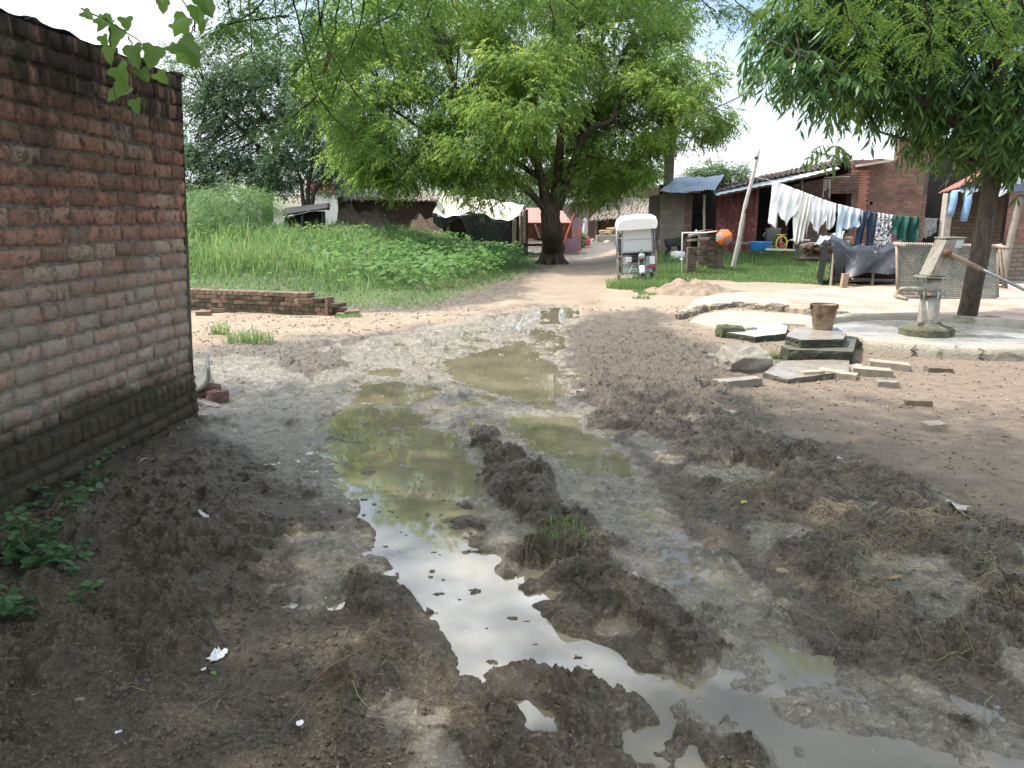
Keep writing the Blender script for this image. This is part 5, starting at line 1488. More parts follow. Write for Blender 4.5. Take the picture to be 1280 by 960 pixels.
def leaning_pole_and_line():
    Y = 21.5
    a = P(914, 341, Y); 
    root = thing('bamboo_pole', 'tall whitewashed bamboo pole leaning right, carrying the washing line', 'pole', a)
    top = P(948, 186, Y - .2)
    n = 16; pts = []; rr = []
    for i in range(n + 1):
        t = i / n; p = (a.lerp(top, t) - a) + Vector((.02 * math.sin(t * 9), 0, 0)); pts.append(p); rr.append((.062 - .02 * t) * (1.1 if i % 3 == 0 else 1))
    mb = MB(); mb.tube(pts, rr, 10); mb.build('shaft', BAMB, root, True)
    bd = MB()
    for t in (.93, .52, .5): 
        p = a.lerp(top, t) - a; bd.lathe([(.05, -.03), (.055, 0), (.05, .03)], p, 10)
    bd.build('binding', M('dark_binding', (.05, .035, .025), .9), root)
    ln0 = P(966, 226, 20.6); ln1 = P(1172, 273, 19.6); ln0b = P(946, 222, 21.3)
    cord = thing('clothes_line', 'thin cord sagging from the bamboo pole to the right hut with washing on it', 'clothesline', ln0)
    mb = MB(); pp = [ln0b]
    px_line = [(966,226),(1000,239),(1040,254),(1080,264),(1120,270),(1172,274),(1180,274)]
    for i, (x, y) in enumerate(px_line): pp.append(P(x, y, 20.6 - i * .17))
    mb.tube([p - ln0 for p in pp], .008, 5); mb.build('cord', M('dirty_cord', (.35, .32, .28), .8), cord)
    def line_at(px):
        for i in range(len(px_line) - 1):
            x0, y0 = px_line[i]; x1, y1 = px_line[i + 1]
            if x0 <= px <= x1:
                t = (px - x0) / (x1 - x0); return P(x0, y0, 20.6 - i * .17).lerp(P(x1, y1, 20.6 - (i + 1) * .17), t)
        return P(px_line[0][0], px_line[0][1], 20.6)
    def hang(px0, px1, prof, m, label, cat, name='hanging_garment', shift=0.0, fold=.05, nf=3.0, skew=0.0, group='washing on the line'):
        A = line_at(px0); B = line_at(px1); sd = random.random() * 9
        us = [p[0] for p in prof]; ls = [p[1] for p in prof]; sc = 20.3 / F_PX
        def f(u, v):
            t = u; base_ = A.lerp(B, t) - A
            Lh = float(np.interp(u, us, ls)) * sc
            w = fold * (.25 + v) * math.sin(u * nf * 6.28 + sd) + .02 * math.sin(u * 25 + v * 5 + sd)
            return (base_.x + skew * v * sc, base_.y - .02 + w + .015 * math.sin(v * 9 + sd), base_.z + .012 - v * Lh - .02 * math.sin(u * 31 + sd) * v)
        mb = MB(); nu = 90; nv = 22
        mb.grid(f, nu, nv)
        # the part turned over the cord at the back
        mb.grid(lambda u, v: ((A.lerp(B, u) - A).x, (A.lerp(B, u) - A).y + .02 + .02 * v, (A.lerp(B, u) - A).z + .012 - v * .22 * min(1, float(np.interp(u, us, ls)) / 30)), 40, 4)
        o = mb.build(name, m, None, True); o.location = A + Vector((0, shift, 0))
        o.modifiers.new('t', 'SOLIDIFY').thickness = .006
        tag(o, label, cat, group)
    WH = M('white_cotton', (.78, .79, .78), .85, .06, 3, bmp=.2); CR = M('cream_cotton', (.72, .71, .64), .85, .08, 3, bmp=.2)
    LB = M('pale_blue_cotton', (.48, .56, .64), .85, .1, 3, bmp=.2); NV = M('navy_denim', (.030, .045, .085), .85, .3, 6, bmp=.3)
    GR = M('bottle_green_cotton', (.018, .105, .085), .8, .25, 3, bmp=.2)
    hang(964, 1004, [(0, 50), (.04, 52), (.24, 55), (.30, 34), (.40, 40), (.58, 46), (.74, 34), (.9, 22), (1, 17)], WH, 'white kurta hanging highest on the line, leftmost of the washing with a long sleeve', 'shirt', skew=-2)
    hang(1001, 1016, [(0, 24), (.1, 60), (.35, 62), (.8, 56), (1, 52)], CR, 'narrow cream cloth hanging straight down, second garment from the bamboo pole', 'cloth', skew=-7)
    hang(1012, 1034, [(0, 52), (.14, 32), (.35, 36), (.6, 44), (.8, 30), (1, 22)], WH, 'white shirt with a pointed hem hanging third from the bamboo pole', 'shirt')
    hang(1031, 1046, [(0, 22), (.15, 24), (.25, 30), (.5, 34), (.75, 30), (.88, 20), (1, 18)], WH, 'small white vest hanging between pointed white shirt and pale blue cloth', 'vest')
    hang(1047, 1078, [(0, 44), (.22, 46), (.28, 28), (.5, 25), (.75, 22), (1, 19)], LB, 'pale blue-white cloth with one long tail hanging left of the navy trousers', 'cloth', shift=-.05)
    hang(1074, 1097, [(0, 46), (.36, 48), (.42, 18), (.58, 17), (.64, 50), (1, 49)], NV, 'navy blue trousers hanging on the line with both legs down', 'trousers', fold=.03, skew=-2)
    PT, t, pb = newmat('black_patterned_white_cotton')
    vo = t.nodes.new('ShaderNodeTexVoronoi'); vo.inputs['Scale'].default_value = 9; t.links.new(objco(t), vo.inputs['Vector'])
    mp_ = noise(t, objco(t), 9, 3, .6, 1.5)
    t.links.new(mixc(t, ramp(t, mp_, [(.49, 0), (.52, 1)]), (.72, .72, .72), (.03, .03, .045)), pb.inputs['Base Color']); pb.inputs['Roughness'].default_value = .85
    hang(1096, 1116, [(0, 46), (.5, 47), (.8, 45), (1, 26)], PT, 'white cloth with black pattern hanging between navy trousers and green cloth', 'cloth', fold=.04, nf=4)
    hang(1115, 1151, [(0, 14), (.1, 24), (.3, 30), (.6, 31), (.85, 30), (1, 16)], GR, 'bottle green cloth hanging in deep folds above the rope cot', 'cloth', fold=.055, nf=2.6)
    hang(1149, 1171, [(0, 22), (.3, 25), (.6, 22), (1, 16)], M('faint_print_white', (.72, .72, .74), .85, .15, 9), 'small white faintly printed cloth at the right end of the line', 'cloth', fold=.03, nf=4)
leaning_pole_and_line()

def hut_jeans():
    Y = 18.45
    DN = M('light_blue_denim', (.22, .36, .56), .85, .3, 5, bmp=.3)
    for i, (x0, x1, yt, yb, sk, lab) in enumerate([(1188, 1199, 243, 268, -4, None), (1204, 1216, 243, 274, -4, None)]): pass
    a = P(1188, 243, Y)
    root = thing('light_blue_jeans', 'light blue jeans lying over the red hut roof with both legs dangling', 'jeans', a)
    for x0, x1, yb in ((1189, 1197, 269), (1206, 1215, 275)):
        A = P(x0, 242, Y); B = P(x1, 242, Y); dz = (242 - yb) * Y / F_PX
        mb = MB(); dx = -4 * Y / F_PX
        rings = []
        mb.tube([(A + B) / 2 - a + Vector((0, .02, .02)), (A + B) / 2 - a + Vector((dx * .3, -.05, dz * .3)), (A + B) / 2 - a + Vector((dx * .7, -.06, dz * .7)), (A + B) / 2 - a + Vector((dx, -.06, dz))], [(B - A).length * .55, (B - A).length * .52, (B - A).length * .48, (B - A).length * .46], 10)
        mb.build('trouser_leg', DN, root, True)
    s = sheet('seat_part', P(1189, 241, Y - .02), P(1222, 238, Y - .05), P(1226, 226, Y + .6), P(1199, 229, Y + .6), M('pale_denim', (.50, .62, .72), .85, .2, 5), root, 30, 10, 0, 1, .02, .03)  # seat part is paler than the hanging legs
    s2 = sheet('blue_shirt', P(1241, 240, Y - .1), P(1254, 236, Y - .1), P(1254, 229, Y + .3), P(1241, 233, Y + .3), M('slate_blue_cloth', (.12, .18, .24), .85, .2), None, 20, 8, 0, 1, .02, .02)
    tag(s2, 'slate blue cloth lying on the white edge of the hut roof', 'cloth')
hut_jeans()

def yard_things():
    # wire in the sky
    w = MB(); A = P(842, 150, 22); B = P(965, 98, 16); mid = A.lerp(B, .5) + Vector((0, 0, -.25))
    pts = [A * ((1 - t) ** 2) + mid * (2 * t * (1 - t)) + B * t * t for t in np.linspace(0, 1, 16)]
    w.tube([p - A for p in pts] , .014, 5)
    o = w.build('overhead_wire', M('dark_cable', (.05, .04, .04), .7)); o.location = A; tag(o, 'dark overhead wire crossing the white sky between neem and long-leaved tree', 'wire')
    # white pvc pipe
    Y = 19.5; b = P(852, 341, Y); b.z = TH(b.x, b.y)
    root = thing('water_pipe', 'thin white plastic water pipe bent like a gallows beside the goat', 'pipe', b)
    PV = M('white_pvc', (.78, .78, .76), .4, .08, 8)
    tp = P(853, 291, Y); 
    mb = MB(); mb.tube([(0, 0, -.1), tp - b + Vector((0, 0, -.05)), tp - b, tp - b + Vector((.05, 0, 0)), P(880, 291, Y + .1) - b, P(896, 289, Y + .4) - b], .017, 8); mb.build('pipe_run', PV, root, True)
    t = MB(); t.tube([P(871, 292, Y) - b, P(870, 287, Y) - b], .022, 8); t.build('tap', PV, root); t = MB(); t.box(P(852, 324, Y) - b, (.08, .05, .04)); t.build('pipe_clamp', PV, root)
    # brick stacks
    for nm, px0, px1, yt, yb, Yd, lab in (('brick_stack', 858, 871, 309, 331, 20.6, 'short mossy brick stack right behind the white water pipe'), ('brick_stack', 872, 896, 290, 326, 21.3, 'taller dark brick stack under the orange umbrella')):
        A = P(px0, yb, Yd); B = P(px1, yb, Yd); zt = P(px0, yt, Yd).z; z0 = TH(A.x, A.y) - .05
        W = B.x - A.x; m = MB(); z = z0
        while z < zt:
            x = 0
            while x < W - .05:
                l = random.uniform(.2, .24); m.box((x + l / 2, random.uniform(-.02, .02), z - z0 + .035), (l - .01, .24, .068), Matrix.Rotation(random.uniform(-.05, .05), 3, 'Z'), .006); x += l
            z += .073
        o = m.build(nm, M('sooty_stack_brick', (.17, .12, .09), .95, .45, 6, bmp=.8, stain=((.05, .055, .03), 3, .5))); o.location = (A.x, A.y, z0); tag(o, lab, 'brick stack', 'brick stacks by the water pipe')
    for i, (px, py, rz) in enumerate(((868, 293, .2), (874, 290, -.3), (866, 300, .5), (879, 298, .1))):
        q = P(px, py, 20.5); m = MB(); m.box((0, 0, 0), (.30, .14, .06), None, .008)
        o = m.build('broken_slab', M('grey_slab', (.28, .25, .21), .9, .4)); o.location = (q.x, q.y, q.z); o.rotation_euler = (random.uniform(-.2, .2), random.uniform(-.25, .25), rz); tag(o, 'flat broken slab lying askew on the mossy brick stack', 'slab', 'broken slabs on the brick stack')
    # umbrella
    q = P(905, 297, 20.9)
    root = thing('umbrella', 'open orange and grey striped umbrella lying on its side on the brick stack', 'umbrella', q)
    Mx = Matrix.Rotation(R(-48), 3, 'Y') @ Matrix.Rotation(R(78), 3, 'X') @ Matrix.Rotation(R(20), 3, 'Z')
    OR = M('orange_nylon', (.62, .13, .045), .6, .15, 6, bmp=.1); GY = M('grey_nylon', (.22, .24, .24), .6, .15, 6, bmp=.1); DG = M('deep_orange_nylon', (.75, .22, .04), .6, .15, 6, bmp=.1)
    rr = .23
    for k in range(8):
        mb = MB()
        def f(u, v):
            a = (k + u) * math.pi / 4; r = rr * v * (1 - .09 * math.sin(u * math.pi) * v)
            z = .15 * math.cos(v * 1.45) ; p = Mx @ Vector((r * math.cos(a), r * math.sin(a), z)); return (p.x, p.y, p.z)
        mb.grid(f, 6, 8); ob = mb.build('canopy_panel', [OR, OR, GY, DG, OR, GY, OR, DG][k], root, True); ob.modifiers.new('t', 'SOLIDIFY').thickness = .003
    mb = MB(); mb.tube([Mx @ Vector((0, 0, .24)), Mx @ Vector((0, 0, -.35))], .008, 6); mb.build('shaft', IRON, root)
    q = P(893, 288, 21.0); m = MB(); m.grid(lambda u, v: ((u - .5) * .8, (v - .5) * .3, .02 * math.sin(u * 12) - v * .08), 20, 6)
    o = m.build('orange_cloth', OR, None, True); o.location = (q.x + .12, q.y + .1, q.z + .01); o.modifiers.new('t', 'SOLIDIFY').thickness = .005; tag(o, 'orange cloth spread on the brick stack above the umbrella', 'cloth')
    # blue tub
    q = P(950, 311, 23.2); root = thing('blue_tub', 'wide blue plastic tub on the house plinth behind the lawn', 'tub', (q.x, q.y, q.z - .05))
    m = MB(); rp = [(.24, 0), (.27, .02), (.31, .24), (.325, .26), (.30, .255), (.285, .20), (.25, .03), (.0, .03)]; m.lathe(rp, (0, 0, 0), 28); m.build('basin', M('blue_plastic', (.05, .25, .62), .4, .1, 6, bmp=.05), root, True)
    h = MB()
    for s in (-1, 1): h.tube([(s * .31, -.06, .23), (s * .37, 0, .24), (s * .31, .06, .23)], .012, 6)
    h.build('handle', M('blue_plastic', (.05, .25, .62)), root, True)
    # things in the veranda: grey bin, yellow cycle-like wheel, low bench
    q = P(966, 296, 24.3); root = thing('grey_bin', 'grey upright container standing in the dark veranda behind the white kurta', 'bin', (q.x, q.y, q.z - .25)); m = MB(); m.lathe([(.20, 0), (.23, .5), (.25, .52), (.21, .5), (.0, .48)], (0, 0, 0), 20); m.build('shell', M('grey_tin', (.28, .28, .27), .6, .3), root, True)
    r2 = MB(); r2.tube([(-.24, 0, .38), (-.30, 0, .3), (-.22, 0, .2)], .014, 6); r2.build('handle', IRON, root, True)
    q = P(977, 303, 23.6); root = thing('tricycle', 'small yellow and red child tricycle standing behind the blue tub', 'tricycle', (q.x, q.y, q.z - .32))
    YL = M('yellow_plastic', (.62, .48, .06), .5, .15); m = MB()
    vs = []; 
    for k in range(25): a = 2 * math.pi * k / 24; vs.append((.16 * math.cos(a), 0, .28 + .22 * math.sin(a)))
    m.tube(vs, .022, 6, False); m.build('hoop', YL, root, True)
    m = MB(); m.box((0, .02, .26), (.14, .10, .14), None, 0, .02); m.build('seat', M('red_plastic', (.45, .05, .04), .5, .2), root)
    for x, y in ((-.16, .2), (.18, .2), (0, -.12)): wheel((x, y, .10), .10, .04, root, 'X', YL)
    m = MB(); m.tube([(0, -.12, .1), (0, .02, .3), (0, .05, .55)], .012, 6); m.tube([(-.14, .05, .55), (.14, .05, .55)], .012, 6); m.tube([(0, .0, .25), (-.16, .2, .1)], .012, 6); m.tube([(0, .0, .25), (.18, .2, .1)], .012, 6); m.build('frame', YL, root, True)
    q = P(996, 306, 23.8); root = thing('hoop', 'pale curved hoop leaning against the rubble behind the tricycle', 'hoop', (q.x, q.y, q.z)); m = MB(); m.tube([(.42 * math.cos(a), .05 * math.sin(a), .42 * math.sin(a) - .22) for a in np.linspace(.2, 3.0, 16)], .018, 6); m.build('rim', WOODP, root, True)
    q = P(935, 305, 24.0); root = thing('low_bench', 'low dark wooden bench in front of the maroon tin partition', 'bench', (q.x, q.y, q.z - .35)); m = MB(); m.box((0, 0, .38), (.9, .3, .05)); m.build('seat', WOOD, root)
    for x in (-.38, .38):
        for y in (-.1, .1): m = MB(); m.box((x, y, .18), (.06, .06, .36)); m.build('leg', WOOD, root)
    # white plinth edge and rubble bricks under the washing
    q = P(974, 312, 23.0); m = MB(); m.box((0, 0, 0), (.9, .12, .05), Matrix.Rotation(.03, 3, 'Y')); o = m.build('white_plank', M('white_painted_plank', (.62, .60, .56), .7, .2)); o.location = q; tag(o, 'long white plank lying at the lawn edge right of the blue tub', 'plank')
    m = MB(); m.box((0, 0, 0), (.55, .16, .04)); o = m.build('white_shelf_board', M('white_painted_plank', (.6, .6, .6))); o.location = P(1000, 300, 23.2); tag(o, 'short white board raised above the rubble below the cream cloth', 'board')
    for px in (993, 1008):
        m = MB(); m.box((0, 0, -.15), (.05, .05, .3)); o2 = m.build('leg', WOOD, o); o2.location = ((px - 1000) * 23.2 / F_PX, 0, 0)
    for i in range(34):
        px = random.uniform(1005, 1078); py = random.uniform(302, 313) - (px - 1005) * .05; Yd = 22.6 + random.random()
        q = P(px, py, Yd); m = MB(); m.rock((0, 0, 0), (random.uniform(.16, .34), random.uniform(.12, .2), random.uniform(.09, .16)), random.random() * 3, .12)
        o = m.build('rubble_brick', M('rubble_pink_brick', (.24, .155, .115), .9, .45, 5, bmp=.5) if random.random() < .6 else M('rubble_pale_brick', (.30, .25, .20), .9, .4, 5, bmp=.5)); o.location = q
        tag(o, 'broken brick in the rubble heap between white washing and black tarpaulin', 'brick', 'rubble bricks under the washing')
    m = MB()
    cc = P(1040, 318, 23.2)
    m.grid(lambda u, v: ((u - .5) * 2.4, (v - .5) * 1.4, .35 * math.sin(u * 3.14) * math.sin(v * 3.14) + .05 * math.sin(u * 20) * math.sin(v * 14)), 24, 14)
    o = m.build('rubble_heap', M('earth_rubble', (.2, .15, .11)), None); o.location = (cc.x, cc.y, cc.z - .1); tag(o, 'earth heap bearing broken bricks beneath the white washing', 'heap', kind='stuff')
    # pale blue sheet on that heap
    s = sheet('plastic_sheet', P(1018, 303, 22.4), P(1052, 300, 22.4), P(1056, 290, 23.0), P(1026, 294, 23.0), M('pale_blue_sheet', (.34, .41, .47), .5, .2, 5), None, 30, 10, 0, 1, .04, .01); tag(s, 'crumpled pale blue sheet on the rubble beside the black tarpaulin', 'sheet')
    # small hanging pouches and cloth bits under the eave
    q = P(1034, 224, 25.6); m = MB()
    for k in range(5): m.tube([(k * .05 - .1, 0, 0), (k * .05 - .1 + random.uniform(-.03, .03), 0, -.3 - random.random() * .3)], .02, 5)
    o = m.build('string_bundle', M('pale_string', (.50, .46, .38), .9)); o.location = q; tag(o, 'bundle of pale strings hanging from the bar at the dark window', 'strings')
    # red cloth bundle near far track end
    q = P(731, 300, 40); root = thing('cloth_bundle', 'tall grey-white bundle with pink-red cloth at its foot beside the far hut', 'bundle', (q.x, q.y, 0))
    m = MB(); m.lathe([(.16, .5), (.14, .9), (.10, 1.3), (.06, 1.55)], (0, 0, 0), 10); m.build('white_part', M('grey_white_cloth', (.5, .5, .5), .8, .3, 6), root, True)
    m = MB(); m.rock((0, -.05, .35), (.45, .4, .5), 0, .15, 2); m.build('red_part', M('pink_red_cloth', (.60, .05, .12), .8, .2, 6), root, True)
    q = P(724, 303, 38.5); m = MB(); m.rock((0, 0, .2), (.4, .3, .42), .3, .2, 2); o = m.build('white_bag', M('dirty_white_plastic', (.6, .62, .66), .5, .2), None, True); o.location = (q.x, q.y, 0); tag(o, 'crumpled white bag lying left of the pink-red bundle', 'bag')
    for i, (px, py) in enumerate(((744, 306), (753, 307), (760, 309), (770, 306))):
        q = G(px, py); m = MB(); m.rock((0, 0, .1), (.5, .4, .5), i, .2); o = m.build('track_stone', M('pale_stone', (.5, .44, .36), .9, .4)); o.location = (q.x, q.y, 0); tag(o, ['pale stone', 'tan stone', 'flat tan stone', 'pale upright stone'][i] + ' at the far end of the track ' + ['left of the trough', 'before the trough middle', 'nearest before the trough', 'by the rickshaw'][i], 'stone', 'stones at the far track end')
yard_things()

def tarp_pile():
    Y = 17.8
    a = P(1075, 352, Y); a.z = 0
    root = thing('tarpaulin_stack', 'stack covered by sagging black polythene sheet below the washing line', 'covered stack', a)
    x0 = P(1034, 350, Y).x - a.x; x1 = P(1124, 350, Y).x - a.x
    zt = P(1040, 300, Y).z; zr = P(1120, 312, Y).z
    def f(u, v):
        x = x0 + (x1 - x0) * u
        ztop = zt - .22 * math.sin(u * 3.0) - .1 * u + .03 * math.sin(u * 15)
        hem = .10 + .16 * math.sin(u * 3.6) ** 2 + (.30 * u * u)
        if v < .35:
            w = v / .35; return (x + .40 * (1.3 - w * 1.3), 1.3 - w * 1.3, ztop + .1 * math.sin(w * 3.1) + .02 * math.sin(u * 30 + v * 9))
        w = (v - .35) / .65
        d = -.15 * w - .09 * math.sin(u * 13 + w * 4) * w - .12 * math.sin(u * 3.1) * w
        return (x + (.15 * w if u < .2 else 0), d, ztop * (1 - w) + hem * w)
    mb = MB(); mb.grid(f, 80, 34); o = mb.build('black_sheet', BLKP, root, True); o.modifiers.new('t', 'SOLIDIFY').thickness = .008
    def g(u, v):
        y = 1.2 - u * 1.15; return (x0 - .03 + .30 * y - .10 * v + .03 * math.sin(u * 8), y, (zt - .02) * (1 - v) + .02 * v)
    mb = MB(); mb.grid(g, 20, 12); o = mb.build('side_flap', M('matt_black_polythene', (.014, .014, .016), .55, .3, 5, bmp=.2), root, True); o.modifiers.new('t', 'SOLIDIFY').thickness = .008
    m = MB(); m.box(((x0 + x1) / 2 + .35, .72, .33), (x1 - x0 - .25, .8, .66), Matrix.Rotation(R(-8), 3, 'Z')); m.build('stacked_dung_cakes', DARK, root)
    for u, sx in ((.05, 0), (.62, 0), (.95, 0)):
        m = MB(); x = x0 + (x1 - x0) * u; m.tube([(x, -.02, 0), (x + .02, 0, zt - .25)], .03, 6); m.build('prop', WOODP, root)
    # peg, logs
    q = G(1054, 366); root2 = thing('wooden_peg', 'short squared wooden peg standing in the brick paving before the black tarpaulin', 'peg', (q.x, q.y, .05)); m = MB(); m.box((0, 0, .16), (.13, .12, .38), Matrix.Rotation(R(4), 3, 'Y'), .004, .01); m.build('shaft', M('orange_brown_wood', (.40, .27, .18), .85, .35, 9, bmp=.4), root2)
    m = MB(); m.box((.012, 0, .345), (.132, .122, .012), Matrix.Rotation(R(4), 3, 'Y')); m.build('cut_top', WOODP, root2)
    for i, (p0, p1, r, lab) in enumerate((((1040, 356), (1118, 358), .05, 'long pale log lying along the front of the black tarpaulin stack'), ((1068, 352), (1112, 357), .045, 'pale log lying behind the long one beside the rope cot'))):
        A = G(*p0); B = G(*p1); A.z = B.z = .13 + i * .02
        o = pole('log', A, B, r, r * .8, WOODP, wob=.012); tag(o, lab, 'log', 'logs before the tarpaulin stack')
tarp_pile()

def charpai():
    Y = 14.1
    bl = P(1121, 378, Y); br = P(1258, 381, Y)
    tl = P(1119, 303, Y + .1); tr = P(1250, 308, Y + .1)
    root = thing('rope_cot', 'woven rope cot stood on its long side behind the hand pump', 'cot', (bl.x, bl.y, bl.z))
    o = root.location
    FR = M('cot_wood', (.33, .27, .21), .85, .35, 9, bmp=.4)
    z0 = .10; 
    def q(p): return p - o
    A = P(1122, 370, Y); B = P(1247, 374, Y); C = P(1246, 308, Y + .22); D = P(1121, 305, Y + .22)
    for nm, a, b in (('side_rail', A, B), ('side_rail', D, C), ('end_rail', A, D), ('end_rail', B, C)):
        m = MB(); m.tube([q(a), q(a.lerp(b, .5)) + Vector((0, 0, -.004)), q(b)], .027, 8); m.build(nm, FR, root, True)
    for i, c in enumerate((A, B, C, D)):
        m = MB(); d = Vector((0, -.42, .0)) if i in (2, 3) else Vector((0, -.12, 0))
        # legs stick out towards the viewer / away
        m.tube([q(c) + Vector((0, .10, 0)), q(c) + Vector((0, -.04, 0)), q(c) + Vector((0, -.34, -.02))], [.035, .038, .03], 8)
        m.build('leg', FR, root, True)
    m = MB(); m.box(q(A) + Vector((.0, 0, -.02)), (.07, .08, .26), None, .003, .01); m.box(q(B) + Vector((.04, 0, -.05)), (.14, .09, .08), None, .003, .015); m.build('foot', FR, root)
    # rope weave: real crossing strands with a sag, diagonal + straight
    ro = MB()
    def S(u, v): 
        p = (A * (1 - u) + B * u) * (1 - v) + (D * (1 - u) + C * u) * v
        return q(p) + Vector((0, .03 * math.sin(u * 3.14) * math.sin(v * 3.14), 0))
    W = (B - A).length; H = (D - A).length
    step = .030
    n = int(W / step)
    for i in range(1, n * 1):
        u = i / n; pts = [S(u, v) + Vector((0, (.006 if (i + j) % 2 else -.006), 0)) for j, v in enumerate(np.linspace(0, 1, 22))]
        ro.tube(pts, .0105, 4, False)
    nh = int(H / step)
    for j in range(1, nh):
        v = j / nh; pts = [S(u, v) + Vector((0, (-.006 if (i + j) % 2 else .006), 0)) for i, u in enumerate(np.linspace(0, 1, 46))]
        ro.tube(pts, .0105, 4, False)
    for k in range(-nh, n, 2):
        u0 = max(0, k / n); v0 = max(0, -k / nh); L_ = min(1 - u0, (1 - v0) * nh / n)
        if L_ < .03: continue
        ro.tube([S(u0, v0) + Vector((0, -.012, 0)), S(u0 + L_, v0 + L_ * n / nh) + Vector((0, -.012, 0))], .0075, 4, False)
    ro.build('rope_weave', M('grey_green_rope', (.30, .31, .27), .9, .35, 12, bmp=.3), root)
    # rolled cord around top rail
    m = MB(); hp = [q(D.lerp(C, t)) + Vector((0, .032 * math.sin(t * 300), .032 * math.cos(t * 300))) for t in np.linspace(0, 1, 500)]
    m.tube(hp, .007, 4, False); m.build('rope_lashing', M('pale_jute', (.46, .42, .35), .9, .25, 15), root)
    # towel-like cloth on a second cot end behind the tree
    Y2 = 16.2
    b2 = P(1237, 370, Y2); root = thing('small_stool_cot', 'second small cot on end with striped cloth behind the leaning trunk', 'cot', b2)
    for p0, p1 in (((1232, 309), (1252, 306)), ((1248, 306), (1256, 372)), ((1252, 306), (1260, 374))):
        m = MB(); m.tube([P(*p0, Y2) - b2, P(*p1, Y2) - b2], .028, 7); m.build('frame_bar', M('pale_jute', (.4, .4, .4)) if p0[0] == 1232 else FR, root, True)
    s = sheet('cloth', P(1230, 368, Y2 + .1), P(1240, 368, Y2 + .1), P(1240, 310, Y2 + .1), P(1228, 310, Y2 + .1), M('dusty_pink_cloth', (.50, .46, .50), .9, .3, 3), root, 12, 20, 0, 1, .012, .006)
    mb = MB()
    for i in range(14):
        z = i / 14; p = P(1241, 366 - i * 4, Y2 + .05) - b2; mb.tube([p, p + Vector((.22, 0, random.uniform(-.01, .01)))], .02, 5)
    mb.build('slats', M('reddish_slat', (.26, .15, .12), .9, .4, 8), root)
charpai()

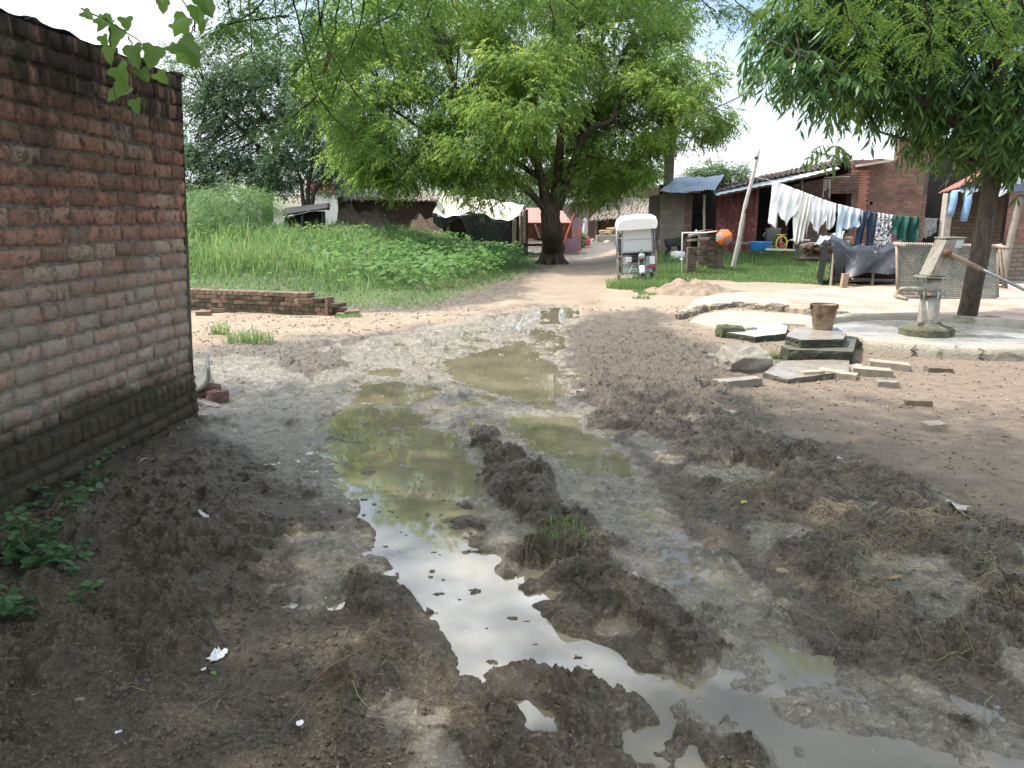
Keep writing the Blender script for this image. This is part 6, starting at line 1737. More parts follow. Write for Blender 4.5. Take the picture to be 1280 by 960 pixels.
# ================================================================== hand pump with its round platform
def pump():
    c = P(1157, 424, 9.75); c = Vector((c.x, 9.75, 0))
    cx, cy = c.x - .0, c.y
    plat = thing('pump_platform', 'round wet concrete platform with raised cracked rim under the hand pump', 'platform', (cx + .22, cy, 0))
    CR_ = M('cracked_rim_concrete', (.35, .315, .25), .9, .3, 2.2, bmp=.8, bdist=.02, stain=((.13, .12, .08), 2.6, .54))
    m, t, b = newmat('wet_concrete_floor'); p = geopos(t)
    n = noise(t, p, 2.2, 5, .6)
    t.links.new(mixc(t, ramp(t, n, [(.35, 0), (.65, 1)]), (.25, .25, .235), (.34, .31, .26)), b.inputs['Base Color'])
    t.links.new(ramp(t, noise(t, p, 1.4, 4, .6), [(.42, .08), (.62, .5)]), b.inputs['Roughness']); bump(t, b, noise(t, p, 30, 4), .15, .01)
    Ro, Ri = 1.62, 1.47
    mb = MB(); N = 160; vs = []; prof = [(Ro + .03, -.06), (Ro + .02, .10), (Ro, .165), (Ro - .05, .185), (Ri + .03, .182), (Ri, .16), (Ri - .01, .06)]
    for k in range(N):
        a = 2 * math.pi * k / N
        w = 1 + .012 * math.sin(a * 5 + 1) + .006 * math.sin(a * 17)
        for j, (r, z) in enumerate(prof):
            vs.append((r * w * math.cos(a) * 1.0, r * w * math.sin(a), z + (.008 * math.sin(a * 9 + j) if z > .1 else 0)))
    K = len(prof)
    mb.add(vs, [(k * K + j, ((k + 1) % N) * K + j, ((k + 1) % N) * K + j + 1, k * K + j + 1) for k in range(N) for j in range(K - 1)])
    mb.build('raised_rim', CR_, plat, True)
    mb = MB(); mb.add([(1.5 * math.cos(2 * math.pi * k / 64), 1.5 * math.sin(2 * math.pi * k / 64), .085) for k in range(64)], [tuple(range(64))]); mb.build('wet_floor', m, plat)
    # cracks: thin dark wedges cut along the outer face
    for a0 in (-2.25, -1.85, -1.52, -1.2, -2.62, -.9):
        pts = []; mb = MB()
        for i in range(7):
            t_ = i / 6; a = a0 + .02 * math.sin(i * 2.3 + a0 * 5) ; r = Ro * (1 + .012 * math.sin(a * 5 + 1) + .006 * math.sin(a * 17)) + (.034 - .010 * t_)
            pts.append((r * math.cos(a), r * math.sin(a), -.01 + .18 * t_))
        mb.tube(pts, [.007, .009, .007, .006, .008, .006, .005], 4)
        mb.build('crack', M('crack_dirt', (.03, .028, .022), .95), plat)

    root = thing('hand_pump', 'tall cast iron hand pump with long lever handle on a mossy block', 'hand pump', (cx, cy, .085))
    PM = M('limescaled_pump_iron', (.33, .305, .25), .6, .4, 6, metal=.2, bmp=.4, stain=((.17, .115, .07), 5, .54))
    # block base (octagonal, mossy)
    mb = MB(); mb.lathe([(.33, -.05), (.335, .085), (.30, .11), (.20, .125), (.16, .165)], (0, 0, 0), 8, R(22.5)); 
    o = mb.build('stone_base', M('mossy_block', (.20, .19, .12), .9, .5, 4, bmp=1.0, bdist=.03, stain=((.045, .055, .025), 3, .47)), root); o.scale = (1, .85, 1)
    k = 9.75 / F_PX          # metres per photo pixel here
    zb = lambda y: P(1160, y, 9.75).z - .085
    col_ = MB(); zc = zb(368)
    col_.lathe([(.128, .10), (.122, .16), (.117, zc)], (0, 0, 0), 28); col_.build('lower_pipe', PM, root, True)
    f = MB(); f.lathe([(.17, zc), (.17, zc + .016)], (0, 0, 0), 6, R(0)); f.lathe([(.168, zc + .018), (.168, zc + .034)], (0, 0, 0), 6, R(10)); f.build('lower_flange', PM, root)
    for kk in range(6):
        a = R(30 + 60 * kk); bo = MB(); bo.lathe([(.010, zc - .03), (.010, zc + .05)], (.15 * math.cos(a), .178 * math.sin(a), 0), 6); bo.build('bolt', IRON, root)
    z2 = zb(347)
    tk = MB(); tk.lathe([(.10, zc + .034), (.106, zc + .05), (.104, z2)], (0, 0, 0), 28); tk.build('upper_tank', PM, root, True)
    sp_ = MB(); zs = zb(364); sp_.tube([(-.08, -.02, zs + .01), (-.22, -.03, zs + .03), (-.38, -.04, zs + .035), (-.42, -.04, zs + .02)], [.036, .030, .027, .026], 12); sp_.build('spout', PM, root, True)
    f2 = MB(); f2.box((-.01, 0, z2 + .010), (.33, .29, .018), Matrix.Rotation(R(1), 3, 'Y')); f2.build('head_plate', PM, root)
    for x in (-.15, .13):
        for y in (-.12, .12): bo = MB(); bo.lathe([(.010, z2 - .03), (.010, z2 + .035)], (x, y, 0), 6); bo.build('bolt', IRON, root)
    # slanted head box: narrow side face on the left, wide face to the viewer, leaning right
    zt = zb(298)
    hd = MB()
    b0, b1 = -.115, .10; t0, t1 = .045, .275
    ang = R(-14)
    v = [(b0, -.13, z2 + .024), (b1, -.13, z2 + .024), (b1, .13, z2 + .024), (b0, .13, z2 + .024), (t0, -.13, zt - .01), (t1, -.13, zt + .0), (t1, .13, zt), (t0, .13, zt - .01)]
    hd.add(v, [(3, 2, 1, 0), (0, 1, 5, 4), (1, 2, 6, 5), (2, 3, 7, 6), (3, 0, 4, 7), (4, 5, 6, 7)])
    o = hd.build('head_box', PM, root); bv = o.modifiers.new('b', 'BEVEL'); bv.width = .012; bv.segments = 2
    md = MB(); md.add([(b0 + .10, -.137, z2 + .03), (b0 + .13, -.137, z2 + .03), (t0 + .10, -.137, zt - .02), (t0 + .07, -.137, zt - .02), (b0 + .10, -.131, z2 + .03), (b0 + .13, -.131, z2 + .03), (t0 + .10, -.131, zt - .02), (t0 + .07, -.131, zt - .02)], [(0, 1, 2, 3), (0, 4, 5, 1), (1, 5, 6, 2), (2, 6, 7, 3), (3, 7, 4, 0)]); md.build('front_seam', PM, root)
    lt = MB(); lt.box((.12, -.137, (z2 + zt) / 2 - .05), (.12, .008, .012)); lt.tube([(.17, -.14, (z2 + zt) / 2 - .16), (.20, -.14, (z2 + zt) / 2 - .04), (.14, -.14, (z2 + zt) / 2 - .02)], .006, 5); lt.build('weld_marks', PM, root)
    cv = MB(); cv.box(((t0 + t1) / 2, 0, zt + .010), (t1 - t0 + .02, .275, .014), Matrix.Rotation(R(-1), 3, 'Y')); cv.build('top_cover', PM, root)
    bs = MB(); bs.add([(.15, -.138, zt - .11), (.235, -.138, zt - .11), (.262, -.138, zt - .02), (.17, -.138, zt - .02)], [(0, 1, 2, 3)]); o = bs.build('pale_blue_patch', M('pale_blue_tone', (.42, .50, .50), .4, .2), root); o.modifiers.new('t', 'SOLIDIFY').thickness = .004  # thin pale blue panel on the upper right of the front
    # handle
    hp = P(1184, 316, 9.62) - Vector((cx, cy, .085)); he = P(1330, 386, 9.3) - Vector((cx, cy, .085))
    dvec = he - hp
    h = MB(); h.tube([hp - dvec * .03, hp, hp + dvec * .3], [.028, .032, .026], 12); h.build('handle_root', M('rusty_handle_iron', (.33, .25, .17), .6, .35, 9, metal=.3), root, True)
    h = MB(); h.tube([hp + dvec * .28, hp + dvec * .6, he], [.019, .019, .018], 12); h.build('handle_bar', M('polished_handle_iron', (.22, .24, .27), .35, .25, 9, metal=.6), root, True)
    bl_ = MB(); bl_.lathe([(.045, -.02), (.05, 0), (.045, .02)], hp + Vector((-.01, -.03, 0)), 16, 0, Matrix.Rotation(R(90), 3, 'X')); bl_.build('pivot_boss', M('brown_rust', (.16, .07, .04), .8, .4, 12), root, True)
    yk = MB(); yk.box(hp + Vector((-.02, .03, .0)), (.035, .07, .07), Matrix.Rotation(R(-12), 3, 'Y')); yk.build('yoke', PM, root)
pump()

def step_blocks():
    MO = M('black_moss_block', (.060, .068, .042), .8, .5, 5, bmp=1.0, bdist=.03, stain=((.14, .12, .08), 2.6, .58))
    WT = M('wet_stone_top', (.33, .29, .24), .25, .35, 4, bmp=.25, stain=((.20, .17, .14), 2, .52))
    def slab(name, px, z0, h, m_side, m_top, label, cat, group=None, topj=.006):
        """block whose top outline is given in photo pixels, at height z0+h"""
        pts = [G(x, y, z0 + h) for x, y in px]
        c = sum(pts, Vector()) / len(pts)
        root = thing(name, label, cat, (c.x, c.y, z0), 0, group)
        mb = MB(); n = len(px); dv = []
        # densify outline with roughness
        for i in range(n):
            a, b_ = pts[i], pts[(i + 1) % n]
            for k in range(8):
                p = a.lerp(b_, k / 8); dv.append((p.x - c.x + random.uniform(-topj, topj), p.y - c.y + random.uniform(-topj, topj)))
        N = len(dv); lev = [(1.0, h), (1.008, h * .85), (1.0, h * .5), (1.01, h * .2), (1.0, -.05)]
        vs = []
        for s, z in lev:
            for x, y in dv: vs.append((x * s + random.uniform(-topj, topj), y * s + random.uniform(-topj, topj), z + random.uniform(-topj, topj) * (.5 if z == h else 1)))
        mb.add(vs, [(j * N + i, (j + 1) * N + i, (j + 1) * N + (i + 1) % N, j * N + (i + 1) % N) for j in range(len(lev) - 1) for i in range(N)])
        mb.build('block', m_side, root)
        tp = MB(); tp.add([(x * .995, y * .995, h - .001 + random.uniform(0, .004)) for x, y in dv] + [(0, 0, h + .004)], [(i, (i + 1) % N, N) for i in range(N)]); tp.build('worn_top', m_top, root, True)
        return c
    slab('step_block', [(976, 432), (1012, 416), (1072, 421), (1066, 440), (985, 437)][0:5], -.02, .20, MO, M('mossy_top', (.13, .125, .09), .55, .4, 5), 'moss-black masonry step block against the platform, carrying the upper slab', 'step')
    slab('upper_step', [(982, 420), (992, 410), (1046, 409), (1058, 418), (1054, 424), (1002, 425)], .18, .09, MO, WT, 'wet brown upper slab of the step block, under the rusty bucket', 'slab')
    slab('flat_slab', [(954, 466), (976, 451), (1062, 449), (1062, 464), (984, 474)], -.02, .11, M('dark_slab_side', (.13, .11, .085), .8, .4, 5, bmp=.6), WT, 'low wet brown stone slab on the ground in front of the step block', 'slab')
    slab('drain_slab', [(899, 414), (972, 402), (985, 408), (982, 417), (944, 421)], -.02, .13, MO, M('wet_pale_concrete', (.48, .48, .46), .2, .2, 3, bmp=.15), 'wet pale concrete slab with mossy edge lying left of the step block', 'slab')
    # bucket
    b = G(1028, 411, .275); root = thing('bucket', 'old rusty tapered bucket standing on the wet upper step slab', 'bucket', (b.x, b.y, .272))
    RU = M('rusty_stained_bucket', (.34, .27, .19), .7, .4, 6, bmp=.3, stain=((.13, .055, .03), 3.5, .50))
    Rb = 9.9 / F_PX
    mb = MB(); mb.lathe([(.0, .0), (.105, .0), (.11, .01), (.150, .27), (.158, .28), (.158, .292), (.146, .288), (.142, .27), (.10, .02), (.0, .02)], (0, 0, 0), 32); mb.build('shell', RU, root, True)
    mb = MB()
    mb.tube([(.152 * math.cos(a), .152 * math.sin(a), .288) for a in np.linspace(0, 6.283, 33)], .008, 6, False); mb.build('rolled_rim', M('dark_rust', (.10, .05, .035), .8, .4, 12), root, True)
    mb = MB(); mb.tube([(.155 * math.cos(a), -.02 - .09 * abs(math.sin(a)), .29 - .012 * math.sin(a)) for a in np.linspace(0, 3.14, 15)], .005, 5); mb.build('bail_handle', M('dark_rust', (.1, .05, .03)), root, True)
    for s in (-1, 1): mb = MB(); mb.box((s * .158, 0, .262), (.012, .035, .05)); mb.build('bail_ear', M('dark_rust', (.1, .05, .03)), root)
    # stones and bricks around
    ST = M('grey_field_stone', (.27, .245, .20), .9, .35, 5, bmp=.7, bdist=.015); PB = M('pale_weathered_brick', (.37, .31, .24), .92, .35, 6, bmp=.6, bdist=.01, stain=((.24, .15, .11), 3.5, .6))
    stones = [
     (928, 466, .50, .34, .26, .3, ST, 'large sloping grey stone at the left end of the low brown slab', 'stone', 'rock'),
     (921, 486, .44, .20, .07, .1, ST, 'thin flat grey stone in the mud below the large sloping stone', 'stone', 'flat_stone'),
     (1012, 478, .24, .15, .09, .2, PB, 'squarish pale brick piece just below the low brown slab', 'brick', 'brick_piece'),
     (1046, 476, .38, .20, .07, -.5, PB, 'thin pointed pale brick piece between squarish and long pale bricks', 'brick', 'brick_piece'),
     (1088, 474, .40, .14, .09, -.18, PB, 'long narrow pale brick on bare soil right of the low slab', 'brick', 'brick_piece'),
     (1110, 465, .40, .20, .09, -.35, PB, 'broken pale brick lying at the foot of the platform rim', 'brick', 'brick_piece'),
     (1172, 468, .26, .13, .06, -.1, M('dark_brown_stone', (.17, .13, .095), .9, .3, 6, bmp=.5), 'small dark brown stone on the soil furthest right below the rim', 'stone', 'flat_stone'),
     (1108, 487, .20, .13, .06, -.2, ST, 'small dark stone on the soil below the broken pale brick', 'stone', 'flat_stone'),
     (912, 424, .34, .2, .16, .2, M('moss_stone', (.10, .11, .055), .9, .5, 6, bmp=.7), 'dark mossy stone tucked under the left corner of the wet pale slab', 'stone', 'mossy_stone'),
     (934, 422, .24, .16, .13, .5, PB, 'pale rounded stone under the front edge of the wet pale slab', 'stone', 'mossy_stone'),
     (1147, 512, .22, .07, .05, -.15, M('dark_brown_stone', (.1, .1, .1)), 'dark stick-like stone lying alone on the bare soil', 'stone', 'flat_stone'),
     (1166, 541, .16, .10, .05, .2, PB, 'small pale stone alone in the middle of bare soil', 'stone', 'flat_stone'),
     (1066, 468, .2, .13, .06, .4, PB, 'small pale chip beside the right edge of the low brown slab', 'stone', 'flat_stone'),
    ]
    for x, y, dx, dy, dz, rz, m, lab, cat, nm in stones:
        q = G(x, y); mb = MB()
        if nm in ('brick_piece', 'flat_stone'): mb.rock((0, 0, 0), (dx, dy, dz * 1.5), 0, .07, 2); mb.v = [(a_ * (1 + .25 * (abs(b_) < dy * .5)) if False else max(-dx * .46, min(dx * .46, a_ * 1.15)), max(-dy * .46, min(dy * .46, b_ * 1.15)), max(-dz * .5, min(dz * .5, c_)) + random.uniform(-.004, .004)) for a_, b_, c_ in mb.v]
        else: mb.rock((0, 0, 0), (dx, dy, dz * 1.25), 0, .09, 2)
        o = mb.build(nm, m, None, False); o.location = (q.x, q.y, TH(q.x, q.y) + dz * .32); o.rotation_euler = (random.uniform(-.12, .12) + (.35 if nm == 'rock' else 0), random.uniform(-.08, .08), rz); tag(o, lab, cat)
        bv = o.modifiers.new('b', 'BEVEL'); bv.width = .006; bv.segments = 1
    # brick-paved yard with kerb stones
    m, t, b = newmat('brick_paving'); p = geopos(t)
    br = t.nodes.new('ShaderNodeTexBrick'); br.inputs['Scale'].default_value = 1; br.inputs['Brick Width'].default_value = .24; br.inputs['Row Height'].default_value = .12; br.inputs['Mortar Size'].default_value = .012; br.inputs['Mortar Smooth'].default_value = .4
    br.inputs['Color1'].default_value = (.34, .215, .155, 1); br.inputs['Color2'].default_value = (.42, .31, .235, 1); br.inputs['Mortar'].default_value = (.15, .10, .07, 1)
    mpn = t.nodes.new('ShaderNodeMapping'); mpn.inputs['Rotation'].default_value = (0, 0, .12); t.links.new(p, mpn.inputs['Vector']); t.links.new(mpn.outputs[0], br.inputs['Vector'])
    n = noise(t, p, .9, 5, .65, .5); n2 = noise(t, p, 12, 5, .6)
    c = mixc(t, ramp(t, n, [(.42, 0), (.60, .85)]), br.outputs['Color'], (.46, .39, .32))
    c = mixc(t, ramp(t, n2, [(.5, 0), (.72, .7)]), c, (.25, .18, .13))
    t.links.new(c, b.inputs['Base Color']); t.links.new(ramp(t, n, [(.42, .85), (.65, .35)]), b.inputs['Roughness'])
    bump(t, b, mth(t, 'ADD', mth(t, 'MULTIPLY', br.outputs['Fac'], -1.), n2), .7, .02)
    edge = [(848, 392), (870, 385), (915, 378), (960, 382), (1010, 387), (1040, 393), (1110, 396), (1200, 397), (1290, 400), (1420, 404)]
    back = [(1420, 352), (1280, 354), (1120, 358), (1040, 359), (960, 364), (900, 366), (868, 374)]
    top = [G(x, y, .11) for x, y in edge] + [G(x, y, .11) for x, y in back]
    mb = MB(); N = len(top); mb.add([(v.x, v.y, .105 + random.uniform(-.004, .004)) for v in top] + [(v.x, v.y, -.1) for v in top], [tuple(range(N))] + [(i, i + N, (i + 1) % N + N, (i + 1) % N) for i in range(N)])
    o = mb.build('brick_paving', m); tag(o, 'worn brick paving of the yard', kind='structure')
    k = 0
    KS = M('kerb_stone', (.21, .18, .14), .92, .45, 5, bmp=.8, stain=((.06, .065, .035), 3, .5))
    for i in range(len(edge) - 1):
        a = G(*edge[i], .10); b_ = G(*edge[i + 1], .10); L_ = (b_ - a).length; s = 0
        while s < L_:
            l = random.uniform(.20, .40); q = a.lerp(b_, min(1, (s + l / 2) / L_)); ang = math.atan2(b_.y - a.y, b_.x - a.x)
            if random.random() < .14: s += l; continue
            mb = MB(); mb.rock((0, 0, 0), (l * .98, random.uniform(.11, .22), random.uniform(.12, .20)), 0, .13, 2)
            o = mb.build('kerb_stone', KS); o.location = (q.x, q.y - .02, .038 + random.uniform(-.02, .014)); o.rotation_euler = (random.uniform(-.1, .1), random.uniform(-.08, .08), ang + random.uniform(-.2, .2))
            tag(o, 'rough dark stone in the low edging of the brick paving', 'kerb stone', 'edging stones of the brick paving')
            s += l
    for x, y, r in ((884, 369, .32), (906, 371, .25), (893, 373, .2)):
        q = G(x, y); mb = MB(); mb.rock((0, 0, 0), (r * 1.6, r, r * .5), .2, .15, 2)
    # sandy basin beside the platform (old tank floor)
    bs = [(862, 402), (880, 392), (915, 388), (1000, 393), (1050, 400), (1045, 408), (975, 404), (900, 412)]
    pts = [G(x, y, .06) for x, y in bs]; mb = MB(); N = len(pts)
    mb.add([(v.x, v.y, .062) for v in pts] + [(v.x, v.y, -.1) for v in pts], [tuple(range(N))] + [(i, i + N, (i + 1) % N + N, (i + 1) % N) for i in range(N)])
    o = mb.build('sandy_basin', M('basin_sand', (.42, .345, .26), .95, .25, 3, bmp=.5)); tag(o, 'flat sandy basin before the paving edge', kind='structure')
    # soil mound beyond
    q = G(880, 372); mb = MB()
    def f(u, v):
        x = (u - .5) * 3.0; y = (v - .5) * 2.4; r = math.hypot(x / 1.3, y / 1.0)
        h = .42 * float(fbm(np.array([x * 2.6 + 3]), np.array([y * 2.6 + 1]), 5, 19)[0] - .35) * math.exp(-r * r * .8) - .06 + .30 * math.exp(-r * r * 2.2) * (1 + .3 * math.sin(x * 7 + y * 3) * .3) + .05 * float(fbm(np.array([x * 3 + 9]), np.array([y * 3]), 4, 9)[0]) - .05
        return (x, y, h)
    mb.grid(f, 80, 60)
    o = mb.build('soil_mound', M('loose_tan_soil', (.36, .27, .19), .95, .4, 4, bmp=1.0, bdist=.04, stain=((.17, .125, .085), 3, .55)), None, True); o.location = (q.x - .05, q.y + .6, .0); tag(o, 'low mound of loose tan soil between rickshaw and brick paving', 'mound')
step_blocks()

# ---- low ruined brick wall at the left with loose bricks
def low_wall():
    pxs = [(200, 386, 361), (238, 388, 361), (335, 392, 364), (336, 392, 368), (385, 395, 373), (412, 397, 379)]
    a = G(238, 390); b = G(413, 398)
    root = thing('low_brick_wall', 'low ruined mossy brick wall stepping down to the right before the weeds', 'low wall', (a.x, a.y, 0))
    ux = (b - a).normalized(); ux = Vector((ux.x, ux.y, 0)).normalized(); L_ = (b - a).length
    un = Vector((ux.y, -ux.x, 0))
    H = .40
    mb = MB(); bt = MB(); z = -.05; row = 0
    ang = math.atan2(ux.y, ux.x)
    Rm = Matrix.Rotation(ang, 3, 'Z')
    while z < H - .03:
        ext = L_ if z < .28 else L_ * .60
        if z >= .20 and z < .28: ext = L_ * .94
        if .28 <= z < .34: ext = L_ * .85
        if z >= .34: ext = L_ * .58
        s = -1.0 + (.06 if row % 2 else 0)
        while s < ext - .04:
            l = random.uniform(.10, .13) if row % 3 == 2 else random.uniform(.20, .24)
            for dd in (0.0, .13):
                p = ux * (s + l / 2) - un * (.06 + dd) + Vector((0, 0, z + .037))
                (bt if (z + .073 > H - .03 or random.random() < .25) else mb).box((p.x, p.y, p.z), (l - .010, .118, .064), Rm @ Matrix.Rotation(random.uniform(-.03, .03), 3, 'Z'), .005)  # whole top course in lighter brick for its sunlit top; others mostly mossy
            s += l
        z += .072; row += 1
    mb.build('mossy_courses', M('mossy_old_brick', (.10, .085, .050), .95, .5, 5, bmp=.8, stain=((.27, .16, .105), 3.2, .56)), root)
    bt.build('bare_and_lit_bricks', M('bare_old_brick', (.24, .155, .105), .95, .4, 6, bmp=.8, stain=((.12, .10, .06), 4, .55)), root)
    c = MB(); p = ux * (L_ / 2 - .5) - un * .12; c.box((p.x, p.y, .10), (L_ + .7, .2, .28), Rm); c.build('earth_core', M('earth_rubble', (.2, .15, .1)), root)
    e = MB(); p = ux * (L_ - .06); e.box((p.x - un.x * .09, p.y - un.y * .09, .13), (.05, .2, .40), Rm, .004); e.build('end_brick', M('bare_old_brick', (.3, .2, .1)), root)
    lab = [(425, 391, .1, 'brick lying against the right end of the low wall'), (440, 396, .4, 'single brick in the grass furthest right of the low wall'), (272, 392, .3, 'fallen brick on the sand near the middle of the low wall'), (255, 396, .1, 'flat fallen brick on the sand left of its twin by the low wall'), (365, 371, -.2, 'loose brick lying on top of the low wall'), (380, 380, .7, 'tilted loose brick behind the step of the low wall')]
    for x, y, rz, l in lab:
        z = .35 if y < 385 else .02
        q = G(x, y, z); m = MB(); m.box((0, 0, 0), (.23, .11, .07), None, .004, .006); o = m.build('loose_brick', M('bare_old_brick', (.3, .2, .1))); o.location = (q.x, q.y, (z if z > .1 else TH(q.x, q.y)) + .035); o.rotation_euler = (random.uniform(-.1, .1), random.uniform(-.1, .1), rz); tag(o, l, 'brick', 'loose bricks by the low wall')
low_wall()

def wall_foot():
    # broken concrete channel piece at the corner of the near wall, with brick lumps
    q = G(252, 497); root = thing('broken_trough', 'broken grey concrete channel piece leaning at the corner of the near brick wall', 'trough', (q.x - .03, q.y + .05, .12))
    mb = MB()
    def f(u, v):
        a = math.pi * (0.05 + .9 * u); return (.16 * math.cos(a), (v - .5) * .34, .20 - .20 * math.sin(a))
    mb.grid(f, 12, 4); o = mb.build('shell', M('grey_moulded_concrete', (.30, .28, .24), .85, .35, 6, bmp=.5), root, True); o.modifiers.new('t', 'SOLIDIFY').thickness = .03
    root.rotation_euler = (R(15), R(-18), .3)
    for x, y, d, rz, m, l, cat, nm in ((262, 497, (.14, .10, .10), .2, M('dark_red_lump', (.16, .085, .07), .9, .4), 'dark red brick lump just right of the broken channel', 'brick', 'brick_lump'), (262, 508, (.20, .06, .03), -.5, M('wet_brown_board', (.22, .18, .16), .5, .3), 'thin wet board sliver lying in the mud by the wall corner', 'board', 'board_piece'), (273, 503, (.12, .09, .09), .9, M('dark_red_lump', (.1, .1, .1)), 'second dark red brick lump furthest right by the wall corner', 'brick', 'brick_lump')):
        p = G(x, y); mb = MB(); mb.rock((0, 0, 0), (d[0] * 1.3, d[1] * 1.3, d[2] * 1.3), 0, .12, 2); o = mb.build(nm, m); o.location = (p.x, p.y, TH(p.x, p.y) + d[2] * .4); o.rotation_euler = (0, .1, rz); tag(o, l, cat)
wall_foot()
# ================================================================== ground vegetation and litter
def blades(pos, h, w, lean, tint, curve=.5):
    """grass blades: bent two-segment strips (3 faces as quads+tip quad)"""
    N = len(pos)
    a = rng.uniform(0, 2 * np.pi, N); b = rng.uniform(0, 2 * np.pi, N)
    d = np.stack([np.cos(a), np.sin(a), np.zeros(N)], 1) * lean[:, None]
    wv = np.stack([np.cos(b), np.sin(b), np.zeros(N)], 1) * (w * .5)[:, None]
    up = np.array([0, 0, 1.0])
    p0 = pos; p1 = pos + up * (h * .55)[:, None] + d * (h * .25)[:, None]; p2 = pos + up * (h * (1 - .3 * np.clip(lean, 0, 1) * curve * 2))[:, None] + d * (h * .75)[:, None]
    V = np.stack([p0 - wv, p0 + wv, p1 + wv * .8, p1 - wv * .8, p2 + wv * .08, p2 - wv * .08], 1).reshape(-1, 3)
    i = np.arange(N)[:, None] * 6
    F = np.concatenate([i + np.array([[0, 1, 2, 3]]), i + np.array([[3, 2, 4, 5]])], 0)
    return V, F, np.repeat(tint, 6)
def inpoly(n, poly, pad=0):
    lo, hi = poly.min(0) - pad, poly.max(0) + pad
    hi[1] = min(hi[1], 40); lo[0] = max(lo[0], -26); 
    out = []
    c = 0
    while c < n:
        p = lo + rng.random((n * 2, 2)) * (hi - lo)
        s = poly_sd(p[:, 0], p[:, 1], poly) + (fbm(p[:, 0] * 1.3, p[:, 1] * 1.3, 2, 44) - .5) * .8
        p = p[s > -pad]
        out.append(p); c += len(p)
    return np.concatenate(out)[:n]
LM_grass = leaf_mat('grass_blade', (.075, .150, .045), (.18, .285, .095), .45, .6, (.31, .33, .15))
def field():
    poly = _FIELD[0]
    # density grows towards the viewer
    p = inpoly(190000, poly, .15)
    keep = rng.random(len(p)) < np.clip(26.0 / p[:, 1], 0, 1.2) ** 1.6 / 1.9
    p = p[keep]
    x, y = p[:, 0], p[:, 1]
    dist = poly_sd(x, y, poly)
    tall = sstep(1.6, 4.2, dist + (fbm(x * .6, y * .6, 3, 12) - .5) * 2.4)
    h = (.07 + .05 * rng.random(len(x))) * (1 - tall) + tall * (.14 + .75 * rng.random(len(x)) * np.clip(fbm(x * 1.1, y * 1.1, 3, 5) * 2 - .35, .12, 1.3))
    z = terrain(x, y) - .02
    t = np.clip(.30 + 1.1 * (fbm(x * .7, y * .7, 4, 15) - .38) + rng.normal(0, .2, len(x)) + .1 * tall, 0, 1)
    V, F, T = blades(np.stack([x, y, z], 1), h, .010 + .016 * tall * rng.random(len(x)) + y * .0005, rng.uniform(.1, .9, len(x)), t)
    o = fast_mesh('tall_grass', V, F, LM_grass, {'tint': T}); tag(o, 'tall lush grass filling the plot left of the track', 'grass', kind='stuff')
    # broad-leaved creepers over the field
    q = inpoly(60000, poly, .1)
    x, y = q[:, 0], q[:, 1]
    dist = poly_sd(x, y, poly)
    g = fbm(x * .35 + 3, y * .35, 3, 61)
    right = sstep(-3.5, 0, x - (-.12 * y + 1.0) + 1.2) * sstep(15, 17, y)
    k = (rng.random(len(x)) < np.clip((g - .47) * 5, 0, 1) * .55 + right * .9) & (dist > .4)
    x, y, right = x[k], y[k], right[k]
    n = len(x)
    z = terrain(x, y) + .15 + .42 * rng.random(n) * (.5 + fbm(x * 1.1, y * 1.1, 2, 8))
    a = rng.uniform(0, 6.28, n)
    ld = unit(np.stack([np.cos(a), np.sin(a), rng.uniform(-.4, .3, n)], 1)); nr = unit(np.array([0, -.3, 1.0]) + rng.normal(0, .35, (n, 3)))
    sz = rng.uniform(.09, .19, n)
    V, F, T = leaves_from(np.stack([x, y, z], 1), ld, nr, sz, sz * .95, np.clip(rng.normal(.55, .2, n), 0, 1), .08, .5)
    o = fast_mesh('broad_leaf_weeds', V, F, LM_weed, {'tint': T}); tag(o, 'broad-leaved creeping weeds among the tall grass', 'weeds', kind='stuff')
    # lawn before the houses
    poly = _LAWN[0]
    p = inpoly(60000, poly, .15); x, y = p[:, 0], p[:, 1]
    tall = sstep(21.5, 23.5, y)
    t = np.clip(.45 + .4 * (fbm(x, y, 3, 15) - .5) + rng.normal(0, .15, len(x)), 0, 1)
    V, F, T = blades(np.stack([x, y, terrain(x, y) - .01], 1), .05 + .05 * rng.random(len(x)) + tall * .22 * rng.random(len(x)), .012 + 0 * x + y * .0005, rng.uniform(.1, .8, len(x)), t)
    o = fast_mesh('lawn_grass', V, F, LM_grass, {'tint': T}); tag(o, 'short green grass growing before the brick house', 'grass', kind='stuff')
    # tufts around rickshaw and along verges
    V_, F_, T_, base = [], [], [], 0
    for (px, py, r, n, hh, lab) in ((310, 430, .42, 900, .26, ''),):
        pass
field()

def tuft(px, py, r, n, hh, label, name='grass_tuft', mat=None, ty=.6, group=None):
    c = G(px, py)
    a = rng.uniform(0, 6.28, n); rr = r * np.sqrt(rng.random(n)); x = c.x + rr * np.cos(a); y = c.y + rr * np.sin(a) * ty
    z = terrain(x, y) - .01
    V, F, T = blades(np.stack([x - c.x, y - c.y, z], 1), hh * rng.uniform(.4, 1.1, n), .006 + .005 * rng.random(n), rng.uniform(.2, 1.2, n), np.clip(rng.normal(.5, .2, n), 0, 1))
    o = fast_mesh(name, V, F, mat or LM_grass, {'tint': T}); o.location = (c.x, c.y, 0); tag(o, label, 'grass tuft', group)
tuft(312, 432, .34, 260, .22, 'fresh green grass tuft on a mud lump left of the ruts')
tuft(276, 422, .12, 90, .24, 'small thin grass tuft left of the bigger one near the wall')
tuft(436, 400, .22, 220, .10, 'small grass patch at the right end of the low brick wall')
tuft(966, 452, .10, 120, .12, 'small green tuft at the left foot of the black step block')
tuft(800, 362, .75, 1500, .32, 'long grass patch around the front wheel of the rickshaw')
tuft(845, 345, .9, 1500, .26, 'grass patch between rickshaw and water pipe')
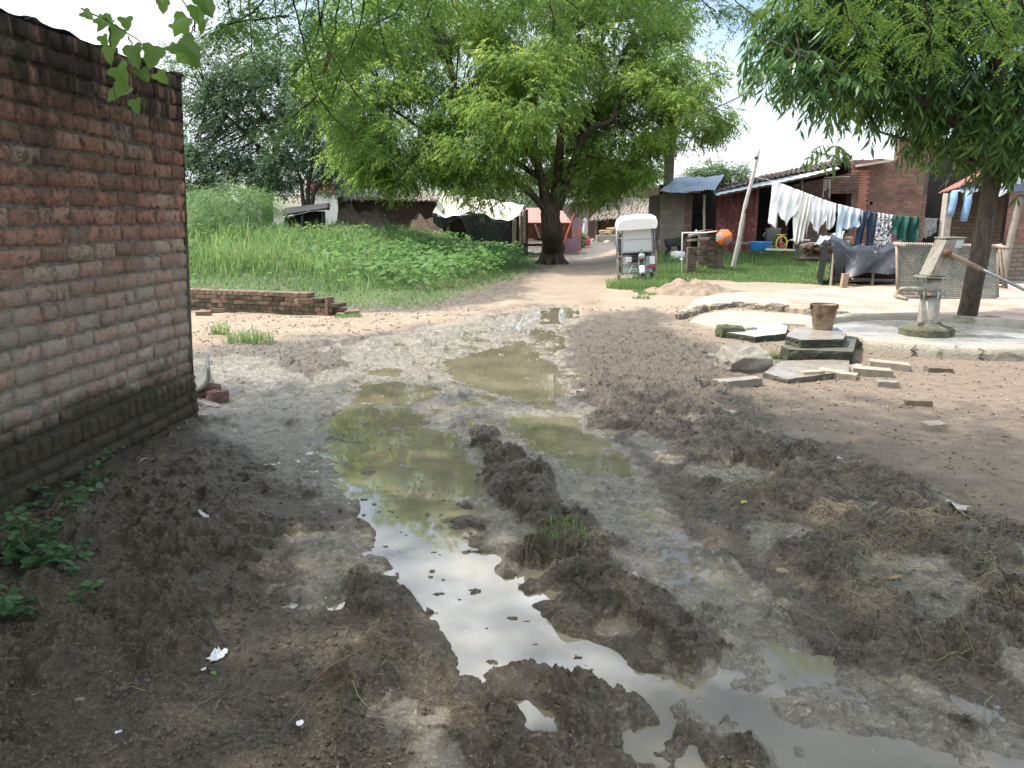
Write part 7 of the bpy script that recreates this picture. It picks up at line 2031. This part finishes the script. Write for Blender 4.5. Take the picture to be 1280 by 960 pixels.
tuft(700, 690, .16, 160, .07, 'trampled grey-green grass clump on the central mud ridge', ty=1)

def foot_weed(px, py, n_st, h, spread, leaf, label):
    """leafy weed: several stems each carrying opposite rounded leaves"""
    c = G(px, py); z0 = TH(c.x, c.y)
    root = thing('leafy_weed', label, 'weed', (c.x, c.y, z0 - .02), 0, 'leafy weeds at the foot of the near wall')
    P_, D_, T_, S_ = [], [], [], []
    tm = MB()
    for i in range(n_st):
        a = random.uniform(0, 6.28); l = h * random.uniform(.5, 1.1)
        b = Vector((random.gauss(0, spread * .35), random.gauss(0, spread * .35), 0))
        pts = [b]
        dd = Vector((math.cos(a) * .5, math.sin(a) * .5, 1)).normalized()
        for k in range(6):
            dd = (dd + Vector((random.gauss(0, .22) + math.cos(a) * .12, random.gauss(0, .22) + math.sin(a) * .12, -.10))).normalized()
            pts.append(pts[-1] + dd * l / 6)
        tm.tube(pts, [.0035 - .0004 * k for k in range(7)], 5, False)
        tv = random.uniform(.2, .9)
        for k in range(1, 7):
            for s in (0, 1, 2):
                an = random.uniform(0, 6.28)
                P_.append(list(pts[k])); D_.append([math.cos(an), math.sin(an), random.uniform(-.3, .35)]); T_.append(min(1, max(0, tv + random.gauss(0, .15)))); S_.append(leaf * random.uniform(.5, 1.2))
    P_ = np.array(P_); D_ = unit(np.array(D_)); n = len(P_)
    # rounded leaf: petiole offset then a six-sided blade with a fold
    nr = unit(np.array([0, 0, 1.0]) + rng.normal(0, .35, (n, 3))); w = unit(np.cross(D_, nr)); nn = unit(np.cross(w, D_)); S = np.array(S_)[:, None]
    b0 = P_ + D_ * S * .25
    out = [(0, 0), (.18, .36), (.5, .46), (.8, .28), (1.05, 0), (.8, -.28), (.5, -.46), (.18, -.36)]
    V = np.stack([b0 + D_ * S * x + w * S * y + nn * S * (abs(y) * .22 - x * x * .14) for x, y in out], 1).reshape(-1, 3)
    i = np.arange(n)[:, None] * 8
    F = np.concatenate([i + np.array([[0, 1, 2, 3]]), i + np.array([[0, 3, 4, 4]])[:, :4], i + np.array([[0, 4, 5, 6]])], 0)
    F = np.concatenate([i + np.array([[0, 1, 2, 3]]), i + np.array([[0, 5, 6, 7]])], 0)
    F2 = i + np.array([[0, 3, 4, 5]])
    fast_mesh('leaves', V, np.concatenate([F, F2]), leaf_mat('foot_weed_leaf', (.04, .10, .04), (.10, .20, .085), .3, .5, (.13, .21, .08)), {'tint': np.repeat(np.array(T_), 8)}, parent=root)
    tm.build('stems', M('green_stem', (.16, .17, .09), .8, .3, 20), root, True)
foot_weed(100, 588, 7, .34, .16, .040, 'leafy weed climbing the dark foot of the near brick wall, middle of three')
foot_weed(75, 640, 8, .26, .22, .040, 'low leafy weed on the soil between the upright weed and the left corner one')
foot_weed(30, 715, 14, .34, .26, .048, 'bushy broad-leaved weed at the left edge of the ground')
foot_weed(85, 715, 6, .24, .22, .038, 'sparse leafy weed right of the bushy one at the left edge')
foot_weed(160, 560, 5, .20, .10, .026, 'small narrow weed sprouting from the wall foot, nearest the corner')
foot_weed(10, 780, 7, .20, .20, .040, 'low leafy weed nearest the viewer at the left edge')
foot_weed(126, 610, 7, .16, .2, .026, 'tiny trailing weed on the mud right of the climbing weed')

def debris():
    # crumbs of mud: many small rough lumps on banks (one mass)
    n = 26000
    y = 1.5 + 9 * rng.random(n) ** 1.9; x = (rng.random(n) * 2 - 1) * (.70 * y + .6)
    h, s, d, r, g = terrain(x, y, True)
    k = (h > .012) & (rng.random(n) < (.10 + .90 * r) * (1 - .97 * s)) 
    x, y, h = x[k], y[k], h[k]; n = len(x)
    sz = .0025 + .008 * rng.random(n) ** 3 + .0006 * y
    base = np.array([[1, 0, 0], [0, 1, 0], [-1, 0, 0], [0, -1, 0], [0, 0, 1], [0, 0, -1]], float)
    V = np.stack([x, y, h + sz * .3], 1)[:, None, :] + base[None] * sz[:, None, None] * rng.uniform(.5, 1.3, (n, 6, 1))
    tri = np.array([[0, 1, 4], [1, 2, 4], [2, 3, 4], [3, 0, 4], [1, 0, 5], [2, 1, 5], [3, 2, 5], [0, 3, 5]])
    F = (np.arange(n)[:, None, None] * 6 + tri[None]).reshape(-1, 3)
    o = fast_mesh('mud_crumbs', V.reshape(-1, 3), F, M('mud_crumb', (.12, .094, .066), .75, .5, 14, c2=(.06, .046, .032), bmp=.3), smooth=False)
    tag(o, 'small crumbs of wet mud scattered over the banks', 'mud crumbs', kind='stuff')
    # chaff and straw bits
    n = 52000
    y = 1.4 + 9.5 * rng.random(n) ** 1.8; x = (rng.random(n) * 2 - 1) * (.70 * y + .5)
    h, s, d, r, g = terrain(x, y, True)
    cl = fbm(x * 1.2, y * 1.2, 3, 66)
    k = (h > .006) & (rng.random(n) < np.clip((cl - .30) * 3.2, 0, 1) * (.3 + .7 * r) * (1 - .8 * s))
    x, y, h = x[k], y[k], h[k]; n = len(x)
    a = rng.uniform(0, 6.28, n); ld = unit(np.stack([np.cos(a), np.sin(a), rng.uniform(-.15, .35, n)], 1))
    ln = .006 + .035 * rng.random(n) ** 3.0; 
    V, F, T = leaves_from(np.stack([x, y, h + .003], 1), ld, unit(np.array([0, 0, 1.]) + rng.normal(0, .3, (n, 3))), ln, .0022 + .0025 * rng.random(n), np.clip(rng.beta(1.4, 2.2, n), 0, 1), 0, .5)
    o = fast_mesh('chaff', V, F, leaf_mat('straw_chaff', (.075, .055, .032), (.27, .215, .125), .0, .8, (.42, .36, .24)), {'tint': T}); tag(o, 'chaff and short straw trodden into the mud', 'chaff', kind='stuff')
    # long trampled grass on the right bank
    P_, N = [], 0
    for (px, py, rr, cnt) in ((1120, 690, .6, 300), (1010, 640, .5, 130), (1220, 720, .6, 240), (1250, 640, .35, 150), (1060, 600, .35, 90), (700, 690, .2, 130), (900, 600, .4, 120), (820, 430, .7, 120), (1150, 790, .6, 200), (250, 880, .7, 60), (960, 505, .3, 60)):
        c = G(px, py); a = rng.uniform(0, 6.28, cnt); q = rr * np.sqrt(rng.random(cnt)); P_.append(np.stack([c.x + q * np.cos(a), c.y + q * np.sin(a)], 1))
    p = np.concatenate(P_); x, y = p[:, 0], p[:, 1]; n = len(x)
    a = rng.uniform(0, 6.28, n); ln = rng.uniform(.05, .17, n)
    V, F, T = [], [], []
    seg = 5; vs = []
    ca = a.copy(); px_, py_ = x.copy(), y.copy()
    rows = []
    for k in range(seg + 1):
        z = terrain(px_, py_) + .008 + .018 * np.sin(np.pi * k / seg) * rng.random(n)
        wd = .0016 * (1 - .5 * k / seg)
        wx, wy = -np.sin(ca) * wd, np.cos(ca) * wd
        rows.append(np.stack([px_ + wx, py_ + wy, z], 1)); rows.append(np.stack([px_ - wx, py_ - wy, z + .0015], 1))
        ca = ca + rng.normal(0, .35, n); px_ = px_ + np.cos(ca) * ln / seg; py_ = py_ + np.sin(ca) * ln / seg
    V = np.stack(rows, 1).reshape(-1, 3); m_ = 2 * (seg + 1)
    i = np.arange(n)[:, None] * m_
    F = np.concatenate([i + np.array([[2 * k, 2 * k + 1, 2 * k + 3, 2 * k + 2]]) for k in range(seg)], 0)
    T = np.repeat(np.clip(rng.beta(2, 2, n), 0, 1), m_)
    o = fast_mesh('trampled_straw', V, F, leaf_mat('trampled_grass', (.085, .070, .042), (.20, .17, .10), .1, .7, (.20, .27, .09)), {'tint': T}); tag(o, 'long grass stems trampled into the right mud bank', 'straw', kind='stuff')
    # gravel flecks on the dry soil
    n = 9000
    y = 4.5 + 9 * rng.random(n) ** 1.3; x = rng.uniform(-4.5, 9.5, n)
    h, s, d, r, g = terrain(x, y, True); k = (d > .5) & (h > .0); x, y, h = x[k], y[k], h[k]; n = len(x)
    sz = .004 + .014 * rng.random(n) ** 4 + .0006 * y
    V = np.stack([x, y, h + sz * .2], 1)[:, None, :] + base[None] * sz[:, None, None] * rng.uniform(.5, 1.4, (n, 6, 1))
    F = (np.arange(n)[:, None, None] * 6 + tri[None]).reshape(-1, 3)
    o = fast_mesh('gravel', V.reshape(-1, 3), F, M('grit', (.34, .27, .20), .9, .6, 9, c2=(.15, .11, .08), bmp=.2)); tag(o, 'grit and small stones strewn on the dry soil', 'gravel', kind='stuff')
debris()

def litter():
    WP = M('white_litter_plastic', (.72, .74, .78), .4, .1, 30, bmp=.2)
    def scrap(px, py, s, m, lab, cat, name, n=9, ecc=1.0, lift=.006, thick=.002):
        c = G(px, py, .03); mb = MB(); pts = [(0, 0)]
        for i in range(n):
            a = 2 * math.pi * i / n + random.uniform(-.2, .2); r = s * random.uniform(.55, 1.1); pts.append((r * math.cos(a), r * ecc * math.sin(a)))
        vs = [(x, y, TH(c.x + x, c.y + y) + lift + random.uniform(0, s * .12)) for x, y in pts]
        mb.add(vs, [(0, i, i % n + 1) for i in range(1, n + 1)])
        o = mb.build(name, m); o.location = (c.x, c.y, 0); o.modifiers.new('t', 'SOLIDIFY').thickness = thick; tag(o, lab, cat)
    scrap(273, 822, .042, WP, 'torn white plastic scrap in the mud at lower left', 'plastic scrap', 'plastic_scrap', 22)
    scrap(254, 839, .011, WP, 'tiny white plastic bit just below the torn scrap', 'plastic scrap', 'plastic_scrap')
    scrap(376, 911, .016, WP, 'small white plastic bit near the bottom left of centre', 'plastic scrap', 'plastic_scrap')
    scrap(149, 918, .012, WP, 'small white chip in the lower left corner soil', 'plastic scrap', 'plastic_scrap')
    scrap(326, 646, .03, M('pale_wet_scrap', (.55, .60, .66), .15, .1), 'pale shiny plastic scrap lying in the left mud', 'plastic scrap', 'plastic_scrap', ecc=.5)
    scrap(255, 650, .028, M('pale_wet_scrap', (.55, .60, .66)), 'pale shiny plastic scrap left of its twin in the left mud', 'plastic scrap', 'plastic_scrap', ecc=.5)
    scrap(1195, 648, .075, M('clear_crumpled_plastic', (.40, .38, .33), .3, .3), 'crumpled dirty clear plastic bag on the right bank edge', 'plastic bag', 'plastic_bag', 12, .5, .02)
    scrap(1118, 728, .035, M('orange_brown_leaf', (.38, .23, .10), .7, .3), 'curled orange brown leaf on the right mud bank', 'leaf', 'fallen_leaf', 7, .5, .012)
    scrap(930, 638, .025, M('yellow_leaf', (.46, .38, .08), .6, .2), 'yellow fallen leaf on the right bank near the slurry', 'leaf', 'fallen_leaf', 6, .6, .012)
    scrap(1012, 585, .03, M('bluish_plastic', (.45, .50, .55), .4, .2), 'small bluish white plastic bit on the right bank top', 'plastic scrap', 'plastic_scrap', 7, .5)
    scrap(1160, 626, .03, M('cyan_plastic', (.20, .42, .48), .4, .2), 'small cyan plastic bit beside the trampled grass', 'plastic scrap', 'plastic_scrap', 7, .6, .012)
    scrap(571, 722, .02, M('dark_leaf_litter', (.05, .045, .03), .6, .3), 'small dark leaf floating on the big puddle', 'leaf', 'floating_leaf', 7, .4, .012)
    scrap(268, 846, .016, M('green_litter_leaf', (.10, .24, .04), .5, .3), 'small fresh green leaf beside the torn white scrap', 'leaf', 'fallen_leaf', 6, .5)
    scrap(205, 705, .02, M('orange_brown_leaf', (.1, .1, .1)), 'tiny orange brown leaf in the mud left of the ruts', 'leaf', 'fallen_leaf', 6, .6)
    scrap(100, 877, .022, M('pale_pebble', (.32, .27, .21), .8, .3), 'flat pale pebble in the lower left soil', 'pebble', 'pebble', 8, .6, .006, .01)
    scrap(1050, 575, .03, WP, 'small white paper bit where bare soil meets the bank', 'paper scrap', 'paper_scrap', 6, .5)
    for px0, py0, px1, py1, l in ((386, 866, 440, 850, 'short reddish brown twig on the left bank near the puddle'), (222, 535, 242, 520, 'pale straw-coloured stick at the foot of the near wall'), (185, 572, 172, 578, 'short pale curved stick in the mud near the wall weeds'), (560, 590, 600, 575, 'x')):
        if l == 'x': continue
        a = G(px0, py0, .03); b = G(px1, py1, .03); a.z = TH(a.x, a.y) + .012; b.z = TH(b.x, b.y) + .012; m = a.lerp(b, .5) + Vector((0, .01, .012))
        mb = MB(); mb.tube([(0, 0, 0), m - a, b - a], [.004, .004, .002], 6); o = mb.build('twig', M('red_brown_twig', (.20, .12, .08), .8, .3) if px0 == 386 else M('pale_straw_stick', (.48, .40, .28), .8, .3), None, True); o.location = a; tag(o, l, 'twig')
litter()
